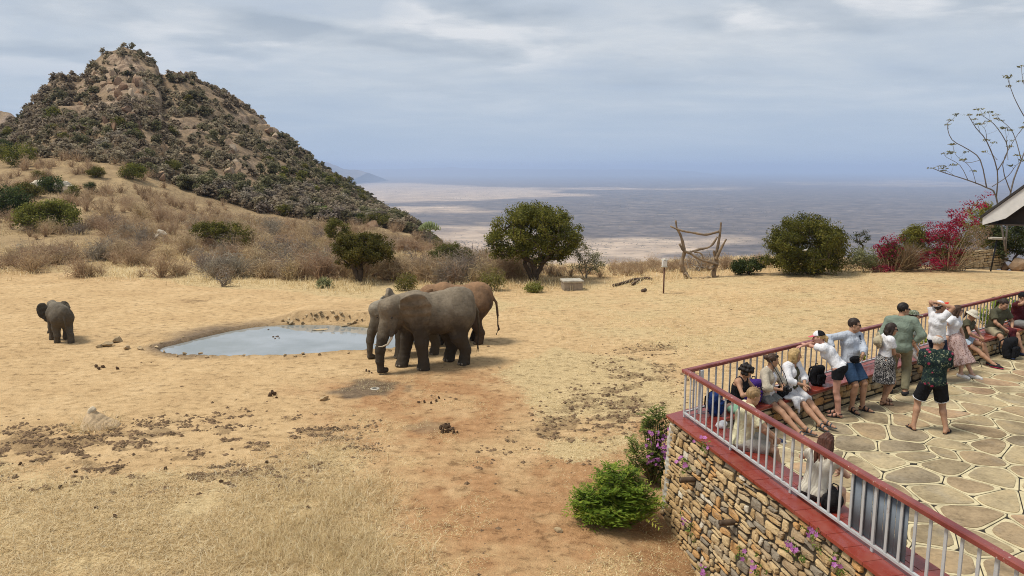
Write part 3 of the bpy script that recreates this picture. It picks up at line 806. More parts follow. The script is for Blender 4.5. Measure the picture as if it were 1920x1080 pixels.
# ------------------------------------------------------------------ terrace
FLOOR_Z, SEAT_Z, RAIL_Z = 1.2, 1.65, 2.45
RC = np.array([2.80, 11.70])                                   # corner of the railing
UN = np.array([math.cos(R(-77)), math.sin(R(-77))])            # near run, towards the camera
UF = np.array([math.cos(R(36)), math.sin(R(36))])              # far run, away to the right
NN = np.array([UN[1], -UN[0]])                                 # outward of the near run
NF = np.array([-UF[1], UF[0]])                                 # outward of the far run
def near(s, o, z): p = RC + UN * s + NN * o; return np.array([p[0], p[1], z])
def farp(s, o, z): p = RC + UF * s + NF * o; return np.array([p[0], p[1], z])
def meet(o1, o2):                                              # where the two offset lines cross
    A = np.stack([UN, -UF], 1); b = (RC + NF * o2) - (RC + NN * o1)
    t = np.linalg.solve(A, b); return RC + NN * o1 + UN * t[0]
def seen(p, m=40):
    v = np.array(p, float) - [0, 0, CAM_H]; c, s = math.cos(PITCH), math.sin(PITCH)
    Y = v[1] * c - v[2] * s; U = v[1] * s + v[2] * c
    if Y <= 0.1: return None
    x, y = 960 + F_PX * v[0] / Y, 540 - F_PX * U / Y
    return (x, y) if -m < x < 1920 + m and -m < y < 1080 + m else None

def clip_half(P, q, n):
    out = []; m = len(P); d = [(p[0] - q[0]) * n[0] + (p[1] - q[1]) * n[1] for p in P]
    for i in range(m):
        a, b = P[i], P[(i + 1) % m]; da, db = d[i], d[(i + 1) % m]
        if da <= 0: out.append(a)
        if (da < 0 < db) or (db < 0 < da):
            t = da / (da - db); out.append((a[0] + t * (b[0] - a[0]), a[1] + t * (b[1] - a[1])))
    return out
def voronoi(S, bound, k=26):
    S = np.asarray(S); cells = []
    for i, p in enumerate(S):
        d = ((S - p) ** 2).sum(1); near_ = np.argsort(d)[1:k + 1]
        P = [tuple(b) for b in bound]
        for j in near_:
            q = (p + S[j]) / 2; P = clip_half(P, q, S[j] - p)
            if len(P) < 3: break
        cells.append(P)
    return cells
def inset(P, w):
    P = [tuple(p) for p in P]; Q = list(P); n = len(P); c = np.mean(P, 0)
    for i in range(n):
        a = np.array(P[i]); b = np.array(P[(i + 1) % n]); e = b - a; L = np.linalg.norm(e)
        if L < 1e-6: continue
        nrm = np.array([e[1], -e[0]]) / L
        if (c - a) @ nrm > 0: nrm = -nrm
        Q = clip_half(Q, a - nrm * w, nrm)
        if len(Q) < 3: return []
    return Q
def dedupe(P, tol=1e-3):
    out = []
    for p in P:
        if not out or np.hypot(p[0] - out[-1][0], p[1] - out[-1][1]) > tol: out.append(p)
    if len(out) > 2 and np.hypot(out[0][0] - out[-1][0], out[0][1] - out[-1][1]) < tol: out.pop()
    return out
def chaikin(P, it=1, c=.22):
    P = np.array(P)
    for _ in range(it):
        Q = np.roll(P, -1, 0); P = np.stack([P * (1 - c) + Q * c, P * c + Q * (1 - c)], 1).reshape(-1, 2)
    return P
def ccw(P):
    P = np.asarray(P); x, y = P[:, 0], P[:, 1]
    return P if (x * np.roll(y, -1) - np.roll(x, -1) * y).sum() > 0 else P[::-1]

# floor: dark bed, pale mortar bands with a dark gap between them, stones
inner_c = meet(-.42, -.45)
FE = farp(24, -.45, 0)[:2]; NE = near(8.2, -.42, 0)[:2]
floor_poly = [tuple(inner_c), tuple(NE), (14.5, 3.0), (22.0, 12.0), tuple(FE)]
fl = empty('terrace_floor', (inner_c[0], inner_c[1], FLOOR_Z)); fl['kind'] = 'structure'
g = Geo(); n = len(floor_poly)
g.add([(p[0], p[1], FLOOR_Z - .016) for p in floor_poly] + [(p[0], p[1], -1.5) for p in floor_poly], [tuple(range(n)), tuple(range(2 * n - 1, n - 1, -1))] + [(i, i + n, (i + 1) % n + n, (i + 1) % n) for i in range(n)])
def child(o, p):                                                # parent without moving
    o.parent = p; o.matrix_parent_inverse = Matrix.Translation(-Vector(p.location)) if p.rotation_euler.z == 0 else p.matrix_world.inverted(); return o
child(g.build('bed', JOINT), fl)
S = []
rr = np.random.default_rng(23)
for i in range(-5, 38):
    for j in range(-3, 34):
        p = np.array([1.5 + i * .66 + (j % 2) * .33, 3.0 + j * .58]) + rr.uniform(-.30, .30, 2)
        S.append(p)
S = np.array(S)
fs = poly_sd(np.array(floor_poly), S[:, 0], S[:, 1])
bound = [(-3, -3), (40, -3), (40, 40), (-3, 40)]
cells = voronoi(S, bound)
def clip_floor(P):
    fp = ccw(np.array(floor_poly)); 
    for i in range(len(fp)):
        a, b = fp[i], fp[(i + 1) % len(fp)]; e = b - a; P = clip_half(P, a, np.array([e[1], -e[0]]))
        if len(P) < 3: return []
    return P
mort = Geo(); nst = 0; rest = Geo()
def stone_slab(P, z0, z1, bev, tilt=0.0, geo=None):
    m = len(P); c = P.mean(0); Q = c + (P - c) * (1 - bev / max(.05, np.hypot(*(P - c).T).mean()))
    V = [(p[0], p[1], z0) for p in P] + [(p[0], p[1], z1 - bev * .6) for p in P] + [(p[0], p[1], z1 + tilt * (p[0] - c[0])) for p in Q]
    Fs = []
    for a in range(2):
        for i in range(m): Fs.append((a * m + i, a * m + (i + 1) % m, (a + 1) * m + (i + 1) % m, (a + 1) * m + i))
    Fs.append(tuple(2 * m + i for i in range(m)))
    return V, Fs
for P, d in zip(cells, fs):
    if d > .5: continue
    P = clip_floor(P)
    P = dedupe(P) if len(P) > 2 else []
    if len(P) < 3: continue
    c = np.mean(P, 0)
    if c[0] > .74 * c[1] + 1.4: continue
    M = inset(P, .0075)
    if len(M) < 3: continue
    M = chaikin(ccw(dedupe(M)), 1, .10); 
    V, Fs = stone_slab(M, FLOOR_Z - .02, FLOOR_Z - .004 , .004); mort.add(V, Fs)
    I = inset(P, .030 + rr.uniform(0, .022))
    if len(I) < 3: continue
    I = dedupe(I, .02)
    if len(I) < 3: continue
    I = chaikin(ccw(I), 2, .20); c = I.mean(0)
    ang = np.arctan2(I[:, 1] - c[1], I[:, 0] - c[0])
    I = c + (I - c) * (1 + .05 * np.sin(3 * ang + rr.uniform(0, 6)) * rr.uniform(.2, 1))[:, None]
    V, Fs = stone_slab(I, FLOOR_Z - .02, FLOOR_Z + rr.uniform(.003, .008), .006)
    if seen((c[0], c[1], FLOOR_Z)) and nst < 295:
        o = link('flagstone', mesh_py('flagstone', V, Fs, FLAG)); child(o, fl); nst += 1
    else: rest.add(V, Fs)
child(mort.build('mortar', MORTAR), fl)
if rest.n: o = rest.build('flagstone', FLAG); child(o, fl); o['kind'] = 'stuff'

# ---- walls of rubble stone
def stone_face(origin, ux, uz, nrm, S, cells, parent, z_ok, bed, limit=290, big=.0, wave=None):
    """stones laid on the plane through origin spanned by ux (along) and uz (up), proud along nrm"""
    cnt = 0; rest = Geo()
    for P in cells:
        if len(P) < 3: continue
        I = inset(P, rr.uniform(.004, .009))
        if len(I) < 3: continue
        I = dedupe(I, .008)
        if len(I) < 3: continue
        I = chaikin(ccw(I), 1, rr.uniform(.08, .18)); c = I.mean(0)
        w = origin + ux * c[0] + uz * c[1]
        if not z_ok(w): continue
        I = c + (I - c) * (1 + rr.uniform(-.05, .05, (len(I), 1)))
        m = len(I); pr = rr.uniform(.010, .036); t = rr.normal(0, .10, 2)
        Q = c + (I - c) * rr.uniform(.80, .90); Q2 = c + (I - c) * .4
        def pt(p, h): return origin + ux * p[0] + uz * p[1] + nrm * h
        V = [pt(p, -.03) for p in I] + [pt(p, pr * .55) for p in I] + [pt(p, pr + t @ (p - c) + rr.normal(0, .004)) for p in Q] + [pt(p, pr + .006 + t @ (p - c)) for p in Q2]
        Fs = [(a * m + i, a * m + (i + 1) % m, (a + 1) * m + (i + 1) % m, (a + 1) * m + i) for a in range(3) for i in range(m)] + [tuple(3 * m + i for i in range(m))]
        if cnt < limit and seen(w, 25):
            child(link('stone', mesh_py('stone', V, Fs, WALLSTONE)), parent); cnt += 1
        elif seen(w, 200): rest.add(V, Fs)
    if rest.n:
        o = rest.build('stone', WALLSTONE); child(o, parent); o['kind'] = 'stuff'
    return cnt
def rubble(u0, u1, v0, v1, h, w):
    """courses of uneven stones: (centre, outline) pairs"""
    cells = []; v = v0; j = 0
    def wave(u, v, j): return v + .022 * math.sin(u * 2.1 + j * .7) + .012 * math.sin(u * 6.3 + j * 2.2)
    while v < v1 - h * .4:
        hh = min(h * rr.uniform(.65, 1.5), v1 - v); u = u0 + rr.uniform(-w, 0)
        while u < u1:
            ww = w * rr.uniform(.5, 1.7); a, b = u, u + ww
            lo = 0 if j == 0 else 1; hi = 0 if v + hh >= v1 - 1e-6 else 1
            sk = rr.normal(0, .018)
            jt = lambda s_: rr.normal(0, s_)
            bl = (a + .012, (wave(a, v, j) if lo else v) + .004); br = (b - .012, (wave(b, v, j) if lo else v) + .004)
            tr = (b - .012 + sk, (wave(b, v + hh, j + 1) if hi else v1) - .004); tl = (a + .012 + sk, (wave(a, v + hh, j + 1) if hi else v1) - .004)
            if hh > h * 1.05 and ww > w * .8 and rr.random() < .35:       # two thin stones in the place of one
                f = rr.uniform(.4, .6); ml = (tl[0] * f + bl[0] * (1 - f), tl[1] * f + bl[1] * (1 - f)); mr = (tr[0] * f + br[0] * (1 - f), tr[1] * f + br[1] * (1 - f) + jt(.012))
                qs = [[bl, br, mr, ml], [ml, mr, tr, tl]]
            else: qs = [[bl, br, tr, tl]]
            for q in qs:
                P = []
                for i in range(4):
                    p, n_ = q[i], q[(i + 1) % 4]
                    P.append((p[0] + jt(.009), p[1] + jt(.006)))
                    f = rr.uniform(.35, .65); L = math.hypot(n_[0] - p[0], n_[1] - p[1])
                    if L > .07: P.append((p[0] * (1 - f) + n_[0] * f + jt(.005), p[1] * (1 - f) + n_[1] * f + jt(.006)))
                cut = rr.integers(0, 12)
                if cut < 4:                                              # a corner knocked off
                    i = min(2 * cut, len(P) - 1); p = np.array(P[i]); a_ = np.array(P[i - 1]); b_ = np.array(P[(i + 1) % len(P)])
                    P[i:i + 1] = [tuple(p + (a_ - p) * .45), tuple(p + (b_ - p) * .45)]
                cells.append(P)
            u = b
        v += hh; j += 1
    return cells
outer_c = meet(.22, .22)
rw = empty('retaining_wall', (outer_c[0], outer_c[1], 0), label='rubble stone retaining wall of the terrace below the red coping, with two drain pipes', cat='stone wall')
L_N = 8.0
BAT = .05
wo = np.array([*(meet(.17, .17)), 0.0]); ux = np.array([*UN, 0.0]); nn3 = np.array([*NN, 0.0])
uz = np.array([0, 0, 1.0]) - nn3 * BAT; uz = uz / np.linalg.norm(uz); fn = np.cross(ux, uz); fn = fn if fn @ nn3 > 0 else -fn
wo = wo + nn3 * (BAT * 1.6)
g = Geo(); core = [wo + uz * 1.6 - fn * .004, wo + ux * L_N + uz * 1.6 - fn * .004, wo + ux * L_N - uz * 1.6 - fn * .004, wo - uz * 1.6 - fn * .004]
back = [p - nn3 * .5 for p in core]
g.add(core + back, [(0, 1, 2, 3), (7, 6, 5, 4), (0, 4, 5, 1), (1, 5, 6, 2), (3, 2, 6, 7), (0, 3, 7, 4)])
child(g.build('core', WALLMORTAR), rw)
cells = rubble(.05, 6.3, -1.55, 1.585, .098, .205)
cells.sort(key=lambda P: np.linalg.norm(wo + ux * np.mean([q[0] for q in P]) + uz * np.mean([q[1] for q in P]) - [0, 0, CAM_H]))
nw = stone_face(wo, ux, uz, fn, None, cells, rw, lambda w: w[2] > terrain(np.array([w[0]]), np.array([w[1]]), False)[0] - .12, None)
# far side of the corner: the return of the wall, seen edge on
ux2 = np.array([*UF, 0.0]); nf3 = np.array([*NF, 0.0])
g = Geo(); wo2 = np.array([*(meet(.17, .17)), 0.0])
a = [wo2 + [0, 0, 1.6], wo2 + ux2 * 24 + [0, 0, 1.6], wo2 + ux2 * 24 + [0, 0, -1.6], wo2 + [0, 0, -1.6]]
b = [p - nf3 * .58 for p in a]
g.add(a + b, [(0, 1, 2, 3), (7, 6, 5, 4), (0, 4, 5, 1), (1, 5, 6, 2), (3, 2, 6, 7), (0, 3, 7, 4)])
pw = empty('parapet_wall', (float(inner_c[0]), float(inner_c[1]), FLOOR_Z), label='low stone parapet with red tiled seat where the visitors sit, facing the floor', cat='parapet')
child(g.build('core', WALLMORTAR), pw)
# stones of its inner face under the seat
io = farp(0, -.41, FLOOR_Z); cells = rubble(.15, 17, 0.0, .425, .13, .27)
stone_face(io, ux2, np.array([0, 0, 1.0]), -nf3, None, cells, pw, lambda w: True, None)
# cement left pale at the corner
s_ = SDF(); q = wo + uz * .9
for k in range(7): s_.ell(wo + uz * (1.45 - .22 * k) + ux * rr.uniform(.02, .08) - fn * .01, (.06 + rr.uniform(0, .05), .045, .15), .06, np.stack([ux, fn, uz], 1))
V, Q = s_.mesh(.02); V = V + .008 * np.sin(V[:, [1, 2, 0]] * 60)
child(link('cement_patch', mesh_arr('cement_patch', V, Q, plain('pale_cement', (0.50, 0.46, 0.39), .95, .3, 9, .6, 40))), rw)
# drain pipes
for px, py, zz in ((1322, 897, .95), (1420, 974, .86)):
    p = at(px, py, zz); s = (p[:2] - wo[:2]) @ UN; p = wo + ux * s + uz * zz
    g = Geo(); g.tube([p - fn * .1, p + fn * .24], .042, 12, cap=False)
    g.tube([p + fn * .24, p + fn * .02], .034, 12, cap=True)
    child(g.build('drain_pipe', plain('rusty_pipe', (0.11, 0.075, 0.05), .7, .3, 12, .3, 40, .4), smooth=True), rw)

# ---- coping tiles
def tile_run(fn_, s0, s1, rows, parent, L):
    s = s0; cnt = 0
    while s < s1:
        e = min(s + L, s1 + .2)
        for r0, r1 in rows:
            a, b, c, d = fn_(s + .003, r0 - .003, 0), fn_(e - .003, r0 - .003, 0), fn_(e - .003, r1 + .003, 0), fn_(s + .003, r1 + .003, 0)
            if not any(seen((*p[:2], SEAT_Z), 60) for p in (a, b, c, d)): continue
            h = rr.uniform(-.002, .002); B = .004
            top = [np.array([*(p[:2] + (np.mean([a, b, c, d], 0)[:2] - p[:2]) * .02), SEAT_Z + h]) for p in (a, b, c, d)]
            mid = [np.array([*p[:2], SEAT_Z + h - B]) for p in (a, b, c, d)]; lo = [np.array([*p[:2], SEAT_Z - .045 if r0 > .2 or r1 < -.4 else SEAT_Z - .02]) for p in (a, b, c, d)]
            V = top + mid + lo
            Fs = [(0, 1, 2, 3)] + [(i, i + 4, (i + 1) % 4 + 4, (i + 1) % 4) for i in range(4)] + [(i + 4, i + 8, (i + 1) % 4 + 8, (i + 1) % 4 + 4) for i in range(4)]
            child(link('tile', mesh_py('tile', V, Fs, TILE)), parent); cnt += 1
        s = e
    return cnt
mo = outer_c; mi_ = meet(-.44, -.47)
g = Geo()
def slab(P, z0, z1):
    n = len(P); g.add([(p[0], p[1], z1) for p in P] + [(p[0], p[1], z0) for p in P], [tuple(range(n)), tuple(range(2 * n - 1, n - 1, -1))] + [(i, i + n, (i + 1) % n + n, (i + 1) % n) for i in range(n)])
slab([meet(.21, .21), near(L_N, .21, 0)[:2], near(L_N, -.43, 0)[:2], meet(-.43, -.46)], SEAT_Z - .06, SEAT_Z - .006)
child(g.build('tile_bed', TILEGROUT), rw)
g = Geo(); slab([meet(.21, .21), meet(-.43, -.46), farp(24, -.46, 0)[:2], farp(24, .21, 0)[:2]], SEAT_Z - .06, SEAT_Z - .006)
child(g.build('tile_bed', TILEGROUT), pw)
tile_run(near, .12, 7.6, [(.235, .0), (.0, -.22), (-.22, -.44)], rw, .30)
tile_run(farp, .55, 17, [(.235, .0), (.0, -.235), (-.235, -.47)], pw, .36)
# the corner tiles, cut to the mitre
g = Geo(); P = [meet(.235, .235), near(.117, .235, 0)[:2], near(.117, -.44, 0)[:2], meet(-.44, -.47), farp(.547, -.47, 0)[:2], farp(.547, .235, 0)[:2]]
slab(P, SEAT_Z - .045, SEAT_Z); child(g.build('corner_tile', TILE), rw)

# ---- railing
ra = empty('railing', (RC[0], RC[1], SEAT_Z), label='steel railing with red handrail and grey bars running round the terrace edge', cat='railing')
g = Geo()
hz0, hz1 = RAIL_Z - .055, RAIL_Z
def hand(fn_, s0, s1, mit0=None):
    w = .048
    pts = np.linspace(s0, s1, 9)
    V = []; Fs = []
    for s in pts:
        for o, z in ((w, hz0), (w, hz1 - .012), (w - .012, hz1), (-w + .012, hz1), (-w, hz1 - .012), (-w, hz0)): V.append(fn_(s, o, z))
    for i in range(len(pts) - 1):
        for k in range(6): Fs.append((i * 6 + k, i * 6 + (k + 1) % 6, (i + 1) * 6 + (k + 1) % 6, (i + 1) * 6 + k))
    Fs.append(tuple(range(5, -1, -1))); Fs.append(tuple((len(pts) - 1) * 6 + k for k in range(6)))
    return V, Fs
V, Fs = hand(near, -.03, 8.0); gn = Geo().add(V, Fs); child(gn.build('handrail', RAIL), ra)
V, Fs = hand(farp, .055, 22.0); V = [v - np.array([0, 0, .002]) for v in V]; gn = Geo().add(V, Fs); child(gn.build('handrail', RAIL), ra)
g = Geo(); g.beam(near(0, 0, SEAT_Z + .075), near(8, 0, SEAT_Z + .075), .035, .028); child(g.build('bottom_rail', STEEL), ra)
g = Geo(); g.beam(farp(.03, 0, SEAT_Z + .075), farp(22, 0, SEAT_Z + .075), .034, .026); child(g.build('bottom_rail', STEEL), ra)
def bar_mesh(h, w, t):
    g = Geo(); g.box((0, 0, h / 2), (w, t, h), None, .002); return mesh_py('baluster', g.V, g.F, STEEL)
bn = bar_mesh(hz0 - SEAT_Z - .088, .036, .014)
pm_ = Geo().box((0, 0, (hz0 - SEAT_Z) / 2), (.042, .022, hz0 - SEAT_Z), None, .003); pmm = mesh_py('post', pm_.V, pm_.F, STEEL)
def place(me, name, p, ang):
    o = link(name, me); o.location = p; o.rotation_euler = (0, 0, ang); o.parent = ra; o.matrix_parent_inverse = Matrix.Translation(-Vector(ra.location)); return o
k = 0; s = .02
while s < 7.4:
    if k % 8 == 0: place(pmm, 'post', near(s, 0, SEAT_Z), R(-77))
    else: place(bn, 'baluster', near(s, 0, SEAT_Z + .088), R(-77))
    s += .185; k += 1
k = 1; s = .22
while s < 17.5:
    if k % 9 == 0: place(pmm, 'post', farp(s, 0, SEAT_Z), R(36))
    else: place(bn, 'baluster', farp(s, 0, SEAT_Z + .088), R(36))
    s += .185; k += 1
# wide pale corner post just inside the corner
g = Geo(); g.box((*farp(.34, -.05, 0)[:2], (SEAT_Z + hz0) / 2), (.07, .05, hz0 - SEAT_Z), Matrix.Rotation(R(36), 3, 'Z'), .004)
child(g.build('post', plain('pale_steel', (0.50, 0.51, 0.51), .5, .1)), ra)
# sheet metal closing five bays
s0 = ((at(1612, 870, RAIL_Z)[:2] - RC) @ UN); s1 = ((at(1736, 930, RAIL_Z)[:2] - RC) @ UN)
m = 5; w = (s1 - s0) / m
for i in range(m):
    a = s0 + i * w; V = []; Fs = []
    for q in range(9):
        f = q / 8; o = -.024
        for z in (SEAT_Z + .095, hz0 - .004):
            V.append(near(a + f * (w - .006), o, z)); 
        for z in (SEAT_Z + .095, hz0 - .004):
            V.append(near(a + f * (w - .006), o - .003, z))
    for q in range(8):
        b = q * 4; n_ = b + 4
        Fs += [(b, n_, n_ + 1, b + 1), (b + 2, b + 3, n_ + 3, n_ + 2), (b + 1, n_ + 1, n_ + 3, b + 3), (b, b + 2, n_ + 2, n_)]
    child(link('sheet_panel', mesh_py('sheet_panel', V, Fs, SHEET, True)), ra)
print('flagstones', nst, 'wall stones', nw)
# ------------------------------------------------------------------ elephants
EL_GREY = make_elephant('elephant_skin', (0.058, 0.046, 0.033), (0.25, 0.20, 0.14), 0.42)
EL_RUST = make_elephant('rusty_elephant_skin', (0.075, 0.050, 0.034), (0.30, 0.175, 0.095), 0.46)
EL_PALE = make_elephant('pale_elephant_skin', (0.095, 0.078, 0.057), (0.33, 0.285, 0.215), 0.46)
EAR = np.array([(0, .36), (.14, .52), (.38, .56), (.60, .46), (.74, .24), (.74, -.02), (.62, -.28), (.46, -.52), (.32, -.70), (.20, -.74), (.12, -.60), (.06, -.36), (-.02, -.15)])
EARS = smooth_poly(EAR, 2)
def rot_z(a): c, s = math.cos(a), math.sin(a); return np.array([[c, -s, 0], [s, c, 0], [0, 0, 1.0]])
def rot_y(a): c, s = math.cos(a), math.sin(a); return np.array([[c, 0, s], [0, 1, 0], [-s, 0, c]])
def elephant(loc, heading, H, mat, label, fl=(0, 0), fr=(0, 0), hl=(0, 0), hr=(0, 0), yaw=0.0, pitch=0.0, ear_l=28, ear_r=28, trunk=None, tusk=0.5, tail=None, seed=0, res=.026, young=0.0, ear_k=1.0):
    """+X is the way it faces, +Y its left; lengths for a shoulder height of 2.4; fl.. = (dx, dz) of each foot"""
    k = H / 2.4
    root = empty('elephant', loc, heading, label, 'elephant')
    s = SDF()
    piv = np.array([.98, 0, 1.86]); M = rot_z(yaw) @ rot_y(pitch)
    def hd(p): return piv + M @ (np.array(p, float) - piv)
    def hrot(a=0): return M @ rot_y(a)
    # trunk of the body
    s.cone((-.70, 0, 1.65), (.50, 0, 1.65), .585, .54, .1)
    s.ell((-.12, 0, 1.50), (1.02, .58, .53), .2)
    s.ell((-.78, 0, 1.80), (.50, .46, .52), .2)
    s.ell((-.70, 0, 2.08), (.50, .22, .26), .25)
    s.ell((.62, 0, 1.78), (.44, .46, .58), .2)
    s.ell((.1, 0, 1.98), (.85, .24, .22), .25)
    s.cone((.66, 0, 1.82), (1.18, 0, 1.92), .47, .36, .2)
    # legs
    for sy, f in ((1, fl), (-1, fr)):
        x, z = f; y = sy * .34
        s.cone((.62, sy * .30, 1.62), (.62 + x * .5, y, .85 + z * .5), .31, .195, .16)
        s.cone((.62 + x * .5, y, .85 + z * .5), (.62 + x * .95, y, .22 + z), .192, .148, .08)
        s.cone((.62 + x * .95, y, .24 + z), (.65 + x, y, .05 + z), .165, .205, .08)
    for sy, f in ((1, hl), (-1, hr)):
        x, z = f; y = sy * .31
        s.cone((-.80, sy * .25, 1.52), (-.62 + x * .35, y, .92 + z * .6), .39, .225, .2)
        s.cone((-.62 + x * .35, y, .92 + z * .6), (-.84 + x * .8, y, .45 + z), .24, .165, .12)
        s.cone((-.84 + x * .8, y, .45 + z), (-.80 + x, y, .2 + z), .165, .160, .08)
        s.cone((-.80 + x, y, .22 + z), (-.77 + x, y, .05 + z), .16, .195, .08)
    # head
    s.ell(hd((1.38, 0, 1.98)), (.36, .31, .40), .15, hrot(.25))
    s.ell(hd((1.52, 0, 2.12)), (.22, .25, .22), .12, hrot())
    s.ell(hd((1.56, 0, 1.72)), (.25, .27, .36), .12, hrot(-.2))
    s.cone(hd((1.32, 0, 1.62)), hd((1.52, 0, 1.36)), .22, .12, .1)
    for sy in (1, -1):
        s.ell(hd((1.48, sy * .25, 1.96)), (.13, .07, .08), .08, hrot())
        s.cone(hd((1.52, sy * .17, 1.66)), hd((1.70, sy * .19, 1.38)), .13, .085, .08)
    tr = trunk or [(1.66, 0, 1.66, .215), (1.80, 0, 1.26, .175), (1.86, 0, .88, .142), (1.88, 0, .50, .115), (1.86, 0, .20, .095), (1.76, 0, .09, .082), (1.64, 0, .13, .07)]
    Mz = rot_z(yaw); off_ = hd(tr[0][:3]) - (piv + Mz @ (np.array(tr[0][:3]) - piv)); T = [np.array([*(piv + Mz @ (np.array(t[:3], float) - piv) + off_ * max(0, 1 - .12 * i)), t[3]]) for i, t in enumerate(tr)]
    for t in T: t[2] = max(t[2], t[3] + .005 if not trunk else t[2])
    for a, b in zip(T, T[1:]): s.cone(a[:3], b[:3], a[3], b[3], .05)
    # ears: a thin leaf each, hinged behind the cheek
    for sy, ang in ((1, ear_l), (-1, ear_r)):
        h0 = hd((1.22, sy * .30, 1.80)); a = R(ang)
        u = M @ np.array([-math.cos(a), sy * math.sin(a), -.06]); v = M @ np.array([.16, sy * .10, 1.0]); v = v - u * (u @ v); v /= np.linalg.norm(v); u = u / np.linalg.norm(u); w_ = np.cross(u, v)
        P2 = EARS * ear_k
        def fear(P, h0=h0, u=u, v=v, w_=w_, P2=P2, sy=sy):
            q = P - h0; a_ = q @ u; b_ = q @ v; c_ = q @ w_
            c_ = c_ - .07 * np.sin(a_ * 4.2 + b_ * 1.5) + .10 * (b_ * .9) ** 2 * np.sign(1) - .015 * np.sin(b_ * 22 + a_ * 3)
            d = poly_sd(P2, a_, b_) + .012 * np.sin(b_ * 17 + 2) 
            return np.maximum(d, np.abs(c_) - .028 - .03 * sstep(.35, 0, a_))
        ext = .82 * ear_k
        s.func(fear, h0 - ext, h0 + ext, .05)
    tl = tail or [(-1.26, 0, 1.86, .07), (-1.42, 0, 1.55, .05), (-1.46, 0, 1.1, .034), (-1.44, 0, .72, .024), (-1.42, 0, .58, .035), (-1.42, 0, .38, .02)]
    for a, b in zip(tl, tl[1:]): s.cone(a[:3], b[:3], a[3], b[3], .03)
    s.cut0 = s.plane((0, 0, 0), (0, 0, -1))
    def rough(P):
        d = wob(P, 5.5, .012, seed) 
        return d + .003 * np.sin(P[..., 2] * 42 + 2 * np.sin(P[..., 0] * 7 + P[..., 1] * 5)) * sstep(1.25, .8, P[..., 2]) + .004 * np.sin(P[..., 0] * 26 + 3 * np.sin(P[..., 2] * 5)) 
    s.disp(rough)
    V, Q = s.mesh(res / max(k, .6) if k < .8 else res)
    o = link('body', mesh_arr('body', V * k, Q, mat), root)
    for sy in (1, -1):
        e = Geo(); bm = bmesh.new(); bmesh.ops.create_icosphere(bm, subdivisions=2, radius=.035)
        c = hd((1.575, sy * .262, 1.86))
        e.add([(np.array(v.co) + c) * k for v in bm.verts], [[v.index for v in f.verts] for f in bm.faces]); bm.free()
        e.build('eye', EYE, root, True)
        if tusk > 0:
            L = tusk; pts = [hd((1.64 + .0 * L, sy * .19, 1.42)), hd((1.74 + .05 * L, sy * .21, 1.26)), hd((1.82 + .3 * L, sy * .21, 1.17 - .06 * L)), hd((1.82 + .75 * L, sy * .18, 1.15)), hd((1.82 + 1.05 * L, sy * .14, 1.19))]
            Geo().tube([p * k for p in pts], [.042 * k, .040 * k, .032 * k, .020 * k, .006 * k], 10).build('tusk', IVORY, root, True)
    for sy, f, x0 in ((1, fl, .65), (-1, fr, .65), (1, hl, -.77), (-1, hr, -.77)):
        ng = Geo()
        for q in (-50, -18, 14, 46):
            a = R(q) ; c = np.array([x0 + f[0] + .185 * math.cos(a), sy * (.34 if x0 > 0 else .31) + .185 * math.sin(a), .055 + f[1]])
            bm = bmesh.new(); bmesh.ops.create_icosphere(bm, subdivisions=1, radius=1.0)
            ng.add([(np.array(v.co) * [.028, .040, .045] @ rot_z(a).T + c) * k for v in bm.verts], [[v.index for v in ff.verts] for ff in bm.faces]); bm.free()
        o = ng.build('toenails', plain('toenail', (.24, .20, .15), .7), root, True); o['kind'] = 'stuff'
    if not tail:
        gg = Geo()
        for i in range(14):
            a = i * 2.4; gg.tube([np.array([-1.42, 0, .55]) * k, np.array([-1.42 + .04 * math.cos(a), .04 * math.sin(a), .28 + .05 * math.sin(i)]) * k], [.008 * k, .002 * k], 4)
        gg.build('tail_tuft', BLACK, root)
    return root
def gz(p): return float(terrain(np.array([p[0]]), np.array([p[1]]), False)[0])
# the large cow in front, facing left and half towards the terrace
fm = (at(757, 690) + at(803, 688)) / 2; hm_ = (at(855, 682) + at(879, 675)) / 2
hdv = (fm - hm_)[:2]; ang = math.atan2(hdv[1], hdv[0]); mid = (fm + hm_) / 2
HM = 2.28
elephant((mid[0] - .12, mid[1], gz(mid)), ang, HM, EL_GREY, 'largest grey elephant in front of the group, trunk curled on the ground', fl=(-.14, 0), fr=(.30, 0), hl=(-.05, 0), hr=(.20, 0), yaw=R(14), pitch=R(17), ear_l=42, ear_r=40, tusk=.36, seed=1, res=.022, ear_k=1.2)
# its neighbour, mostly hidden behind it
hd2 = at(703, 668); a2 = ang - R(4)
loc2 = np.array([at(722, 668)[0], at(722, 668)[1]]) - np.array([math.cos(a2), math.sin(a2)]) * .78
elephant((loc2[0] + .16, loc2[1] + .05, gz(loc2)), a2, 1.88, EL_PALE, 'grey elephant half hidden behind the largest one, only its face and forelegs showing', fl=(.1, 0), fr=(-.3, 0), hl=(.1, 0), hr=(-.1, 0), yaw=R(2), pitch=R(20), ear_l=10, ear_r=30, tusk=0, seed=2, res=.03)
# the rust coloured one behind, rump to the right
h3 = at(905, 643); a3 = R(176)
loc3 = h3[:2] + np.array([math.cos(a3), math.sin(a3)]) * .74
elephant((loc3[0] - .02, loc3[1] + .12, gz(loc3)), a3, 2.02, EL_RUST, 'rust coloured elephant behind the grey ones with its rump and tail to the right', fl=(.1, 0), fr=(-.1, 0), hl=(.0, 0), hr=(.22, 0), yaw=R(-4), pitch=R(46), ear_l=6, ear_r=6, tusk=0, ear_k=.8, seed=3, res=.03,
         tail=[(-1.24, 0, 1.88, .07), (-1.44, .02, 1.6, .05), (-1.50, .03, 1.1, .036), (-1.50, .03, .72, .028), (-1.53, .03, .55, .04), (-1.44, .03, .34, .022), (-1.62, .03, .22, .012)])
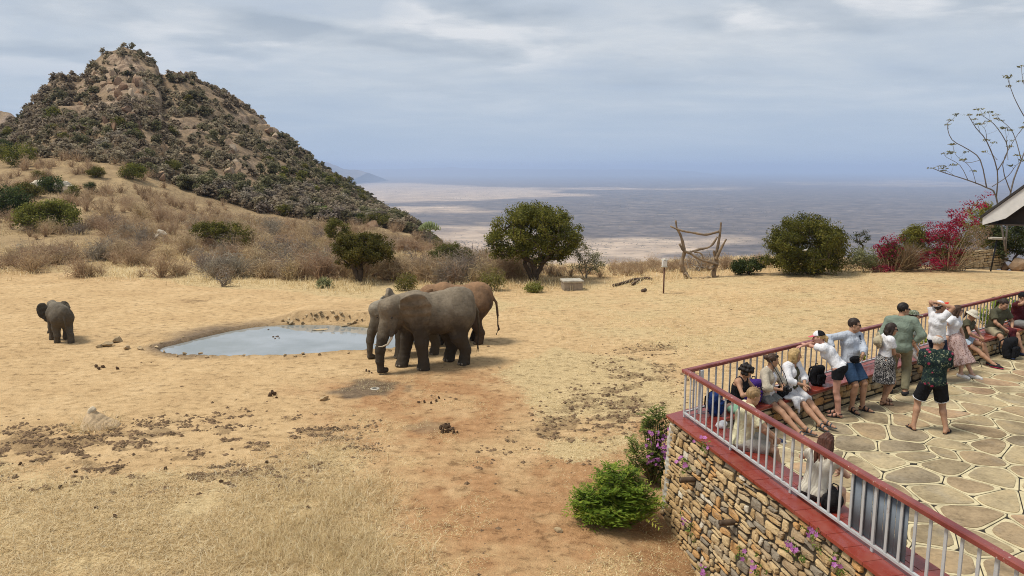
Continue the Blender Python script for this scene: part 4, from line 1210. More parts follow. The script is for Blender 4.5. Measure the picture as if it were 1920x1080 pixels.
# calf between them
c4 = at(838, 648)
elephant((c4[0], c4[1], gz(c4)), R(186), 0.98, EL_GREY, 'small calf almost hidden among the legs of the large elephants', fl=(.1, 0), fr=(-.15, 0), hl=(-.1, 0), hr=(.15, 0), pitch=R(5), tusk=0, seed=4, res=.03, ear_k=.9)
# the young one walking off to the left
j1 = at(97, 643); j2 = at(128, 650); a5 = R(132)
cj = at(112, 640)
elephant((cj[0], cj[1] + .1, gz(cj)), a5, 1.28, EL_PALE, 'young elephant walking away to the left by itself, ears spread', fl=(.1, 0), fr=(-.36, .10), hl=(.30, 0), hr=(-.34, 0), yaw=R(6), pitch=R(0), ear_l=76, ear_r=32, tusk=0, seed=5, res=.022, ear_k=1.0,
         trunk=[(1.66, 0, 1.66, .2), (1.84, .0, 1.25, .16), (1.88, .02, .85, .12), (1.86, .1, .55, .095), (1.80, .22, .38, .075), (1.74, .32, .28, .06)],
         tail=[(-1.24, 0, 1.86, .06), (-1.36, 0, 1.55, .045), (-1.42, -.03, 1.1, .032), (-1.45, -.16, .78, .024), (-1.47, -.24, .62, .03), (-1.48, -.32, .5, .012)])
# ------------------------------------------------------------------ people
def nrm(v): v = np.array(v, float); return v / max(np.linalg.norm(v), 1e-9)
def smin(fs, k):
    def f(P):
        d = fs[0](P)
        for g_ in fs[1:]:
            e = g_(P); q = np.maximum(k - np.abs(d - e), 0) / k; d = np.minimum(d, e) - q * q * k * .25
        return d
    return f
def f_cone(a, b, r1, r2):
    a = np.array(a, float); b = np.array(b, float); e = b - a; ee = max(e @ e, 1e-9)
    def f(P):
        t = np.clip(((P - a) @ e) / ee, 0, 1); return np.linalg.norm(P - a - t[..., None] * e, axis=-1) - (r1 + (r2 - r1) * t)
    return f
def f_ell(c, r, m):
    c = np.array(c, float); r = np.array(r, float); m = np.array(m)
    def f(P):
        q = (P - c) @ m; k0 = np.linalg.norm(q / r, axis=-1); k1 = np.linalg.norm(q / (r * r), axis=-1); return k0 * (k0 - 1) / np.maximum(k1, 1e-6)
    return f
def f_cut(f, *pl):                       # keeps the side each normal points away from
    pl = [(np.array(p, float), nrm(n)) for p, n in pl]
    def g_(P):
        d = f(P)
        for p, n in pl: d = np.maximum(d, (P - p) @ n)
        return d
    return g_
def f_off(f, o): return lambda P: f(P) - o
def skin(name, c):
    m = NT(name); v = m.coord('Object'); n = m.noise(v, 14, 4)
    m.color(m.ramp(n, [(0.3, dim(c, .86)), (0.7, tuple(min(1, x * 1.12) for x in c))])); m.rough(.6); m.spec(.3)
    m.b.inputs['Subsurface Weight'].default_value = 0.0
    return m.m
SK_LIGHT = skin('light_skin', (0.52, 0.31, 0.215)); SK_TAN = skin('tanned_skin', (0.40, 0.222, 0.135)); SK_PINK = skin('pink_skin', (0.50, 0.265, 0.19))
LIP = plain('lips', (0.36, 0.13, 0.105), .6)
def hairmat(name, c, spread=.5):
    m = NT(name); v = m.coord('Object', (1, 1, .25)); n = m.noise(v, 60, 4, .6); n2 = m.noise(m.coord('Object'), 9, 3)
    m.color(m.ramp(m.mix(.4, n, n2), [(0.32, dim(c, 1 - spread)), (0.7, tuple(min(1, x * (1 + spread)) for x in c))])); m.rough(.55); m.spec(.3); m.bump(n, .6, .01)
    return m.m
H_BLACK = hairmat('black_hair', (0.014, 0.010, 0.008)); H_BROWN = hairmat('brown_hair', (0.060, 0.032, 0.018)); H_DARK = hairmat('dark_brown_hair', (0.030, 0.017, 0.011)); H_BLOND = hairmat('blonde_hair', (0.42, 0.28, 0.12))
H_RED = hairmat('auburn_hair', (0.075, 0.026, 0.014)); H_GREY = hairmat('grey_hair', (0.52, 0.48, 0.44), .2)

def make_head(male):
    s = SDF()
    s.ell((0, -.012, .030), (.074, .095, .090), .03)
    s.ell((0, .022, -.038), (.062, .068, .080), .04)
    s.ell((0, .048, -.090), (.036 if male else .030, .032, .028), .04)
    if male: s.ell((0, .02, -.075), (.060, .055, .035), .04)
    s.cone((0, .086, .012), (0, .106, -.030), .009, .0145, .014)
    s.ell((-.012, .094, -.034), (.010, .010, .008), .012); s.ell((.012, .094, -.034), (.010, .010, .008), .012)
    s.ell((0, .080, .026), (.048, .014, .010), .02)
    for sx in (-1, 1):
        s.ell((sx * .042, .060, -.022), (.022, .022, .02), .03)
        s.ell((sx * .075, -.008, -.008), (.009, .019, .031), .008, rot_z(sx * .35))
        s.sub(f_ell((sx * .031, .097, .006), (.017, .014, .011), np.eye(3)))
    V, Q = s.mesh(.0062)
    mi = np.zeros(len(Q), int)
    c = V[Q].mean(1)
    lip = (np.abs(c[:, 0]) < .023) & (np.abs(c[:, 2] + .066) < .0085) & (c[:, 1] > .07); mi[lip] = 2
    VV = [V]; QQ = [Q]; MM = [mi]; n = len(V)
    V2 = V.copy(); sel = (np.abs(V[:, 0]) < .025) & (np.abs(V[:, 2] + .066) < .011) & (V[:, 1] > .07); V[sel, 1] += .004
    for sx in (-1, 1):                   # eyes
        e = SDF(); e.ell((sx * .031, .080, .005), (.0125, .012, .010), 0); a, b = e.mesh(.005)
        VV.append(a); QQ.append(b + n); MM.append(np.full(len(b), 1)); n += len(a)
    return np.concatenate(VV), np.concatenate(QQ), np.concatenate(MM)
HEADS = {True: make_head(True), False: make_head(False)}
def make_hand(curl, spread=1.0):
    """wrist at the origin, fingers along +Y, palm towards -Z, thumb at +X"""
    s = SDF()
    s.cone((0, -.01, 0), (0, .02, 0), .026, .026, .02)
    for x, l in ((.028, .078), (.010, .086), (-.010, .084), (-.028, .076)): s.cone((x * .55, .012, 0), (x, l, 0), .016, .0135, .016)
    for x, l, L, a0 in ((.029, .082, .072, .05), (.010, .090, .080, .0), (-.010, .087, .075, -.03), (-.028, .079, .058, -.09)):
        p = np.array([x, l, 0]); ang = curl * .55
        for seg, (f, r) in enumerate(((.45, .0095), (.32, .0088), (.23, .0080))):
            d = np.array([a0 * spread, math.cos(ang), -math.sin(ang)]); q = p + nrm(d) * L * f
            s.cone(p, q, r, r * .93, .004); p = q; ang += curl * .75
    p = np.array([.022, .018, -.006])
    for dv, L, r in (((.75, .6, -.25), .042, .014), ((.42, .85, -.30 - .3 * curl), .034, .0112), ((.15, .95, -.35 - .3 * curl), .026, .0095)):
        q = p + nrm(dv) * L; s.cone(p, q, r, r * .92, .008); p = q
    return s.mesh(.0048)
HANDS = {'relaxed': make_hand(.45), 'grip': make_hand(1.15), 'flat': make_hand(.15)}
def ik(a, c, l1, l2, pole):
    a = np.array(a, float); c = np.array(c, float); d = c - a; L = np.linalg.norm(d)
    if L > (l1 + l2) * .995: c = a + d / L * (l1 + l2) * .995; L = (l1 + l2) * .995; d = c - a
    L = max(L, abs(l1 - l2) + .01)
    u = nrm(d); x = (l1 * l1 - l2 * l2 + L * L) / (2 * L); h = math.sqrt(max(l1 * l1 - x * x, 0))
    p = np.array(pole, float); p = p - u * (p @ u); p = nrm(p)
    return a + u * x + p * h, c

class Person:
    def __init__(s, label, loc, face, h=1.70, male=True, skin_m=None, pelvis=(0, 0, .955), lean=(2, 0), twist=0, hands=None, poles=None, feet=None, knees=None, toes=(8, -8), head=(0, 0, 0), build=1.0, hand=('relaxed', 'relaxed'), palm=None):
        """local axes: +Y the way the person faces, +X their right; hands, feet: (left, right) targets before scaling"""
        s.k = k = h / 1.75; s.male = male
        s.root = empty('person', loc, R(face - 90), label, 'person')
        s.skin = skin_m or SK_LIGHT
        B = build; s.B = B
        f, sd = R(lean[0]), R(lean[1])
        U = nrm((math.sin(sd), math.sin(f), math.cos(f) * math.cos(sd)))
        X0 = np.array([1.0, 0, 0]); tw = R(twist)
        Xs = np.array([math.cos(tw), math.sin(tw), 0]); Xs = nrm(Xs - U * (Xs @ U)); Fs = np.cross(U, Xs)
        P = np.array(pelvis, float)
        s.U, s.Xs, s.Fs, s.P = U, Xs, Fs, P
        sw = (.182 if male else .158) * B; hw = .088 if male else .094
        s.neck = P + U * .50; s.chest = P + U * .33; s.waist = P + U * .15
        s.sh = [s.neck - U * .055 - Xs * sw, s.neck - U * .055 + Xs * sw]
        s.hip = [P - X0 * hw - [0, 0, .03], P + X0 * hw - [0, 0, .03]]
        hands = hands or ((-.26, .08, .80), (.26, .08, .80)); poles = poles or ((-.3, -1, -.2), (.3, -1, -.2))
        feet = feet or ((-.11, .02, .085), (.11, .02, .085)); knees = knees or ((-.1, 1, .1), (.1, 1, .1))
        s.el = [0, 0]; s.wr = [0, 0]; s.kn = [0, 0]; s.an = [0, 0]
        for i in (0, 1):
            s.el[i], s.wr[i] = ik(s.sh[i], hands[i], .285, .25, poles[i]); s.kn[i], s.an[i] = ik(s.hip[i], feet[i], .435, .425, knees[i])
        hy, hp, hr = [R(a) for a in head]
        base = np.stack([Xs, Fs, U], 1)
        # the head follows the spine only in part
        up = nrm(U * .5 + np.array([0, 0, 1]) * .5); xh = nrm(Xs - up * (Xs @ up)); base = np.stack([xh, np.cross(up, xh), up], 1)
        rx = lambda a: np.array([[1, 0, 0], [0, math.cos(a), -math.sin(a)], [0, math.sin(a), math.cos(a)]])
        s.HM = base @ rot_z(hy) @ rx(hp) @ rot_y(hr)
        s.hc = s.neck + up * .145 + s.HM @ np.array([0, .030, 0]) + base @ np.array([0, .02, 0])
        s.toe = [nrm(np.array([math.sin(R(-t)), math.cos(R(-t)), 0])) for t in toes]
        s.handk = hand; s.palm = palm
        s.body()
    # shapes shared by body and clothes
    def torso_f(s, off=0.0, top=True, low=True):
        k = .06; B = s.B; X, U, Fv = s.Xs, s.U, s.Fs; X0 = np.array([1.0, 0, 0]); fs = []
        wr, cr = (.088 * B, .102 * B) if s.male else (.078 * B, .090 * B)
        cx = .075 if s.male else .062
        for sx in (-1, 1):
            if low:
                fs.append(f_cone(s.P + X0 * sx * .072 + U * .0, s.waist + X * sx * .052, .098 * (1 if s.male else 1.05) + off, wr + off))
                fs.append(f_ell(s.P + X0 * sx * .065 - Fv * .045 - U * .04, (.085 + off, .080 + off, .095 + off), np.eye(3)))
            fs.append(f_cone(s.waist + X * sx * .052, s.chest + X * sx * cx, wr + off, cr + off))
            fs.append(f_cone(s.chest + X * sx * cx, s.neck + X * sx * .085 - U * .075, cr + off, .068 + off))
            fs.append(f_cone(s.neck + X * sx * .03 - U * .02, s.sh[0 if sx < 0 else 1], .046 + off, .054 * B + off))
            if not s.male: fs.append(f_ell(s.chest + X * sx * .072 + Fv * .072 + U * .0, (.062 + off, .058 + off, .062 + off), np.stack([X, Fv, U], 1)))
        if s.male: fs.append(f_ell(s.waist + Fv * .02 + U * .0, (.11 * B + off, .10 * B + off, .13 + off), np.stack([X, Fv, U], 1)))
        return smin(fs, k)
    def bb(s, pts, m): 
        p = np.array(pts); return p.min(0) - m, p.max(0) + m
    def body(s):
        d = SDF(); k = s.k
        tp = [s.P - [.2, .2, .2], s.P + [.2, .2, .1], s.neck - [.24, .2, .1], s.neck + [.24, .2, .1]]
        d.func(s.torso_f(0), *s.bb(tp, .03), .03)
        d.cone(s.neck - s.U * .05, s.hc - s.HM @ np.array([0, .02, .055]), .060 if s.male else .050, .054 if s.male else .045, .03)
        for i in (0, 1):
            d.cone(s.sh[i], s.el[i], .050 * s.B if s.male else .043, .038 if s.male else .034, .03)
            m = s.el[i] * .65 + s.wr[i] * .35
            d.cone(s.el[i], m, .037, .038 if s.male else .034, .02); d.cone(m, s.wr[i], .037 if s.male else .033, .026 if s.male else .023, .02)
            d.cone(s.hip[i], s.kn[i], .086, .056, .06)
            m = s.kn[i] * .66 + s.an[i] * .34; back = nrm(np.cross(np.cross(s.an[i] - s.kn[i], s.toe[i]), s.an[i] - s.kn[i])) 
            if back @ s.toe[i] > 0: back = -back
            d.cone(s.kn[i], m + back * .012, .054, .055, .02); d.cone(m + back * .012, s.an[i], .054, .037, .03)
            h = s.an[i] - s.toe[i] * .035 - [0, 0, .045]; b_ = s.an[i] + s.toe[i] * .12 - [0, 0, .052]
            d.cone(s.an[i], h, .036, .034, .02); d.cone(s.an[i] + s.toe[i] * .02 - [0, 0, .015], b_, .036, .030, .03); d.cone(b_, s.an[i] + s.toe[i] * .185 - [0, 0, .06], .033, .020, .02)
        V, Q = d.mesh(.0135)
        VV = [V]; QQ = [Q]; MI = [np.zeros(len(Q), int)]; n = len(V)
        hv, hq, hm = HEADS[s.male]
        VV.append(hv @ s.HM.T * 1.02 + s.hc); QQ.append(hq + n); MI.append(hm); n += len(hv)
        for i in (0, 1):
            kv, kq = HANDS[s.handk[i]]; y = nrm(s.wr[i] - s.el[i])
            z = np.array(s.palm[i], float) if s.palm and s.palm[i] is not None else np.array([(1, -1)[i] * -1.0, 0, .15]); z = -z if s.palm and s.palm[i] is not None else z
            z = z - y * (z @ y); z = nrm(z); x = np.cross(y, z)
            kv = kv.copy()
            if (i == 0): kv[:, 0] *= -1; kq = kq[:, ::-1]
            VV.append(kv @ np.stack([x, y, z], 1).T * (1.0 if s.male else .92) + s.wr[i] + y * .005); QQ.append(kq + n); MI.append(np.zeros(len(kq), int)); n += len(kv)
        s.o = link('body', mesh_arr('body', np.concatenate(VV) * s.k, np.concatenate(QQ), [s.skin, EYE, LIP], True, np.concatenate(MI)), s.root)
    def put(s, name, d, mat, res=.013, parent=None):
        V, Q = d.mesh(res)
        return link(name, mesh_arr(name, V * s.k, Q, mat), parent or s.root)
    def top(s, mat, sleeve=.55, hem=-.05, off=.016, neck=.075, name='shirt', tank=False, openf=False, seed=0.0, fold=.0028, vneck=0):
        s.hem = hem; off = .010 + .55 * (off - .010)
        d = SDF(); X, U, Fv = s.Xs, s.U, s.Fs
        hp = s.P + U * hem
        tf = s.torso_f(off)
        low = np.array([0, 0, 1.0]) * .4 + U * .6
        f = f_cut(tf, (hp, -U))
        if tank: 
            g0 = f; 
            f = lambda P: np.maximum(g0(P), np.maximum.reduce([-(np.abs((P - s.neck) @ X) - .0), ((P - s.neck) @ U) + .035]) * 0 + np.where(np.abs((P - s.neck) @ X) > .115 * s.B, ((P - s.neck) @ U) + .14, -1))
        if openf: g1 = f; f = lambda P: np.maximum(g1(P), np.where((P - s.P) @ Fv > 0, .055 + .05 * np.clip((P - s.chest) @ U * -2, -.3, 1) - np.abs((P - s.P) @ X), -1))
        lo, hi = s.bb([s.P - [.22, .22, .2], s.P + [.22, .22, .1], s.neck - [.25, .22, .1], s.neck + [.25, .22, .08]], .03)
        d.func(f, lo, hi, 0)
        if not tank:
            for i in (0, 1):
                o = off + .008
                if sleeve <= 1:
                    e = s.sh[i] + (s.el[i] - s.sh[i]) * sleeve; 
                    sf = f_cut(f_cone(s.sh[i], s.sh[i] + (s.el[i] - s.sh[i]) * (sleeve + .12), .052 * s.B + o * .7, .046 + o + .012), (e, s.el[i] - s.sh[i]))
                    d.func(sf, *s.bb([s.sh[i], e], .11), .03)
                else:
                    w = s.el[i] + (s.wr[i] - s.el[i]) * (sleeve - 1)
                    sf = smin([f_cone(s.sh[i], s.el[i], .052 * s.B + o * .7, .042 + o), f_cone(s.el[i], s.el[i] + (s.wr[i] - s.el[i]) * min(1.0, sleeve - 1 + .12), .042 + o, .032 + o * .9)], .03)
                    sf = f_cut(sf, (w, s.wr[i] - s.el[i]))
                    d.func(sf, *s.bb([s.sh[i], s.el[i], w], .09), .03)
        nc = s.neck + U * .045 + Fv * (.025 if not tank else .05)
        d.sub(f_ell(nc, (neck, neck, neck * 1.0 + vneck), np.stack([X, Fv, U], 1)))
        d.disp(lambda P: wob(P, 24, fold, seed))
        o = s.put(name, d, mat); return o
    def shorts(s, mat, t=.62, off=.024, name='shorts', waist=.10, flare=.010, seed=1.0):
        d = SDF(); U = s.U; waist = min(waist, getattr(s, 'hem', 9) + .035); off = .008 + .6 * (off - .008)
        d.func(f_cut(s.torso_f(off - .004), (s.P + U * waist, U), (s.P - [0, 0, .15], (0, 0, -1))), *s.bb([s.P - [.2, .2, .2], s.P + [.2, .2, .12]], .04), 0)
        for i in (0, 1):
            dv = s.kn[i] - s.hip[i]; lw = waist if nrm(dv) @ U < -.6 else .14
            if t <= 1:
                e = s.hip[i] + dv * t
                f = f_cut(f_cone(s.hip[i], s.hip[i] + dv * (t + .15), .090 + off, .072 + off + flare), (e, dv), (s.P + U * lw, U))
                d.func(f, *s.bb([s.hip[i], e], .15), .025)
            else:
                e = s.kn[i] + (s.an[i] - s.kn[i]) * (t - 1)
                f = smin([f_cone(s.hip[i], s.kn[i], .090 + off, .060 + off), f_cone(s.kn[i], s.kn[i] + (s.an[i] - s.kn[i]) * (t - .9), .060 + off, .050 + off)], .04)
                f = f_cut(f, (e, s.an[i] - s.kn[i]), (s.P + U * lw, U))
                d.func(f, *s.bb([s.hip[i], s.kn[i], e], .15), .05)
        d.disp(lambda P: wob(P, 22, .003, seed))
        return s.put(name, d, mat)
    def skirt(s, mat, end, rx=.22, ry=.20, name='skirt', waist=.13, n=9, amp=.06):
        d = SDF(); a = s.P + s.U * waist; b = np.array(end, float); e = b - a; L = np.linalg.norm(e); u = e / L
        X = nrm(np.array([1.0, 0, 0]) - u * u[0]); Y = np.cross(u, X)
        def f(P):
            q = P - a; t = np.clip((q @ u) / L, 0, 1); x = q @ X; y = q @ Y; an = np.arctan2(y, x)
            hip = np.exp(-((t - .25) / .22) ** 2)
            wx = .125 + (rx - .125) * t ** .8 + .045 * hip; wy = .105 + (ry - .105) * t ** .8 + .035 * hip
            fold = 1 + amp * t * np.sin(n * an + 2 * np.sin(3 * an)); r = np.sqrt((x / wx) ** 2 + (y / wy) ** 2)
            return (r - fold) * np.minimum(wx, wy) * .85
        d.func(f_cut(f, (a, -u), (b, u)), *s.bb([a, b], max(rx, ry) + .06), 0)
        d.disp(lambda P: wob(P, 18, .004, 3.0))
        return s.put(name, d, mat)
    def shoes(s, mat, sole=None, kind='shoe'):
        for i in (0, 1):
            d = SDF(); t = s.toe[i]; a = s.an[i]; fl = a[2] - .085
            side = np.cross(t, [0, 0, 1.0])
            h = a - t * .035 - [0, 0, .045]; b_ = a + t * .12 - [0, 0, .052]; e = a + t * .195 - [0, 0, .058]
            M = np.stack([side, t, np.array([0, 0, 1.0])], 1)
            low = (a - [0, 0, .083], (0, 0, -1))
            if kind == 'shoe':
                f = smin([f_cone(a - [0, 0, .03], h, .046, .042), f_cone(h, b_, .042, .042), f_cone(b_, e, .042, .030)], .03)
                d.func(f_cut(f, (a - [0, 0, .005], (0, 0, 1)), (a - [0, 0, .066], (0, 0, -1))), *s.bb([h, e, a], .06), 0)
                o = s.put('shoe', d, mat, .010)
                d2 = SDF(); f = smin([f_cone(h, b_, .049, .050), f_cone(b_, e, .050, .038)], .02)
                d2.func(f_cut(f, (a - [0, 0, .064], (0, 0, 1)), low), *s.bb([h, e], .06), 0); s.put('sole', d2, sole or WHITEPAINT, .009, o)
            else:
                f = smin([f_cone(h, b_, .042, .046), f_cone(b_, e, .046, .034)], .02)
                d.func(f_cut(f, (a - [0, 0, .068], (0, 0, 1)), low), *s.bb([h, e], .06), 0); o = s.put('sandal', d, mat, .009)
                d2 = SDF(); ft = smin([f_cone(a, h, .041, .039), f_cone(a + t * .02 - [0, 0, .015], b_, .042, .036), f_cone(b_, e, .038, .026)], .02)
                bands = ((.115, .013), (.045, .013)) if kind == 'sandal' else ((.11, .012),)
                def fb(P, ft=ft, bands=bands, a=a, t=t):
                    q = (P - a) @ t; return np.maximum(ft(P), np.minimum.reduce([np.abs(q - c) - w for c, w in bands]))
                d2.func(fb, *s.bb([h, e, a], .06), 0)
                if kind == 'sandal':
                    fa = f_cone(a + t * .0, h, .044, .041); d2.func(lambda P, a=a, fa=fa: np.maximum(fa(P), np.abs((P - a)[..., 2] + .005) - .011), *s.bb([a, h], .06), 0)
                s.put('strap', d2, mat, .008, o)
    def hd(s, p): return s.hc + s.HM @ (np.array(p, float) * 1.02)
    def hair(s, kind, mat, seed=0.0):
        d = SDF(); M = s.HM
        cap = f_ell(s.hd((0, -.014, .036)), (.084, .104, .096), M)
        fr = {'short': (.034, .030), 'bob': (.030, .042), 'bun': (.034, .040), 'long': (.03, .042), 'crop': (.030, .02), 'fringe': (.0, -.01)}.get(kind, (.034, .036))
        # face opening: in front of the ears, below the hairline
        def face(P): 
            q = (P - s.hc) @ M
            line = .058 if kind in ('bob', 'bun', 'long', 'pony') else .062
            return -np.maximum.reduce([-(q[..., 1] - .034 - .15 * np.clip(q[..., 2] - .03, 0, .05)), q[..., 2] - line])
        def nape(P): q = (P - s.hc) @ M; return -(q[..., 2] + (.055 if kind in ('short', 'crop', 'bun', 'pony') else .2) - .5 * np.clip(-q[..., 1], 0, .06) * 0) 
        if kind == 'fringe':            # bald crown, close grey hair round the sides
            f0 = lambda P: np.maximum.reduce([cap(P), np.maximum(0, face(P)) if False else -(-face(P)) * -1 * 0 - 1])
            def f(P): q = (P - s.hc) @ M; return np.maximum.reduce([f_off(cap, -.004)(P), q[..., 2] - .085 - .3 * np.clip(-q[..., 1], -.05, .1), -q[..., 2] - .055, q[..., 1] - .035])
        else:
            def f(P): return np.maximum.reduce([cap(P), face(P) if True else cap(P), nape(P)])
        lo, hi = s.bb([s.hc], .15); d.func(f, lo, hi, 0)
        if kind == 'bun': d.ell(s.hd((0, -.125, .045)), (.042, .04, .042), .02, M)
        if kind == 'bob':
            for sx in (-1, 1):
                d.cone(s.hd((sx * .070, -.01, .02)), s.hd((sx * .078, .005, -.105)), .030, .026, .04); d.cone(s.hd((sx * .05, -.06, .0)), s.hd((sx * .052, -.065, -.115)), .045, .040, .04)
            d.cone(s.hd((0, -.075, .0)), s.hd((0, -.08, -.11)), .045, .04, .04)
        if kind in ('long', 'medium'):
            L = -.32 if kind == 'long' else -.15
            for x in (-.055, 0, .055): d.cone(s.hd((x, -.070, .02)), s.hd((x * 1.15, -.085, L * .45)), .042, .036, .03); d.cone(s.hd((x * 1.15, -.085, L * .45)), s.hd((x * 1.0, -.085, L)), .036, .014, .02)
            for sx in (-1, 1): d.cone(s.hd((sx * .072, .0, .0)), s.hd((sx * .08, -.03, -.13)), .026, .03, .03)
        if kind == 'pony': 
            d.cone(s.hd((0, -.10, .03)), s.hd((0, -.135, -.02)), .028, .034, .02); d.cone(s.hd((0, -.135, -.02)), s.hd((0, -.12, -.15)), .033, .014, .02)
        if kind == 'curly':
            for i in range(26):
                a = i * 2.4; z = .10 - .19 * i / 26; r = math.sqrt(max(.0, 1 - (z / .13) ** 2)); p = (.085 * r * math.cos(a), -.02 + .10 * r * math.sin(a), z + .02)
                if p[1] > .05 and z < .05: continue
                d.ell(s.hd(p), (.034, .034, .034), .02)
        d.disp(lambda P: .0035 * np.sin(((P - s.hc) @ M)[..., 0] * 190 + 3 * np.sin(((P - s.hc) @ M)[..., 2] * 30 + seed)))
        return s.put('hair', d, mat, .0095)
    def cap(s, front, back=None, brim=None, kind='cap', name='cap'):
        M = s.HM; hh = .038
        dome = f_ell(s.hd((0, -.012, .040)), (.092, .112, .098), M); inn = f_ell(s.hd((0, -.012, .030)), (.086, .105, .09), M)
        def q(P): return (P - s.hc) @ M
        o = None
        parts = [(front, 1)] if back is None else [(front, 1), (back, -1)]
        for mt, sg in parts:
            d = SDF(); f = lambda P, sg=sg: np.maximum.reduce([dome(P), -q(P)[..., 2] + hh - .15 * q(P)[..., 1] * 0, -inn(P) if False else dome(P)] + ([-sg * (q(P)[..., 1] - .005)] if back is not None else []))
            d.func(f, *s.bb([s.hc + M @ np.array([0, 0, .04])], .14), 0)
            x = s.put(name if o is None else 'crown_back', d, mt, .009, o); o = o or x
        d = SDF()
        if kind == 'cap':
            f = f_ell(s.hd((0, .105, .044)), (.078, .085, .050), M)
            d.func(lambda P: np.maximum.reduce([f(P), np.abs(q(P)[..., 2] - .044 + 6 * q(P)[..., 0] ** 2 * .35 + (q(P)[..., 1] - .1) * .25) - .006, -(q(P)[..., 1] - .07)]), *s.bb([s.hd((0, .11, .04))], .12), 0)
        else:
            d.func(lambda P: np.maximum(f_ell(s.hd((0, .0, .040)), (.155, .170, .2), M)(P), np.abs(q(P)[..., 2] - .046 + 3.2 * np.clip(np.hypot(q(P)[..., 0], q(P)[..., 1]) - .09, 0, 1) ** 1.5 * .8) - .006), *s.bb([s.hc], .2), 0)
        s.put('brim', d, brim or front, .0075, o)
        return o
    def glasses(s, on_top=False):
        g_ = Geo(); z0 = .008 if not on_top else .088; y0 = .094 if not on_top else .070
        for sx in (-1, 1):
            c = s.hd((sx * .033, y0, z0)); g_.box(c * s.k, (.05 * s.k, .012 * s.k, .034 * s.k), Matrix(s.HM.tolist()), .004 * s.k)
            g_.beam(s.hd((sx * .058, y0 - .005, z0 + .008)) * s.k, s.hd((sx * .082, -.0, z0 + .006)) * s.k, .005 * s.k, .008 * s.k)
        g_.beam(s.hd((-.014, y0 + .004, z0 + .006)) * s.k, s.hd((.014, y0 + .004, z0 + .006)) * s.k, .006 * s.k, .006 * s.k)
        return g_.build('sunglasses', BLACK, s.root)
    def world(s, p):
        ang = s.root.rotation_euler.z; c, si = math.cos(ang), math.sin(ang); p = np.array(p, float) * s.k; L = s.root.location
        return np.array([L.x + c * p[0] - si * p[1], L.y + si * p[0] + c * p[1], L.z + p[2]])
def seat(s, o=-.22): p = farp(s, o, FLOOR_Z); return (p[0], p[1], FLOOR_Z)
def flo(px, py): p = at(px, py, FLOOR_Z); return (p[0], p[1], FLOOR_Z)
SEATED = (0, -.02, .555)
C_WHITE = cloth('white_cotton', (0.68, 0.67, 0.68)); C_BLACK = cloth('black_cotton', (0.014, 0.014, 0.016)); C_GREYSH = cloth('grey_cotton', (0.20, 0.20, 0.19)); C_LINEN = cloth('beige_linen', (0.46, 0.40, 0.31)); C_OLIVE = cloth('olive_cotton', (0.085, 0.080, 0.05)); C_SAGE = cloth('sage_cotton', (0.185, 0.225, 0.175)); C_KHAKI = cloth('khaki_cotton', (0.30, 0.26, 0.17)); C_TROUSER = cloth('dark_khaki', (0.195, 0.175, 0.11)); C_NAVY = cloth('navy_cotton', (0.018, 0.024, 0.045)); C_BLUE = cloth('blue_denim', (0.030, 0.058, 0.110)); C_PALEGREY = cloth('pale_grey_jersey', (0.42, 0.45, 0.50)); C_CREAM = cloth('cream_cotton', (0.60, 0.56, 0.37)); C_MAROON = cloth('maroon_cotton', (0.075, 0.016, 0.020)); C_LBLUE = cloth('light_blue_shorts', (0.36, 0.43, 0.49)); C_GREYKH = cloth('grey_khaki', (0.34, 0.31, 0.26)); C_PURPLE = cloth('purple_nylon', (0.055, 0.025, 0.16)); C_RED = cloth('red_cotton', (0.55, 0.03, 0.025)); C_PINKCAP = cloth('pink_cotton', (0.62, 0.12, 0.16)); C_STONE = cloth('stone_cotton', (0.58, 0.53, 0.42)); C_MINT = cloth('mint_cotton', (0.20, 0.36, 0.24)); C_BLUEBAG = cloth('blue_nylon', (0.012, 0.03, 0.11))
L_BROWN = plain('brown_leather', (0.10, 0.05, 0.03), .6); S_NAVY = plain('navy_shoe', (0.02, 0.03, 0.07), .8); S_WHITE = plain('white_shoe', (0.62, 0.60, 0.58), .8); S_BLACK = plain('black_shoe', (0.02, 0.018, 0.02), .8); S_PINK = plain('pink_shoe', (0.50, 0.05, 0.12), .8); S_RED = plain('pink_flip_flop', (0.50, 0.12, 0.12), .8); S_GREY = plain('grey_sandal', (0.06, 0.062, 0.07), .8)
def tropical():
    m = NT('tropical_print'); v = m.coord('Object')
    w = m.n('ShaderNodeMix', data_type='RGBA'); 
    vd = m.mix(.12, v, m.n('ShaderNodeTexNoise').outputs['Color'])
    c = m.ramp(m.noise(v, 22, 4, .6, 1.5), [(0.38, (0.014, 0.022, 0.024)), (0.50, (0.022, 0.04, 0.032)), (0.58, (0.06, 0.08, 0.045)), (0.63, (0.34, 0.33, 0.22))], 'CONSTANT')
    fl = m.voro(v, 7.5); c = m.mix(m.ramp(fl, [(0.17, 1.0), (0.22, 0.0)]), c, m.ramp(m.noise(v, 50, 3), [(0.4, (0.22, 0.012, 0.05)), (0.6, (0.45, 0.08, 0.12))]))
    m.color(c); m.rough(.95); m.spec(.1); m.bump(m.noise(v, 13, 3, .5, 1.2), .5, .02); return m.m
def leafprint():
    m = NT('black_white_print'); v = m.coord('Object')
    m.color(m.ramp(m.noise(v, 34, 4, .6, 2.0), [(0.49, (0.016, 0.016, 0.018)), (0.54, (0.52, 0.49, 0.46))], 'CONSTANT')); m.rough(.95); m.bump(m.noise(v, 13, 3, .5, 1.2), .5, .02); return m.m
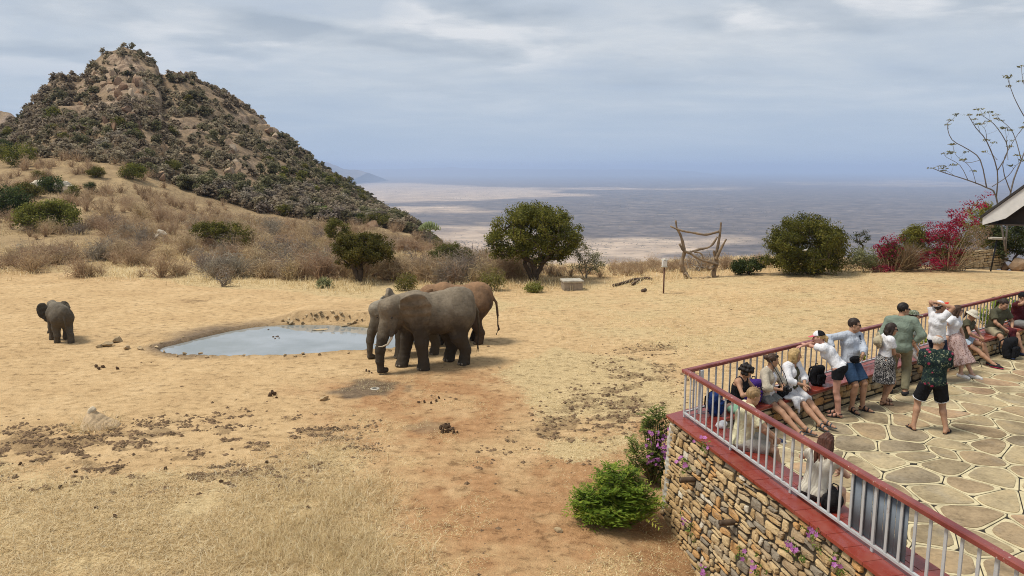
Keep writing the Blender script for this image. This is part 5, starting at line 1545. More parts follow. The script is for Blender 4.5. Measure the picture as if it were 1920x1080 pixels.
def blossomprint():
    m = NT('pink_blossom_print'); v = m.coord('Object')
    c = m.ramp(m.noise(v, 26, 4, .6, 1.8), [(0.40, (0.17, 0.085, 0.06)), (0.45, (0.46, 0.33, 0.30)), (0.62, (0.50, 0.37, 0.335)), (0.66, (0.56, 0.46, 0.42))], 'CONSTANT')
    m.color(c); m.rough(.95); m.bump(m.noise(m.coord('Object', (1, 1, .3)), 16, 3, .5, 1.2), .6, .03); return m.m
def knit():
    m = NT('cream_knit'); v = m.coord('Object', (1, 1, 1)); 
    w = m.n('ShaderNodeTexWave', bands_direction='Z'); m.put(w.inputs['Vector'], v); w.inputs['Scale'].default_value = 26; w.inputs['Distortion'].default_value = 1.5
    m.color(m.ramp(w.outputs['Fac'], [(0.2, (0.50, 0.45, 0.36)), (0.7, (0.60, 0.55, 0.45))])); m.bump(w.outputs['Fac'], .6, .01); m.rough(.95); return m.m
def camo():
    m = NT('camo_print'); v = m.coord('Object'); m.color(m.ramp(m.noise(v, 30, 2, .5, 1.), [(0.42, (0.10, 0.12, 0.07)), (0.5, (0.24, 0.25, 0.19)), (0.58, (0.40, 0.40, 0.34))], 'CONSTANT')); m.rough(.95); return m.m
C_TROP, C_LEAF, C_BLOSSOM, C_KNIT, C_CAMO = tropical(), leafprint(), blossomprint(), knit(), camo()
def backpack(name, label, loc, rz, mat, k=1.0, tilt=(0, 0), dark=None):
    root = empty(name, loc, rz, label, 'backpack'); root.rotation_euler = (tilt[0], tilt[1], rz)
    def rb(c, h, r): 
        c = np.array(c); h = np.array(h) - r
        return lambda P: np.linalg.norm(np.maximum(np.abs(P - c) - h, 0), axis=-1) - r
    def one(nm, f, lo, hi, m_, amp):
        d = SDF(); d.func(f, lo, hi, 0); d.disp(lambda P: wob(P, 15, amp, 1.3)); V, Q = d.mesh(.014); link(nm, mesh_arr(nm, V * k, Q, m_), root)
    one('pack', rb((0, 0, .22), (.15, .095, .22), .075), (-.17, -.12, 0), (.17, .12, .46), mat, .012)
    one('pocket', rb((0, -.115, .15), (.11, .045, .12), .04), (-.13, -.18, .02), (.13, -.05, .29), mat, .008)
    dk = dark or C_BLACK
    for sx in (-1, 1): Geo().tube([np.array(q_) * k for q_ in ((sx * .08, .09, .40), (sx * .10, .15, .34), (sx * .11, .155, .2), (sx * .12, .09, .06))], .016 * k, 6).build('strap', dk, root, True)
    Geo().tube([np.array(q_) * k for q_ in ((-.04, .05, .43), (-.03, .05, .475), (.03, .05, .475), (.04, .05, .43))], .009 * k, 6).build('handle', dk, root, True)
    Geo().tube([np.array(q_) * k for q_ in ((-.11, -.162, .22), (0, -.17, .235), (.11, -.162, .22))], .006 * k, 5).build('zip', dk, root, True)
    return root
def thing_from(name, d, mat, res, label, cat, loc, rz=0.0, group=None):
    V, Q = d.mesh(res); o = link(name, mesh_arr(name, V, Q, mat)); o.location = loc; o.rotation_euler = (0, 0, rz); return tag(o, label, cat, group)

# woman in a black tank top, head bent over her phone
p = Person('woman with short black curls and black tank top, head bent over a phone', seat(1.08, -.2), -42, 1.64, False, SK_TAN, (0, -.02, .56), (12, -4), 0, ((-.02, .34, .86), (.06, .36, .86)), ((-1, -.1, -.5), (1, -.1, -.5)), ((-.05, .70, .085), (.08, .62, .085)), ((-.1, .6, 1), (.1, .6, 1)), (8, -8), (5, -38, 0), 1.08, ('grip', 'grip'), ((0, .3, 1), (0, .3, 1)))
p.top(C_BLACK, tank=True, hem=-.06, off=.010, neck=.095, name='tank_top'); p.shorts(cloth('pink_beige_shorts', (.42, .27, .22)), .45); p.hair('curly', H_BLACK); p.shoes(S_NAVY, WHITEPAINT)
d = SDF(); wv = p.wr[0]; d.cone(wv - nrm(wv - p.el[0]) * .07, wv - nrm(wv - p.el[0]) * .01, .046, .042, 0); d.disp(lambda P: wob(P, 60, .004)); p.put('wrist_scarf', d, C_BLUE, .009)
w = p.world(p.wr[0] * .5 + p.wr[1] * .5 + np.array([0, .07, .06])); g = Geo(); g.box((0, 0, 0), (.072, .142, .009), Matrix.Rotation(.5, 3, 'X'), .003); o = g.build('phone', BLACK); o.location = w; o.rotation_euler = (0, 0, p.root.rotation_euler.z); tag(o, 'black phone held by the woman in the black tank top', 'phone')
# woman with camera
p = Person('woman in open beige shirt and grey shorts with hair bun, holding a camera', seat(1.88, -.25), -52, 1.70, False, SK_TAN, (0, -.02, .56), (3, 0), 8, ((-.06, .28, .74), (.08, .30, .74)), ((-1, -.3, -.4), (1, -.3, -.4)), ((-.06, .80, .085), (.10, .72, .085)), ((-.1, .5, 1), (.1, .5, 1)), (8, -8), (48, -4, 0), 1.0, ('grip', 'grip'), ((.3, .2, 1), (-.3, .2, 1)))
p.top(C_WHITE, .1, -.03, .010, .085, 'undershirt', tank=True, vneck=.05); p.top(C_LINEN, 1.45, -.12, .026, .09, 'shirt', openf=True, seed=2.); p.shorts(C_GREYSH, .5); p.hair('bun', H_BROWN); p.glasses(True); p.shoes(S_GREY, kind='sandal')
w = p.world((.01, .37, .765)); g = Geo(); g.box((0, 0, 0), (.13, .055, .085), None, .01); o = empty('camera', w, p.root.rotation_euler.z, 'black camera in the hands of the woman in the open beige shirt', 'camera'); g.build('camera_body', BLACK, o); Geo().lathe([(.036, 0), (.036, .06), (.032, .065), (.026, .06)], (0, .027, -.005), 14, Matrix.Rotation(-math.pi / 2, 3, 'X')).build('lens', plain('lens_black', (.02, .02, .022), .3), o, True)
g = Geo(); 
for sx in (-1, 1): g.tube([np.array(q_) for q_ in ((sx * .06, 0, .03), (sx * .085, -.10, .22), (sx * .085, -.22, .37), (sx * .055, -.31, .44))], .007, 6)
g.build('strap', BLACK, o)
backpack('backpack', 'purple backpack on the seat behind the woman with the camera', farp(1.52, -.18, SEAT_Z), R(20), C_PURPLE, .95, (0, .15))
# blonde woman
p = Person('blonde woman in open white shirt over olive top and white shorts', seat(2.55, -.27), -58, 1.70, False, SK_TAN, (0, -.02, .56), (2, 2), 5, ((.02, .30, .70), (.08, .31, .72)), ((-1, -.3, -.3), (1, -.3, -.3)), ((-.02, .84, .085), (.12, .80, .085)), ((-.1, .5, 1), (.1, .5, 1)), (4, -12), (46, -3, 0), 1.0, ('relaxed', 'relaxed'), ((0, -.2, -1), (0, -.2, -1)))
p.top(C_OLIVE, tank=True, hem=-.04, off=.010, neck=.09, name='tank_top', vneck=.05); p.top(C_WHITE, 1.5, -.10, .028, .09, 'shirt', openf=True, seed=4.); p.shorts(C_WHITE, .86, .020); p.hair('bob', H_BLOND); p.shoes(S_GREY, kind='sandal')
d = SDF(); d.ell((0, 0, .13), (.15, .08, .13), .03); d.disp(lambda P: wob(P, 18, .008)); thing_from('shoulder_bag', d, C_BLACK, .016, 'black shoulder bag on the seat between beige shirt and white shirt women', 'bag', farp(2.22, -.33, SEAT_Z), R(36))
# pale jacket hanging over the edge of the seat
d = SDF(); d.ell((0, 0, .0), (.15, .14, .03), .03); d.cone((0, -.13, -.02), (.02, -.17, -.26), .05, .02, .04); d.cone((-.07, -.12, -.02), (-.05, -.16, -.15), .045, .03, .04); d.disp(lambda P: wob(P, 22, .012, 2)); thing_from('jacket', d, C_WHITE, .014, 'white jacket hanging over the seat edge beside the blonde woman', 'jacket', farp(2.28, -.44, SEAT_Z + .03), R(36))
d = SDF(); d.ell((0, 0, .0), (.19, .17, .018), .02); d.ell((0, 0, .03), (.10, .10, .08), .03); d.disp(lambda P: wob(P, 20, .006)); o = thing_from('sun_hat', d, C_TROUSER, .013, 'olive sun hat lying on the seat right of the blonde woman', 'hat', farp(2.93, -.25, SEAT_Z + .10), R(36)); o.rotation_euler = (R(55), R(15), R(30))
# woman leaning on the rail
p = Person('woman in white tee, black shorts and trucker cap leaning on the rail', flo(1556, 779), 148, 1.66, False, SK_PINK, (0, -.10, .975), (37, 0), 0, ((.16, .60, 1.30), (-.14, .56, 1.33)), ((-1, .6, .2), (1, .6, .2)), ((-.09, -.17, .085), (.10, -.11, .085)), ((-.1, 1, .1), (.1, 1, .1)), (5, -5), (14, 10, 0), 1.0, ('relaxed', 'relaxed'), ((0, 0, -1), (0, 0, -1)))
p.top(C_WHITE, .6, -.03, .016, .075, 'tee', seed=1.); p.shorts(C_BLACK, .42, .026, waist=.12); p.hair('pony', H_BLOND); p.cap(C_WHITE, C_BLACK, C_PINKCAP); p.shoes(S_BLACK, kind='sandal')
# man in pale grey top
p = Person('man in pale grey printed long sleeve top and blue shorts, elbow on rail', flo(1602, 770), -62, 1.80, True, SK_TAN, (0, -.17, .90), (-6, -6), -6, ((.06, .13, 1.08), (.44, -.18, 1.14)), ((-1, -.3, -.3), (.6, -1, .6)), ((-.13, .06, .085), (.11, .02, .085)), None or ((-.1, 1, .1), (.1, 1, .1)), (14, -14), (48, -4, 0), 1.02, ('relaxed', 'relaxed'), ((.2, -1, 0), (0, -.3, -1)))
p.top(C_PALEGREY, 1.82, -.07, .018, .07, 'sweatshirt', seed=3.); p.shorts(C_BLUE, .86, .028); p.hair('short', H_DARK); p.glasses(); p.shoes(S_BLACK, kind='sandal')
d = SDF(); d.ell(p.P + p.U * .03 + p.Fs * .12, (.13, .045, .07), 0, np.stack([p.Xs, p.Fs, p.U], 1)); p.put('waist_pouch', d, C_BLACK, .012)
# dark lettering printed down the chest
g = Geo()
def glyph(g_, P0, ex, ey, pts, w):
    for a, b in zip(pts, pts[1:]):
        A = np.array(P0) + ex * a[0] + ey * a[1]; B = np.array(P0) + ex * b[0] + ey * b[1]; t = nrm(B - A); nn_ = nrm(np.cross(np.cross(ex, ey), t)) * w
        n0 = g_.n; g_.add([A - nn_ - t * w, A + nn_ - t * w, B + nn_ + t * w, B - nn_ + t * w], [(0, 1, 2, 3)])
GL = {'K': [[(0, 0), (0, 1)], [(.6, 1), (0, .45), (.6, 0)]], 'A': [[(0, 0), (.3, 1), (.6, 0)], [(.12, .4), (.48, .4)]], 'S': [[(.6, .9), (.3, 1), (0, .8), (.6, .25), (.3, 0), (0, .1)]], 'G': [[(.6, .85), (.3, 1), (0, .5), (.3, 0), (.6, .2), (.6, .5), (.35, .5)]], 'I': [[(.3, 0), (.3, 1)]], 'N': [[(0, 0), (0, 1), (.6, 0), (.6, 1)]], 'V': [[(0, 1), (.3, 0), (.6, 1)]]}
tf = p.torso_f(.018)
def surf(P0):                            # push a point out to the shirt's front
    q = P0 + p.Fs * .3
    for _ in range(40): q = q - p.Fs * max(float(tf(q[None])[0]), 0) * .9
    return q + p.Fs * .010
gs = Geo()
for row, word, up_ in ((-.085, 'KING', -.04), (-.135, 'KA', -.10)):
    for n_, ch in enumerate(word):
        for st in GL[ch]:
            pts = []
            for a in st: pts.append(surf(p.chest + p.Xs * (row - .040 * a[1]) + p.U * (up_ + n_ * .046 + .055 * a[0])))
            for a, b in zip(pts, pts[1:]):
                t = nrm(b - a); nn_ = nrm(np.cross(p.Fs, t)) * .006
                gs.add([v * p.k for v in (a - nn_ - t * .004, a + nn_ - t * .004, b + nn_ + t * .004, b - nn_ + t * .004)], [(0, 1, 2, 3)])
gs.build('lettering', C_NAVY, p.root)
# woman in printed skirt
p = Person('dark haired woman in white tee and black and white printed skirt, arms folded', flo(1652, 757), 4, 1.64, False, SK_TAN, (0, 0, .92), (4, 0), -8, ((.08, .18, 1.06), (-.06, .20, 1.02)), ((-1, -.2, -.5), (1, -.2, -.5)), ((-.09, .10, .085), (.10, -.02, .085)), None, (8, -8), (-6, -4, 0), 1.0, ('relaxed', 'relaxed'), ((0, -1, 0), (0, -1, 0)))
p.top(C_WHITE, .55, .085, .015, .08, 'tee', seed=2.); p.skirt(C_LEAF, (0, .03, .47), .235, .22); p.hair('medium', H_DARK); p.glasses(); p.shoes(L_BROWN, kind='sandal')
w = p.world(p.neck - p.Fs * .17 - p.U * .12); d = SDF(); d.ell((0, 0, 0), (.17, .17, .014), .02); d.ell((0, 0, .03), (.095, .095, .07), .03); d.disp(lambda P: wob(P, 20, .005)); o = thing_from('sun_hat', d, cloth('straw_hat', (.40, .34, .23)), .012, 'beige sun hat hanging on the back of the woman in the printed skirt', 'hat', w); o.rotation_euler = (R(90), R(0), p.root.rotation_euler.z - R(10))
# tall man in sage shirt
p = Person('tall man in sage green shirt and khaki trousers, hand on hip, back turned', flo(1682, 739), 62, 1.90, True, SK_TAN, (0, 0, .93), (3, -4), -12, ((-.27, .14, .90), (.17, -.02, .96)), ((-.7, -1, -.2), (1, -.35, -.05)), ((-.12, .02, .085), (.12, -.02, .085)), None, (10, -10), (-42, -4, 0), 1.10, ('relaxed', 'flat'), (None, (-1, .2, 0)))
p.top(C_SAGE, 1.62, -.13, .026, .07, 'shirt', seed=5.); p.shorts(C_TROUSER, 1.93, .024, 'trousers'); p.hair('short', H_BLACK); p.glasses(); p.shoes(S_BLACK, S_BLACK)
# man behind him
p = Person('man in camo cap, grey shirt and white trousers behind the tall man', seat(6.45, -.50), -28, 1.70, True, SK_TAN, (0, -.04, .84), (-4, 0), 0, ((-.22, .10, .78), (.24, .10, .80)), None, ((-.10, .34, .085), (.12, .30, .085)), None, (8, -8), (20, -4, 0), 1.0)
p.top(cloth('grey_green_shirt', (.24, .26, .23)), .6, -.05, .02, .075, 'shirt', seed=6.); p.shorts(C_WHITE, 1.9, .022, 'trousers'); p.hair('short', H_DARK); p.cap(C_CAMO); p.shoes(S_BLACK, S_BLACK)
# man with hands on his head
p = Person('man in white tee and navy shorts clasping both hands on a red peaked cap', flo(1750, 716), 14, 1.76, True, SK_TAN, (0, 0, .945), (-3, -3), -14, ((-.07, -.10, 1.66), (.07, -.08, 1.69)), ((-1, .5, .5), (.8, 1, .35)), ((-.12, .04, .085), (.14, -.04, .085)), None, (10, -10), (-4, 20, 0), 1.02, ('relaxed', 'relaxed'), ((0, .3, -1), (0, .3, -1)))
p.top(C_WHITE, .62, -.06, .020, .07, 'tee', seed=7.); p.shorts(C_NAVY, .92, .028); p.hair('short', H_DARK); p.cap(C_WHITE, None, C_RED); p.shoes(S_RED, kind='flipflop')
# woman with blossom skirt
p = Person('woman in white tee, sunglasses and long pink blossom skirt', (farp(8.0, -.62, FLOOR_Z)[0], farp(8.0, -.62, FLOOR_Z)[1], FLOOR_Z), -55, 1.68, False, SK_LIGHT, (0, -.04, .82), (0, -3), 6, ((-.20, .16, .74), (.30, -.12, .88)), ((-1, -.2, -.2), (1, -.3, -.1)), ((-.02, .44, .085), (.12, .26, .085)), ((-.1, 1, .4), (.1, 1, .4)), (6, -10), (36, -2, 0), 1.0, ('flat', 'relaxed'), ((0, -.2, -1), None))
p.top(C_WHITE, .55, .07, .020, .085, 'tee', seed=8.); p.skirt(C_BLOSSOM, (.04, .30, .28), .25, .20, n=11, amp=.09); p.hair('medium', H_BROWN); p.glasses(); p.shoes(S_WHITE, WHITEPAINT)
# woman with sun cap
p = Person('seated woman in stone coloured sun cap, olive top and light blue shorts', seat(9.35, -.26), -50, 1.66, False, SK_TAN, (0, -.02, .56), (12, 0), 0, ((-.08, .36, .66), (.12, .38, .66)), ((-1, -.2, -.3), (1, -.2, -.3)), ((-.10, .58, .085), (.10, .74, .085)), ((-.05, .6, 1), (.15, .6, 1)), (10, -4), (10, -22, 0), .98)
p.top(C_OLIVE, .35, -.05, .014, .08, 'tee', seed=9.); p.shorts(C_LBLUE, .52, .018); p.hair('pony', H_BROWN); p.cap(C_STONE, kind='hat', name='sun_cap'); p.shoes(S_BLACK, S_PINK)
# man in olive tee
p = Person('seated man in olive tee and khaki shorts with maroon jacket on lap', seat(11.0, -.26), -72, 1.80, True, SK_TAN, (0, -.02, .56), (14, 0), 0, ((-.10, .36, .64), (.16, .40, .62)), ((-1, -.2, -.3), (1, -.2, -.3)), ((-.26, .56, .085), (.24, .60, .085)), ((-.5, .5, 1), (.5, .5, 1)), (20, -20), (8, -16, 0), 1.04)
p.top(C_OLIVE, .75, -.06, .022, .07, 'tee', seed=10.); p.shorts(C_KHAKI, .85, .030); p.hair('pony', H_DARK); p.shoes(S_NAVY, S_BLACK)
w = p.world((.04, .40, .60)); d = SDF(); d.ell((0, 0, 0), (.12, .10, .06), .04); d.cone((0, .08, -.02), (.02, .13, -.26), .09, .06, .05); d.disp(lambda P: wob(P, 20, .01)); thing_from('jacket', d, C_MAROON, .016, 'maroon jacket draped over the lap of the man in olive tee', 'jacket', w, p.root.rotation_euler.z)
backpack('backpack', 'black backpack standing on the flagstones in front of the seat', farp(10.55, -.80, FLOOR_Z), R(30), C_BLACK, 1.15)
# man drinking
p = Person('seated man in maroon tee and black cap drinking from a white cup', seat(12.35, -.26), -64, 1.78, True, SK_TAN, (0, -.02, .56), (5, 0), 0, ((-.10, .42, .62), (.10, .22, 1.16)), ((-1, -.2, -.3), (1, .1, -.3)), ((-.14, .62, .085), (-.12, .70, .40)), ((-.3, .5, 1), (.9, .5, .6)), (10, -30), (20, 2, 0), 1.04, ('relaxed', 'grip'), (None, (-.6, -.6, 0)))
p.top(C_MAROON, .65, -.06, .022, .07, 'tee', seed=11.); p.shorts(C_GREYSH, .8, .028); p.hair('short', H_DARK); p.cap(C_BLACK); p.shoes(L_BROWN, kind='flipflop')
w = p.world(p.hc + p.HM @ np.array([.0, .145, -.055])); o = Geo().lathe([(.030, 0), (.040, .085), (.036, .085), (.027, .006)], (0, 0, 0), 16).build('cup', WHITEPAINT, None, True); o.location = w; o.rotation_euler = (0, R(25), p.root.rotation_euler.z + R(60)); tag(o, 'white cup at the mouth of the man in maroon tee', 'cup')
# older man in the middle of the floor
p = Person('grey haired man in tropical print shirt and black shorts standing on the floor', flo(1742, 809), 74, 1.74, True, SK_TAN, (0, 0, .925), (0, 0), -6, ((-.02, .26, 1.10), (.06, .27, 1.06)), ((-.4, -.4, -1), (.45, -.3, -1)), ((-.25, .0, .085), (.24, -.05, .085)), ((-.15, 1, .1), (.15, 1, .1)), (16, -34), (-46, -6, 0), 1.03, ('relaxed', 'relaxed'), None)
p.top(C_TROP, .72, -.10, .030, .07, 'shirt', seed=12.); p.shorts(C_BLACK, .80, .036, flare=.016); p.hair('fringe', H_GREY); p.glasses(); p.shoes(S_BLACK, kind='flipflop')
for i in (0, 1):                          # white hem of the shorts
    dv = p.kn[i] - p.hip[i]; a = p.hip[i] + dv * .80; d = SDF(); d.func(f_cut(f_cone(p.hip[i], p.hip[i] + dv, 0.114, .112), (a + dv * .045, dv), (a - dv * .004, -dv)), *p.bb([a], .16), 0); p.put('hem', d, C_WHITE, .011)
# man in cream tee on the near seat, seen from behind
q = near(1.42, -.24, FLOOR_Z)
p = Person('man with blond hair in cream tee and grey shorts seated behind the near rail', (q[0], q[1], FLOOR_Z), -6, 1.78, True, SK_TAN, (0, -.02, .56), (10, -3), 0, ((-.10, .36, .66), (.16, .40, .64)), ((-1, -.2, -.3), (1, -.2, -.3)), ((-.16, .52, .085), (.18, .54, .085)), ((-.2, .5, 1), (.3, .5, 1)), (10, -10), (20, -12, 0), 1.08)
p.top(C_CREAM, .72, -.08, .024, .07, 'tee', seed=13.); p.shorts(C_GREYKH, .85, .030); p.hair('short', hairmat('sandy_hair', (.28, .18, .085))); p.shoes(S_NAVY, WHITEPAINT)
# girl with long auburn hair
q = near(3.12, -.24, FLOOR_Z)
p = Person('girl with long auburn hair in cream knitted top seated behind the near rail', (q[0], q[1], FLOOR_Z), 38, 1.66, False, SK_LIGHT, (0, -.02, .56), (16, 3), 0, ((-.16, .40, .92), (.10, .44, .72)), ((-1, .2, -.6), (1, -.2, -.3)), ((-.12, .50, .16), (.12, .54, .085)), ((-.2, .5, 1), (.2, .5, 1)), (8, -8), (10, -14, 0), 1.0)
p.top(C_KNIT, .25, -.07, .018, .085, 'knitted_top', seed=14.); p.shorts(cloth('black_floral', (.03, .024, .024)), .55, .03); p.hair('long', H_RED, 1.); p.shoes(S_RED, kind='sandal')
d = SDF(); d.ell((0, 0, .12), (.14, .09, .13), .03); d.disp(lambda P: wob(P, 18, .01)); d.plane((0, 0, .002), (0, 0, -1)); o = thing_from('handbag', d, cloth('black_floral_bag', (.02, .018, .018)), .015, 'black handbag on the near seat right of the girl with auburn hair', 'bag', near(3.52, -.2, SEAT_Z), R(13))
Geo().tube([(-.08, 0, .22), (-.06, 0, .31), (0, 0, .34), (.06, 0, .31), (.08, 0, .22)], .008, 6).build('handle', BLACK, o)
# things lying on the seat near the corner
backpack('backpack', 'blue backpack on the seat in the corner of the railing', farp(.50, -.22, SEAT_Z), R(60), C_BLUEBAG, .9)
backpack('backpack', 'black backpack on the seat between the leaning woman and the man in grey', farp(3.42, -.24, SEAT_Z), R(20), C_BLACK, .85)
d = SDF(); d.ell((0, 0, .05), (.14, .11, .07), .04); d.cone((-.05, 0, .05), (.12, .04, .08), .05, .06, .05); d.disp(lambda P: wob(P, 24, .012)); d.plane((0, 0, .002), (0, 0, -1)); thing_from('towel', d, C_MINT, .014, 'mint green towel bundled on the seat beside the blue backpack', 'towel', farp(.86, -.36, SEAT_Z), R(10))
d = SDF(); d.ell((0, 0, .04), (.08, .07, .055), .04); d.cone((0, 0, .04), (.08, .0, .08), .04, .025, .05); d.disp(lambda P: wob(P, 26, .012)); d.plane((0, 0, .002), (0, 0, -1)); thing_from('plastic_bag', d, C_WHITE, .014, 'white crumpled bag on the seat in front of the blue backpack', 'bag', near(.62, -.33, SEAT_Z), R(10))
b = meet(.05, .02)
# ------------------------------------------------------------------ plants
vr = np.random.default_rng(77)
def T1(x, y, fine=True): return float(terrain(np.array([float(x)]), np.array([float(y)]), fine)[0])
def on_ground(px, py, z=0.0):         # the first point of the terrain seen at a pixel
    d = ray(px, py); t = np.geomspace(4, 300, 1500); P = np.array([0, 0, CAM_H]) + d * t[:, None]
    h = P[:, 2] - terrain(P[:, 0], P[:, 1], False); i = np.argmax(h < 0)
    if h[i] >= 0: i = int(np.argmin(h))
    p = P[i]; return np.array([p[0], p[1], T1(p[0], p[1])])
def unit(n, r=None):
    v = (r or vr).normal(size=(n, 3)); return v / np.linalg.norm(v, axis=1)[:, None]
def leaves(C, rad, per, size, aspect=.5, flat=.0, droop=0.0, r=None, squash=.8, out=1.2):
    """leaf quads scattered round the clump centres C; returns vertices, quads, tint"""
    r = r or vr
    C = np.asarray(C, float); n = len(C); rad = np.broadcast_to(np.asarray(rad, float), (n,))
    ci = np.repeat(np.arange(n), per)
    d = unit(n * per, r); rr_ = r.random(n * per) ** .45
    off = d * (rr_ * rad[ci])[:, None] * [1, 1, squash]
    P = C[ci] + off
    nr = d * out + unit(n * per, r) * 1.0 + [0, 0, .35 + flat]; nr /= np.linalg.norm(nr, axis=1)[:, None]
    t = np.cross(nr, unit(n * per, r)); t /= np.linalg.norm(t, axis=1)[:, None]; t[:, 2] -= droop; t /= np.linalg.norm(t, axis=1)[:, None]
    b = np.cross(nr, t); s = size * r.uniform(.6, 1.4, n * per)
    a_ = t * s[:, None]; b_ = b * (s * aspect)[:, None]
    V = np.stack([P - a_ * .5, P + b_ * .5, P + a_ * .5, P - b_ * .5], 1).reshape(-1, 3)
    F = np.arange(n * per * 4, dtype=np.int32).reshape(-1, 4)
    ct = r.uniform(-.32, .30, n)
    tint = np.clip(.45 + ct[ci] + r.normal(0, .16, n * per), 0, 1)
    return V, F, tint
def leaf_mesh(name, V, F, tint, mat):
    me = mesh_arr(name, V, F, mat, False); face_attr(me, 'tint', tint); return me
def sample_lobes(lobes, M, r=None, shell=.5):
    r = r or vr; vol = np.array([l[3] * l[4] * l[5] for l in lobes]) ** .8; pk = r.choice(len(lobes), M, p=vol / vol.sum())
    d = unit(M, r); q = shell + (1 - shell) * r.random(M) ** .5
    L = np.array(lobes); return L[pk, :3] + d * q[:, None] * L[pk, 3:6]
def branches(base_pts, tips, r0, wig=.08, r=None, n=5):
    """tapered limbs from the stems to every tip; each tip joins the nearest limb below it"""
    r = r or vr
    nodes = [np.array(p, float) for p in base_pts]; par = [-1] + list(range(len(base_pts) - 1)); cnt = [0] * len(nodes)
    order = np.argsort(np.linalg.norm(tips - nodes[-1], axis=1))
    for i in order:
        t = tips[i]; N = np.array(nodes); d = np.linalg.norm(N - t, axis=1) + np.maximum(0, N[:, 2] - t[2]) * 2.0; d[:max(1, len(base_pts) - 3)] += .6
        j = int(np.argmin(d)); a = nodes[j]; L = np.linalg.norm(t - a)
        k = min(8, max(1, int(L / .5))); pv = j
        for q in range(1, k + 1):
            f = q / k; p = a + (t - a) * f + r.normal(0, wig * L * .3, 3) * (f < 1) + np.array([0, 0, -.10 * L * math.sin(f * math.pi)])
            nodes.append(p); par.append(pv); cnt.append(0); pv = len(nodes) - 1
        c = pv
        while c >= 0: cnt[c] += 1; c = par[c]
    tot = max(cnt); g_ = Geo(); g_.V = []; V = []; Fq = []; m = 0
    rad = np.array([r0 * max(c, .6) ** .5 / tot ** .5 for c in cnt])
    for i in range(1, len(nodes)):
        a, b = nodes[par[i]], nodes[i]; d = b - a; L = np.linalg.norm(d)
        if L < 1e-5: continue
        d = d / L; x = np.cross(d, [.3, .2, .9]); x /= np.linalg.norm(x); y = np.cross(d, x)
        for pt, rr_ in ((a, min(rad[par[i]], rad[i] * 1.35)), (b, rad[i])):
            for k in range(n):
                an = 2 * math.pi * k / n; V.append(pt + (x * math.cos(an) + y * math.sin(an)) * rr_)
        for k in range(n): Fq.append((m + k, m + (k + 1) % n, m + n + (k + 1) % n, m + n + k))
        m += 2 * n
    return np.array(V), np.array(Fq, np.int32)
def tree(name, label, cat, base, lobes_px, M, per, size, crad, leafm, bark=BARK, r0=.16, stems=None, aspect=.5, shell=.5, group=None, seed=0, droop=0., squash=.8, flat=0.):
    """base: pixel of the foot; lobes_px: (x, y, rx, ry) of the crown in the photograph, built at the tree's own distance"""
    r = np.random.default_rng(seed + 100)
    b = on_ground(*base) if len(base) == 2 else np.array(base[2:])
    px0 = base[0]; D = b[1] * math.cos(PITCH) - (b[2] - CAM_H) * math.sin(PITCH); m = D / F_PX
    def loc(x, y, depth=0.0): 
        q = at_y(x, y, b[1]); return np.array([q[0] - b[0], depth, q[2] - b[2]])
    lob = []
    for x, y, rx, ry in lobes_px:
        for dd in ((0,) if rx * m < .8 else (-.35, .35)):
            c = loc(x, y, dd * rx * m); lob.append((*c, rx * m, rx * m * .8, ry * m))
    root = empty(name, b, 0, label, cat, group)
    if aspect == .5: size *= .70; per = int(per * 1.75)
    tips = sample_lobes(lob, M, r, shell)
    tips[:, 2] = np.maximum(tips[:, 2], .1)
    st = stems or [(0, 0)]
    VV = []; FF = []; n = 0
    grp = np.array_split(np.argsort(tips[:, 0] + r.normal(0, .4, M)), len(st))
    for (dx, top), gi in zip(st, grp):
        h = (top if top else np.min(tips[:, 2]) * .8 + .15)
        bp = [(dx * .3, 0, -.1), (dx * .55 + r.normal(0, .03), 0, h * .35), (dx + r.normal(0, .04), r.normal(0, .04), h * .7), (dx * 1.5, r.normal(0, .05), h)]
        V, F = branches(bp, tips[gi], r0 / len(st) ** .5, r=r); VV.append(V); FF.append(F + n); n += len(V)
    link('trunk', mesh_arr('trunk', np.concatenate(VV), np.concatenate(FF), bark), root)
    V, F, t = leaves(tips, np.full(M, crad) * r.uniform(.7, 1.3, M), per, size, aspect, flat, droop, r, squash)
    link('crown', leaf_mesh('crown', V, F, t, leafm), root)
    return root
# twigs and grasses that radiate from a foot
def spray(n, h, spread, r, width=.012, bend=.5, split=0, base=.05):
    a = r.uniform(0, 2 * math.pi, n); l = h * r.uniform(.55, 1.1, n); s = np.abs(r.normal(0, spread, n)); s = np.minimum(s, 1.35)
    d = np.stack([np.cos(a) * np.sin(s), np.sin(a) * np.sin(s), np.cos(s)], 1)
    p0 = np.stack([np.cos(a), np.sin(a), np.zeros(n)], 1) * (base * r.random(n))[:, None]
    mid = p0 + d * (l * .55)[:, None]; d2 = d + np.stack([np.cos(a), np.sin(a), -np.ones(n) * .6], 1) * (bend * r.random(n))[:, None]; d2 /= np.linalg.norm(d2, axis=1)[:, None]
    tip = mid + d2 * (l * .45)[:, None]
    side = np.cross(d, unit(n, r)); side /= np.linalg.norm(side, axis=1)[:, None]; side *= width * r.uniform(.6, 1.3, n)[:, None]
    V = np.stack([p0 - side, p0 + side, mid + side * .7, mid - side * .7, tip], 1).reshape(-1, 3)
    i = np.arange(n, dtype=np.int32)[:, None] * 5
    F4 = i + np.array([0, 1, 2, 3], np.int32); F3 = i + np.array([3, 2, 4], np.int32)
    t = np.clip(r.normal(.5, .22, n), 0, 1)
    return V, F4, F3, np.concatenate([t, t])
def spray_mesh(name, S, mat): 
    me = mesh_arr(name, S[0], [S[1], S[2]], mat, False); face_attr(me, 'tint', S[3]); return me
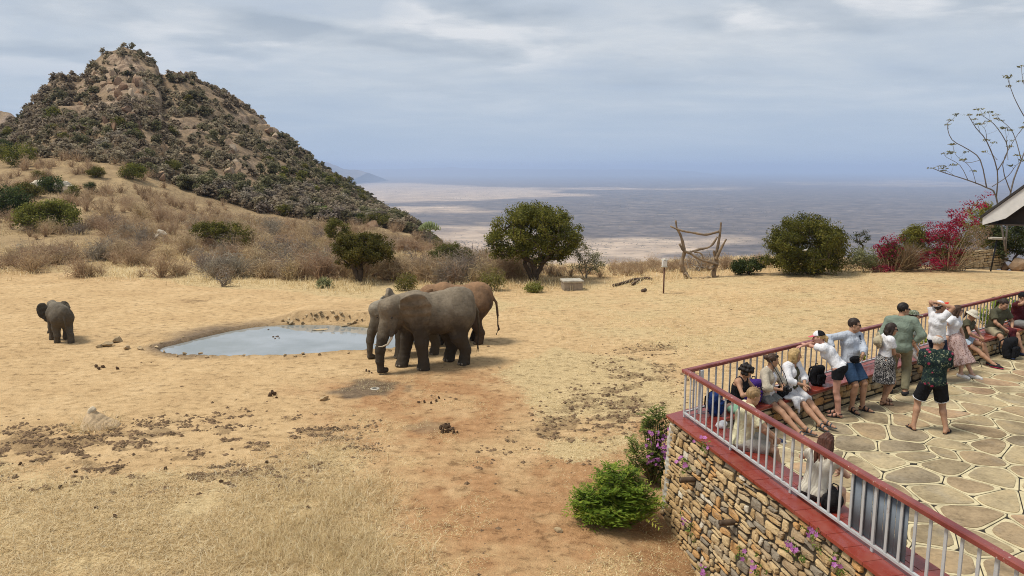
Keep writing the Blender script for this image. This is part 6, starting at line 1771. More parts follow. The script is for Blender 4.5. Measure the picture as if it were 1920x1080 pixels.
# trees one can tell apart round the clearing
tree('tree', 'largest round crowned dark green tree standing at the middle of the lawn edge', 'tree', (1003, 527), [(1000, 425, 70, 40), (955, 450, 38, 32), (1045, 448, 46, 34), (1010, 470, 55, 26), (975, 405, 30, 18), (1030, 400, 32, 18), (1070, 440, 22, 26), (950, 475, 26, 18), (1050, 470, 24, 18), (1000, 400, 40, 18)], 340, 62, .15, .38, G_TREE, r0=.24, stems=[(-.35, 0), (0, 0), (.25, 0), (-.1, 0)], seed=1)
tree('tree', 'umbrella shaped green tree on a thick trunk beyond the pond', 'tree', (676, 528), [(680, 462, 50, 24), (650, 462, 26, 24), (712, 465, 26, 26), (660, 447, 30, 12), (705, 447, 26, 10), (645, 485, 16, 14), (715, 485, 18, 12), (680, 478, 40, 16)], 210, 60, .13, .28, G_TREE, r0=.2, stems=[(0, .9), (-.25, .8)], seed=2)
tree('tree', 'pale green crown partly hidden behind the umbrella shaped tree', 'tree', (630, 470), [(632, 432, 24, 18), (628, 418, 16, 10), (645, 440, 12, 10)], 60, 46, .14, .34, G_TREE, r0=.12, seed=3)
tree('tree', 'low wide olive green tree between the umbrella tree and the largest tree', 'tree', (842, 512), [(845, 474, 38, 13), (820, 480, 18, 10), (872, 478, 16, 10), (848, 466, 26, 8)], 80, 54, .12, .27, leafmat('olive_leaf', [(0, (.06, .07, .015)), (.5, (.12, .125, .03)), (1., (.22, .20, .06))]), r0=.11, stems=[(0, 0), (.12, 0)], seed=4)
tree('shrub', 'large dense dark green shrub behind the lawn between dead arch and bougainvillea', 'shrub', (1522, 514), [(1515, 455, 66, 40), (1475, 460, 38, 36), (1555, 468, 36, 32), (1505, 425, 40, 20), (1540, 440, 30, 24), (1575, 475, 22, 20), (1470, 490, 34, 18), (1510, 490, 50, 20), (1555, 490, 36, 18), (1450, 475, 22, 20), (1520, 415, 26, 12)], 430, 58, .14, .38, G_TREE, r0=.16, stems=[(-.5, 0), (0, 0), (.4, 0), (.15, 0)], seed=5, droop=.5, shell=.3)
tree('shrub', 'small dark shrub at the left foot of the large dense shrub', 'shrub', (1404, 515), [(1400, 500, 28, 13), (1422, 492, 20, 10), (1385, 505, 14, 9)], 60, 60, .12, .25, G_DARK, r0=.06, seed=6, shell=.2)
tree('tree', 'round green tree at the left edge of the bushland', 'tree', (95, 432), [(90, 404, 44, 22), (65, 405, 26, 18), (120, 408, 28, 18), (92, 388, 30, 12)], 120, 55, .24, .62, G_TREE, r0=.22, seed=7)
tree('tree', 'dark green tree cut by the left edge of the view', 'tree', (10, 405), [(8, 375, 38, 24), (30, 382, 20, 16), (-20, 380, 30, 22)], 90, 50, .26, .68, G_DARK, r0=.22, seed=8)
tree('tree', 'low green tree leaning right amid the dry scrub above the pond', 'tree', (425, 470), [(400, 432, 32, 16), (440, 442, 32, 20), (380, 432, 18, 14), (462, 448, 14, 14), (450, 458, 18, 10)], 120, 55, .16, .4, G_TREE, r0=.16, seed=9)
for px, py, w, h, lab in ((52, 357, 22, 11, 'small green tree above the two large ones on the left slope'), (74, 330, 14, 9, 'yellowish bush highest among the pale boulders'), (100, 347, 22, 13, 'dark bush growing between the pale boulders'), (135, 358, 12, 12, 'small yellow green bush right of the pale boulders'), (36, 290, 26, 20, 'green tree on the left slope under the hill'), (4, 278, 18, 18, 'dark green tree at the left edge on the slope'), (250, 322, 22, 12, 'flat topped green tree at the foot of the hill'), (318, 310, 22, 9, 'grey green tree on white limbs at the hill foot'), (535, 393, 16, 9, 'green bush on the skyline of scrub left of the bright bush'), (700, 412, 30, 8, 'flat green bush in front of the hill end'), (168, 350, 10, 10, 'small dark shrub amid the pale scrub of the slope'), (180, 322, 14, 8, 'pale green bush on the slope above the boulders')):
    tree('bush', lab, 'bush', (px, py + h + 3), [(px, py, w, h), (px - w * .4, py + h * .2, w * .5, h * .7), (px + w * .45, py + h * .15, w * .5, h * .7)], 60, 44, .011 * w, .028 * w, G_YELLOW if 'yellowish' in lab else (G_DARK if 'dark' in lab else G_TREE), r0=.1, seed=px)
tree('bush', 'bright yellow green bush among the rocks at the hill foot', 'bush', (606, 408), [(605, 397, 20, 9), (594, 399, 10, 7), (617, 399, 10, 7)], 60, 46, .22, .5, G_BRIGHT, r0=.08, seed=31)
tree('bush', 'dark olive bush at the right end of the hill beside the flat one', 'bush', (678, 420), [(676, 410, 14, 9)], 40, 44, .2, .5, G_DARK, r0=.08, seed=32)
tree('shrub', 'thin grey and green leafless shrub right of the largest tree', 'shrub', (1098, 522), [(1095, 490, 26, 26), (1120, 492, 20, 20), (1085, 470, 20, 18)], 150, 12, .10, .26, G_PALE, GREYBARK, r0=.05, stems=[(-.2, 0), (0, 0), (.2, 0), (.1, 0)], seed=33, shell=.1)
for px, py, w, h, lab in ((760, 545, 24, 18, 'green yellow shrub at the pond end beside the elephants'), (925, 545, 26, 22, 'yellow green shrub right behind the rust coloured elephant'), (608, 540, 12, 9, 'small sage green tuft left of the umbrella shaped tree'), (1000, 548, 16, 9, 'low green tuft under the largest tree')):
    tree('shrub', lab, 'shrub', (px, py), [(px, py - h, w, h), (px - w * .4, py - h * .6, w * .6, h * .6), (px + w * .4, py - h * .7, w * .6, h * .7)], 110, 16, .09, .22, G_PALE if 'sage' in lab else leafmat('sparse_green', [(0, (.11, .12, .025)), (.6, (.23, .22, .05)), (1, (.36, .31, .11))]), GREYBARK, r0=.03, stems=[(-.1, 0), (0, 0), (.1, 0)], seed=px, shell=.1, aspect=.35)
for px, py, w, h, lab in ((768, 500, 22, 26, 'bare grey thorn tree right of the umbrella tree'), (420, 530, 16, 18, 'small bare tree under the low green tree above the pond'), (1310, 500, 40, 22, 'bare grey thicket behind the dead wood arch')):
    tree('bare_tree', lab, 'tree', (px, py + 8), [(px, py - h * .6, w, h), (px + w * .4, py - h * .4, w * .6, h * .7)], 130, 7, .08, .25, G_GREY, GREYBARK, r0=.07, stems=[(-.1, 0), (.1, 0)], seed=px, shell=.2, aspect=.12)
# candelabra tree
b = at_y(806, 451, 62.0); r0 = empty('candelabra_tree', b, 0, 'candelabra tree with upcurved arms at the edge above the plain', 'tree')
mm = 62.0 / F_PX
g = Geo(); g.tube([(0, 0, -1.2), (0, 0, 1.05)], [.13, .09], 7); g.build('trunk', GREYBARK, r0, True)
g = Geo(); 
for i in range(60):
    a = i * 2.4; rr_ = .95 * math.sqrt((i + .5) / 60); h = 1.62 - .55 * (rr_ / .95) ** 2
    g.tube([(0, 0, 1.0), (rr_ * .5 * math.cos(a), rr_ * .5 * math.sin(a), 1.0 + .05), (rr_ * .95 * math.cos(a), rr_ * .95 * math.sin(a), h - .25), (rr_ * math.cos(a), rr_ * math.sin(a), h)], [.05, .055, .055, .03], 5)
g.build('crown', plain('succulent', (.20, .23, .10), .8, .25, 3), r0, True)
# sapling and thin leafy plant
tree('sapling', 'thin sapling with few leaves left of the bougainvillea', 'sapling', (1616, 500), [(1615, 445, 16, 14), (1628, 440, 12, 10), (1604, 452, 10, 8)], 26, 14, .11, .16, G_DARK, r0=.05, seed=41)
tree('shrub', 'pale green feathery shrub at the foot of the thin sapling', 'shrub', (1618, 510), [(1618, 482, 26, 20), (1600, 492, 16, 14), (1636, 490, 16, 14)], 140, 26, .12, .2, G_PALE, GREYBARK, r0=.03, seed=42, shell=.1, aspect=.25)
# bougainvillea and its company
for px, py, lobes, M, lab, sd_ in ((1672, 508, [(1665, 470, 22, 26), (1655, 482, 16, 18), (1678, 460, 16, 20), (1660, 500, 30, 6)], 95, 'crimson bougainvillea left of the dry grass tussock', 51), (1775, 508, [(1770, 440, 34, 26), (1748, 455, 22, 18), (1800, 415, 28, 20), (1825, 390, 24, 16), (1790, 400, 16, 10), (1850, 375, 14, 12), (1770, 475, 30, 14), (1725, 480, 30, 14), (1745, 490, 40, 10)], 240, 'tall crimson bougainvillea leaning up towards the roof', 52)):
    root = tree('bougainvillea', lab, 'shrub', (px, py), lobes, M, 13, .16, .28, G_PINK, GREYBARK, r0=.06, stems=[(-.2, 0), (0, 0), (.3, 0)], seed=sd_, shell=.1)
    tips = sample_lobes([(0, .3, 1.2, 1.4, .8, .8)] if sd_ == 52 else [(0, .2, .8, .6, .5, .6)], 60); V, F, t = leaves(tips, .34, 34, .12); link('foliage', leaf_mesh('foliage', V, F, t, G_TREE), root)
    tw = np.random.default_rng(sd_); S = spray(260, 1.5 if sd_ == 51 else 2.4, .7, tw, .012, .6, base=.6); link('twigs', spray_mesh('twigs', S, G_DRY), root)
tree('bush', 'yellow green bush behind the dry grass tussock', 'bush', (1712, 505), [(1710, 448, 22, 24), (1722, 440, 14, 18)], 80, 45, .12, .26, G_YELLOW, r0=.06, seed=53)
tree('bush', 'yellow green bush beside the roof above the bougainvillea', 'bush', (1842, 500), [(1835, 410, 26, 28), (1860, 392, 22, 18), (1850, 440, 30, 24)], 140, 45, .13, .3, G_YELLOW, r0=.06, seed=54)
tree('bush', 'dark green bush under the roof at the right edge', 'bush', (1900, 505), [(1895, 440, 34, 34), (1930, 445, 40, 36), (1880, 470, 20, 20)], 150, 45, .16, .34, G_DARK, r0=.08, seed=55)
tree('shrub', 'brown leafless shrub between bougainvillea and low stone wall', 'shrub', (1805, 508), [(1805, 465, 34, 26), (1830, 440, 30, 30), (1790, 485, 34, 16)], 260, 16, .12, .24, G_DRY, GREYBARK, r0=.05, seed=56, shell=.1, aspect=.14, stems=[(-.2, 0), (0, 0), (.2, 0)])
def twiggy(seed, h, n=110, w=.014):
    r = np.random.default_rng(seed); V, F4, F3, t = spray(n, h, .62, r, w, .35, base=.10 * h)
    tips = V.reshape(-1, 5, 3); C = np.concatenate([tips[:, 4], tips[:, 2] * .6 + tips[:, 4] * .4])
    v2, f2, t2 = leaves(C, .17 * h, 2, .30 * h, .055, 0, 0, r, .9, .4)
    return np.concatenate([V, v2]), [np.concatenate([F4, f2 + len(V)]), F3], np.concatenate([t[:n], t2, t[n:]])
tussock = on_ground(1695, 508); r = np.random.default_rng(3)
S = spray(900, 1.75, .42, r, .016, 1.0, base=.3); o = link('tussock', spray_mesh('tussock', S, leafmat('tussock', [(0, (.15, .105, .055)), (.6, (.30, .22, .12)), (1, (.42, .32, .18))], .2))); o.location = tussock; tag(o, 'big brown dry grass tussock in front of the crimson bougainvillea', 'grass')
# scrub of the slope
DRYM = [(lambda S: (lambda me: (face_attr(me, 'tint', S[2]), me)[1])(mesh_arr('dry_shrub', S[0], S[1], G_DRY if k % 3 else G_GREY, False)))(twiggy(200 + k, 1.0)) for k in range(6)]
DRYRAW = [twiggy(300 + k, 1.0, 42, .022) for k in range(3)]
def bush_raw(seed, M, per, size, crad):
    r = np.random.default_rng(seed); tips = sample_lobes([(0, 0, .5, .42, .42, .34), (.3, .1, .4, .3, .3, .26), (-.28, -.1, .42, .3, .3, .28), (0, .1, .72, .3, .3, .2)], M, r, .45)
    return leaves(tips, crad, per, size, .6, .75, 0, r)
HB = []
for k in range(6):
    V, F, t = bush_raw(400 + k, 20, 20, .15, .2); HB.append(leaf_mesh('bush', V, F, t, (G_HILL, G_TREE, G_HILL, G_GREY, G_BROWN, G_BROWN)[k]))
HBRAW = [bush_raw(450 + k, 12, 11, .27, .24) for k in range(4)]
def scatter(n, az0, az1, r0, r1, seed, dens):
    r = np.random.default_rng(seed); a = np.radians(r.uniform(az0, az1, n)); d = r0 * (r1 / r0) ** r.random(n)
    x, y = np.sin(a) * d, np.cos(a) * d; k = r.random(n) < dens(x, y); return x[k], y[k]
def mound(x, y):
    return (y - 104) / (np.interp(x, CX, CYY) - 104)
def put_plants(xs, ys, size, meshes, raws, name, label, cat, group, limit, stuff_mat, seed, sink=.05, pick=None):
    r = np.random.default_rng(seed); zs = terrain(xs, ys); d = np.hypot(xs, ys); order = np.argsort(d / np.maximum(size, .1))
    k = 0; acc = [[], [], [], []]; nv = 0
    vis = [seen((xs[i], ys[i], zs[i] + .5), 10) is not None for i in range(len(xs))]
    for i in order:
        rot = r.uniform(0, 6.28); s = size[i]; sz = s * r.uniform(.7, 1.15)
        if vis[i] and k < limit:
            o = link(name, meshes[pick[i] if pick is not None else r.integers(len(meshes))]); o.location = (xs[i], ys[i], zs[i] - sink * s); o.rotation_euler = (0, 0, rot); o.scale = (s, s, sz); tag(o, label, cat, group); k += 1
        else:
            R_ = raws[r.integers(len(raws))]; c, q = math.cos(rot), math.sin(rot); V = R_[0] * [s, s, sz]
            V = np.stack([c * V[:, 0] - q * V[:, 1] + xs[i], q * V[:, 0] + c * V[:, 1] + ys[i], V[:, 2] + zs[i] - sink * s], 1)
            Fs = R_[1] if isinstance(R_[1], list) else [R_[1]]
            acc[0].append(V); acc[1].append(Fs[0] + nv); 
            if len(Fs) > 1: acc[2].append(Fs[1] + nv)
            nt = len(Fs[0]); acc[3].append((np.clip(R_[2] + r.normal(0, .15), 0, 1), nt)); nv += len(V)
    if acc[0]:
        F = [np.concatenate(acc[1])] + ([np.concatenate(acc[2])] if acc[2] else [])
        t = np.concatenate([a[:n_] for a, n_ in acc[3]] + ([a[n_:] for a, n_ in acc[3]] if acc[2] else []))
        me = mesh_arr(name, np.concatenate(acc[0]), F, stuff_mat, False); face_attr(me, 'tint', t); link(name, me)['kind'] = 'stuff'
def clear(x, y):     # the bare sand of the clearing, and its paths
    az = np.degrees(np.arctan2(x, y)); d = np.hypot(x, y); edge = np.interp(az, [-40, -31, -24, -19, -14, -10, -5, 0, 8], [46, 45, 41, 40, 39.5, 39.5, 36.5, 36.5, 37.5])
    return d > edge + 2.0 * (fbm(x, y, 3.5, 2, 101) - .5)
xs, ys = scatter(2600, -41, 2.0, 34, 150, 5, lambda x, y: clear(x, y) * (mound(x, y) < .22) * (sstep(.36, .52, fbm(x, y, 6.5, 3, 102)) * .95 + .05) * (terrain(x, y, False) > -6))
sz = np.random.default_rng(6).uniform(.65, 1.5, len(xs)) * (1 + .25 * sstep(60, 120, np.hypot(xs, ys)))
put_plants(xs, ys, sz, DRYM, DRYRAW, 'dry_shrub', 'dry leafless tan shrub of the scrub between clearing and hill', 'shrub', 'dry shrubs of the scrub slope', 285, G_DRY, 7)
xs, ys = scatter(4600, -43, -5, 100, 245, 8, lambda x, y: (mound(x, y) > .0) * (mound(x, y) < 1.03) * np.clip(sstep(.40, .62, fbm(x, y, 16, 4, 103)) * .9 + .10 + .5 * sstep(-50, -25, x) + .6 * sstep(.62, .9, mound(x, y)), 0, 1) * (1 - .75 * sstep(.3, .7, cliff(x, y, mound(x, y)))) * np.where((x < -45) & (mound(x, y) < .34), .45, 1))
bs = np.random.default_rng(9).uniform(1.0, 2.7, len(xs)) * (1 - .35 * sstep(.85, 1., mound(xs, ys))); grn = fbm(xs, ys, 24, 3, 104) + np.random.default_rng(10).normal(0, .08, len(xs))
gm = grn > .505
for k_, (sel, ms, lab, grp, lim, mt) in enumerate(((gm, [HB[0], HB[1], HB[2]], 'green leafy bush growing on the rocky hill', 'green bushes on the rocky hill', 130, G_HILL), (~gm, [HB[3], HB[4], HB[5], HB[0]], 'grey brown leafless bush growing on the rocky hill', 'grey bushes on the rocky hill', 160, G_BROWN))):
    put_plants(xs[sel], ys[sel], bs[sel], ms, HBRAW, 'bush', lab, 'bush', grp, lim, mt, 13 + k_)
print('hill bushes', len(xs))
# a second, finer cover of grey twigs on the hill
xs, ys = scatter(5200, -43, -5, 100, 215, 18, lambda x, y: (mound(x, y) > .02) * (mound(x, y) < 1.0) * (sstep(.38, .6, fbm(x, y, 9, 3, 105)) * .8 + .1))
put_plants(xs, ys, np.random.default_rng(19).uniform(.8, 1.9, len(xs)), HB, HBRAW, 'scrub', '', '', '', 0, G_BROWN, 20)
# foot of the hill to its right and the edge over the plain: low scrub
xs, ys = scatter(900, -9, 30, 37.5, 47, 28, lambda x, y: (np.hypot(x, y) > 39 + 4.5 * sstep(6, 20, np.degrees(np.arctan2(x, y)))) * (sstep(.4, .55, fbm(x, y, 4, 3, 106))))
put_plants(xs, ys, np.random.default_rng(29).uniform(.35, .75, len(xs)), DRYM, DRYRAW, 'dry_shrub', 'low dry shrub on the brow of the lawn', 'shrub', 'low dry shrubs along the brow', 0, G_DRY, 30)
# far trees on the plain
r = np.random.default_rng(40)
xs, ys = scatter(26000, -16, 36, 1350, 9000, 41, lambda x, y: .04 + .96 * sstep(.46, .60, fbm(x, y, 420, 4, 107)))
V0 = np.array([(1, 0, .3), (0, 1, .3), (-1, 0, .3), (0, -1, .3), (0, 0, 1), (0, 0, 0)], float); F0 = np.array([(0, 1, 4), (1, 2, 4), (2, 3, 4), (3, 0, 4), (1, 0, 5), (2, 1, 5), (3, 2, 5), (0, 3, 5)])
s = r.uniform(.8, 2.1, len(xs)); d = np.hypot(xs, ys)
V = (V0[None] * s[:, None, None] * np.array([1.5, 1.5, .9]) + np.stack([xs, ys, np.full(len(xs), PZ - .4) + 60 * sstep(1200, 420, d)], 1)[:, None]).reshape(-1, 3); F = (F0[None] + 6 * np.arange(len(xs))[:, None, None]).reshape(-1, 3)
me = mesh_arr('far_bush', V, F.astype(np.int32), plain('far_bush', (.085, .075, .05), .95, .2, .01), False); link('far_bush', me)['kind'] = 'stuff'

# green plants by the terrace wall
def feathery(name, label, base, lobes, M, mat, seed, leaflets=9, L=.34, stem_h=.5):
    """arching pinnate fronds"""
    r = np.random.default_rng(seed); root = empty(name, base, 0, label, 'shrub')
    tips = sample_lobes(lobes, M, r, .35); V = []; F = []; t = []; n = 0; St = Geo()
    for tp in tips:
        c = np.array([tp[0] * .35, tp[1] * .35, max(.05, tp[2] * .35)]); d = nrm(tp - c); d = nrm(np.array([d[0], d[1], 0]) * .55 + r.normal(0, .38, 3) + [0, 0, .75]); l = L * r.uniform(.7, 1.25); sd_ = nrm(np.cross(d, [0, 0, 1.0]) + 1e-6); ct = r.normal(.5, .18)
        for i in range(leaflets):
            f = (i + 1) / leaflets; p = tp + d * l * (f - .6) + np.array([d[0] * .3 * l * f * f, d[1] * .3 * l * f * f, -.30 * l * f * f])
            for sg in (-1, 1):
                ld = nrm(sd_ * sg + d * .55 + [0, 0, -.25] + r.normal(0, .12, 3)); ll = l * .34 * (1.15 - .6 * abs(f - .45)); wd = nrm(np.cross(ld, [0, 0, 1.0]) + r.normal(0, .2, 3)) * ll * .14
                V += [p, p + ld * ll * .45 + wd, p + ld * ll, p + ld * ll * .45 - wd]; F.append((n, n + 1, n + 2, n + 3)); n += 4; t.append(np.clip(ct + r.normal(0, .13), 0, 1))
        if r.random() < .25: St.tube([(c[0] * .3, c[1] * .3, -.05), c, tp], [.014, .010, .004], 4)
    link('foliage', leaf_mesh('foliage', np.array(V), np.array(F, np.int32), t, mat), root)
    St.build('stem', plain('green_stem', (.16, .13, .06), .9, .2), root)
    return root
pb = on_ground(1152, 975)
feathery('shrub', 'bright green feathery shrub on the red earth left of the stone wall', pb, [(.05, .05, .58, .40, .42, .36), (-.40, -.1, .34, .30, .32, .24), (.28, -.10, .36, .38, .36, .28), (-.05, -.25, .28, .45, .3, .22)], 560, G_BRIGHT, 61, L=.30)
pb2 = on_ground(1222, 905)
r2 = feathery('shrub', 'tall green flowering shrub against the corner of the stone wall', pb2, [(-.15, 0, .55, .35, .35, .4), (.05, .1, 1.0, .26, .3, .34), (.12, .1, 1.28, .16, .2, .22), (.2, -.05, .45, .25, .25, .3)], 240, leafmat('mid_green_leaf', [(0, (.06, .10, .02)), (.5, (.15, .21, .04)), (1, (.30, .33, .08))]), 62, L=.26)
feathery('shrub', 'small low green plant at the foot of the wall corner', on_ground(1250, 912), [(0, 0, .16, .16, .2, .15)], 60, G_BRIGHT, 63, L=.2)
FLW = []
for q in range(3):
    r = np.random.default_rng(600 + q); V = []; F = []; n = 0
    for k in range(5):
        an = 2 * math.pi * k / 5 + r.normal(0, .1); d = np.array([math.cos(an), math.sin(an), 0]); e = np.array([-math.sin(an), math.cos(an), 0]); u_ = np.array([0, 0, 1.0])
        V += [u_ * 0, d * .6 + e * .38 + u_ * .14, d + u_ * .05, d * .6 - e * .38 + u_ * .12]; F.append((n, n + 1, n + 2, n + 3)); n += 4
    me = leaf_mesh('flower', np.array(V), np.array(F, np.int32), r.random(5), G_FLOWER); FLW.append(me)
def flowers(parent, P, size, seed):
    r = np.random.default_rng(seed)
    for p in P:
        nv = Vector(nrm(r.normal(0, .5, 3) + [-.3, -.7, .5])); o = link('flower', FLW[r.integers(3)], parent); o.location = p; o.rotation_euler = nv.to_track_quat('Z', 'Y').to_euler(); o.scale = (size * r.uniform(.7, 1.2),) * 3
r = np.random.default_rng(64)
flowers(r2, [np.array([r.normal(.10, .18), r.normal(-.28, .08), r.uniform(.40, 1.1)]) for _ in range(56)], .042, 65)
# trailing mauve flowers on the wall, each cluster a plant of its own
for i, (px, py, nf, lab) in enumerate(((1292, 868, 7, 'mauve flowers on the wall beside the upper drain pipe'), (1330, 835, 5, 'mauve flowers just under the coping near the corner'), (1500, 1028, 12, 'largest cluster of mauve flowers under the coping'), (1535, 1003, 5, 'mauve flowers high under the coping near the sheet panels'), (1408, 1046, 3, 'few mauve flowers low on the wall under the lower pipe'), (1330, 1070, 6, 'mauve flowers at the foot of the wall by the bottom edge'), (1583, 1062, 3, 'mauve flowers lowest under the coping by the bottom edge'), (1300, 985, 4, 'small mauve flowers low at the wall corner'), (1430, 1066, 3, 'mauve flowers near the bottom edge of the view in the wall'))):
    d = ray(px, py); o0 = np.array([0, 0, CAM_H]); tt = ((wo - o0) @ fn) / (d @ fn); p = o0 + d * tt + fn * .05
    root = empty('wall_flower', p, 0, lab, 'flowers', 'mauve flowers growing from the wall'); r = np.random.default_rng(700 + i)
    C = [fn * r.uniform(.0, .05) + ux * r.normal(0, .09) + uz * r.normal(-.02, .06) for _ in range(9)]
    V, F, t = leaves(np.array(C), .05, 9, .05, .3, 0, .3, r); link('foliage', leaf_mesh('foliage', V, F, t, leafmat('mid_green_leaf', [])), root)
    flowers(root, [fn * r.uniform(.03, .08) + ux * r.normal(0, .08) + uz * r.normal(0.02, .05) for _ in range(nf)], .034, 720 + i)
pg = farp(14.2, .5, 1.25); V, F, t = leaves(np.array([farp(s_, r.uniform(.35, .9), r.uniform(1.3, 1.9)) for s_ in np.linspace(13.2, 17.5, 40)]), .28, 40, .14); o = link('hedge', leaf_mesh('hedge', V, F, t, G_BRIGHT)); tag(o, 'green hedge outside the far end of the railing', 'hedge')
V, F, t = leaves(np.array([farp(s_, r.uniform(.3, .6), r.uniform(.7, 1.75)) for s_ in np.concatenate([np.linspace(5.6, 6.9, 12), np.linspace(8.2, 9.4, 10)])]), .16, 34, .10); o = link('hedge', leaf_mesh('hedge', V, F, t, G_BRIGHT)); tag(o, 'green leaves seen through the railing bars behind the standing visitors', 'hedge')
# grey branching tree beside the roof, out of the right edge
def limb_tree():
    D0 = 36.0; foot = at_y(1885, 470, D0); root = empty('coral_tree', foot, 0, 'bare grey limbed tree with leaf tufts at the tips beside the roof', 'tree')
    def q(x, y, dy=0.0): p = at_y(x, y, D0 + dy); return p - foot
    L = [([(1885, 470), (1868, 370), (1850, 352), (1815, 338), (1790, 330), (1765, 322), (1748, 315)], .055, 0), ([(1850, 352), (1838, 300), (1815, 280), (1785, 262), (1776, 235), (1782, 225)], .04, .6), ([(1868, 370), (1870, 320), (1850, 265), (1830, 240), (1815, 215)], .045, -.5), ([(1870, 320), (1890, 280), (1870, 240), (1850, 222), (1838, 215)], .035, -.8), ([(1885, 470), (1895, 360), (1915, 300), (1935, 250), (1950, 200)], .06, .8), ([(1915, 300), (1900, 250), (1880, 228), (1868, 222)], .03, 1.2),
         ([(1895, 360), (1880, 310), (1900, 265), (1925, 230)], .035, -1), ([(1950, 250), (1925, 225), (1905, 190), (1895, 165), (1889, 146)], .035, .3), ([(1950, 210), (1930, 180), (1918, 150), (1915, 124)], .03, .9), ([(1815, 338), (1800, 310), (1775, 295), (1770, 288)], .022, .4), ([(1838, 300), (1812, 305), (1792, 290), (1786, 270)], .02, .9), ([(1850, 265), (1848, 245), (1838, 232)], .018, -.9), ([(1790, 330), (1778, 322), (1770, 320)], .015, .1), ([(1860, 350), (1890, 330), (1905, 310), (1920, 300)], .03, -1.2), ([(1830, 345), (1822, 318), (1805, 300)], .02, -.3), ([(1870, 300), (1858, 285), (1850, 262)], .02, .6), ([(1890, 300), (1888, 270), (1885, 240)], .02, 1.)]
    g_ = Geo(); tips = []
    for pts, rad, dy in L:
        P = [q(x, y, dy * i / max(1, len(pts) - 1)) for i, (x, y) in enumerate(pts)]
        Q_ = []
        for i in range(len(P) - 1):
            p0, p1, p2, p3 = P[max(i - 1, 0)], P[i], P[i + 1], P[min(i + 2, len(P) - 1)]
            for f in (0, .33, .66): Q_.append(.5 * (2 * p1 + (p2 - p0) * f + (2 * p0 - 5 * p1 + 4 * p2 - p3) * f * f + (3 * p1 - p0 - 3 * p2 + p3) * f ** 3))
        Q_.append(P[-1]); rad *= .72; g_.tube(Q_, list(np.linspace(rad, rad * .38, len(Q_))), 6); tips.append(P[-1]); 
        for i in range(1, 3):
            b_ = Q_[-1 - 2 * i]; e = b_ + np.array([vr.normal(0, .16), vr.normal(0, .2), vr.uniform(.15, .4)]); g_.tube([b_, (b_ + e) / 2 + [.03, 0, -.03], e], [rad * .4, rad * .3, rad * .2], 5); tips.append(e)
    g_.build('trunk', plain('pale_bark', (.17, .15, .135), .9, .25, 6), root, True)
    V, F, t = leaves(np.array(tips), .20, 15, .15, .35, .8, 0, vr, .22, .2); link('crown', leaf_mesh('crown', V, F, t, G_PALE), root)
limb_tree()
# ------------------------------------------------------------------ rocks, dung, wood
br = np.random.default_rng(88)
def rock_mesh(seed, mat, name='rock', flat=.7, sub=3, rough=.22):
    r = np.random.default_rng(seed); bm = bmesh.new(); bmesh.ops.create_icosphere(bm, subdivisions=sub, radius=1.0)
    V = np.array([v.co[:] for v in bm.verts]); F = np.array([[v.index for v in f.verts] for f in bm.faces], np.int32); bm.free()
    for _ in range(16):                  # flat faces knocked off a ball
        n = nrm(r.normal(size=3)); d = r.uniform(.38, .8); q = V @ n; V = V - np.clip(q - d, 0, None)[:, None] * n * .97
    V = V * (1 + rough * (fbm(V[:, 0] * 2 + 7 + V[:, 2], V[:, 1] * 2 + seed, .9, 3, seed) - .5))[:, None] * [1, r.uniform(.7, 1), flat]
    return mesh_arr(name, V, F, mat, False)
RK = [rock_mesh(i, ROCK, flat=.6) for i in range(5)]; BK = [rock_mesh(20 + i, HILLROCK, 'boulder', .8) for i in range(5)]; PK_ = [rock_mesh(40 + i, PALEROCK, 'boulder', .75) for i in range(3)]; DK = [rock_mesh(60 + i, DUNG, 'dung_ball', .75, 2, .35) for i in range(4)]
def rock(me, p, size, label, group=None, name='rock', cat='rock', sink=.25):
    o = link(name, me); o.location = (p[0], p[1], p[2] + size * (.5 - sink)); o.scale = (size, size * br.uniform(.75, 1.0), size); o.rotation_euler = (br.normal(0, .2), br.normal(0, .2), br.uniform(0, 6.28)); return tag(o, label, cat, group)
def pxs(p): return (p[1] * math.cos(PITCH) - (p[2] - CAM_H) * math.sin(PITCH)) / F_PX
# the broken bank behind the pond
for i, px in enumerate(np.linspace(532, 690, 30)):
    p = on_ground(px + br.normal(0, 3), 602 + 4 * math.sin(px * .05) + br.normal(0, 4)); rock(RK[br.integers(5)], p, br.uniform(.06, .17), 'tan rock in the eroded bank on the far side of the pond', 'rocks of the far pond bank', sink=.15)
for px, py, s, lab in ((222, 641, .26, 'grey mud lump at the left end of the pond'), (205, 650, .22, 'tan crust lump left of the pond near the grey mud lump'), (262, 655, .16, 'small crust lump at the near left rim of the pond'), (188, 652, .14, 'smallest crust lump left of the pond'), (240, 655, .18, 'flat crust lump between the grey lump and the water'), (606, 751, .17, 'flat grey tan stone lying alone on the sand below the pond'), (1048, 999, .10, 'dark stone on the red earth below the feathery shrub'), (655, 632, .12, 'dark stone in the shallow end of the pond'), (936, 690, .08, 'small pale stone on the sand right of the elephants')):
    rock(RK[br.integers(5)], on_ground(px, py), s, lab)
o = rock(RK[1], at(597, 619, WATER_Z), .34, 'flat pale slab lying in the water at the far bank'); o.scale = (.36, .2, .05); o.location.z = WATER_Z + .02; o.rotation_euler = (0.04, -.05, .3)
for px, py, s in ((512, 632, .07), (520, 631, .08), (516, 635, .07), (524, 634, .05), (503, 618, .06)): o = rock(RK[br.integers(5)], at(px, py, WATER_Z), s, 'dark wet stone poking out of the pond', 'stones poking out of the pond', sink=.5); o.data = DK[br.integers(4)]
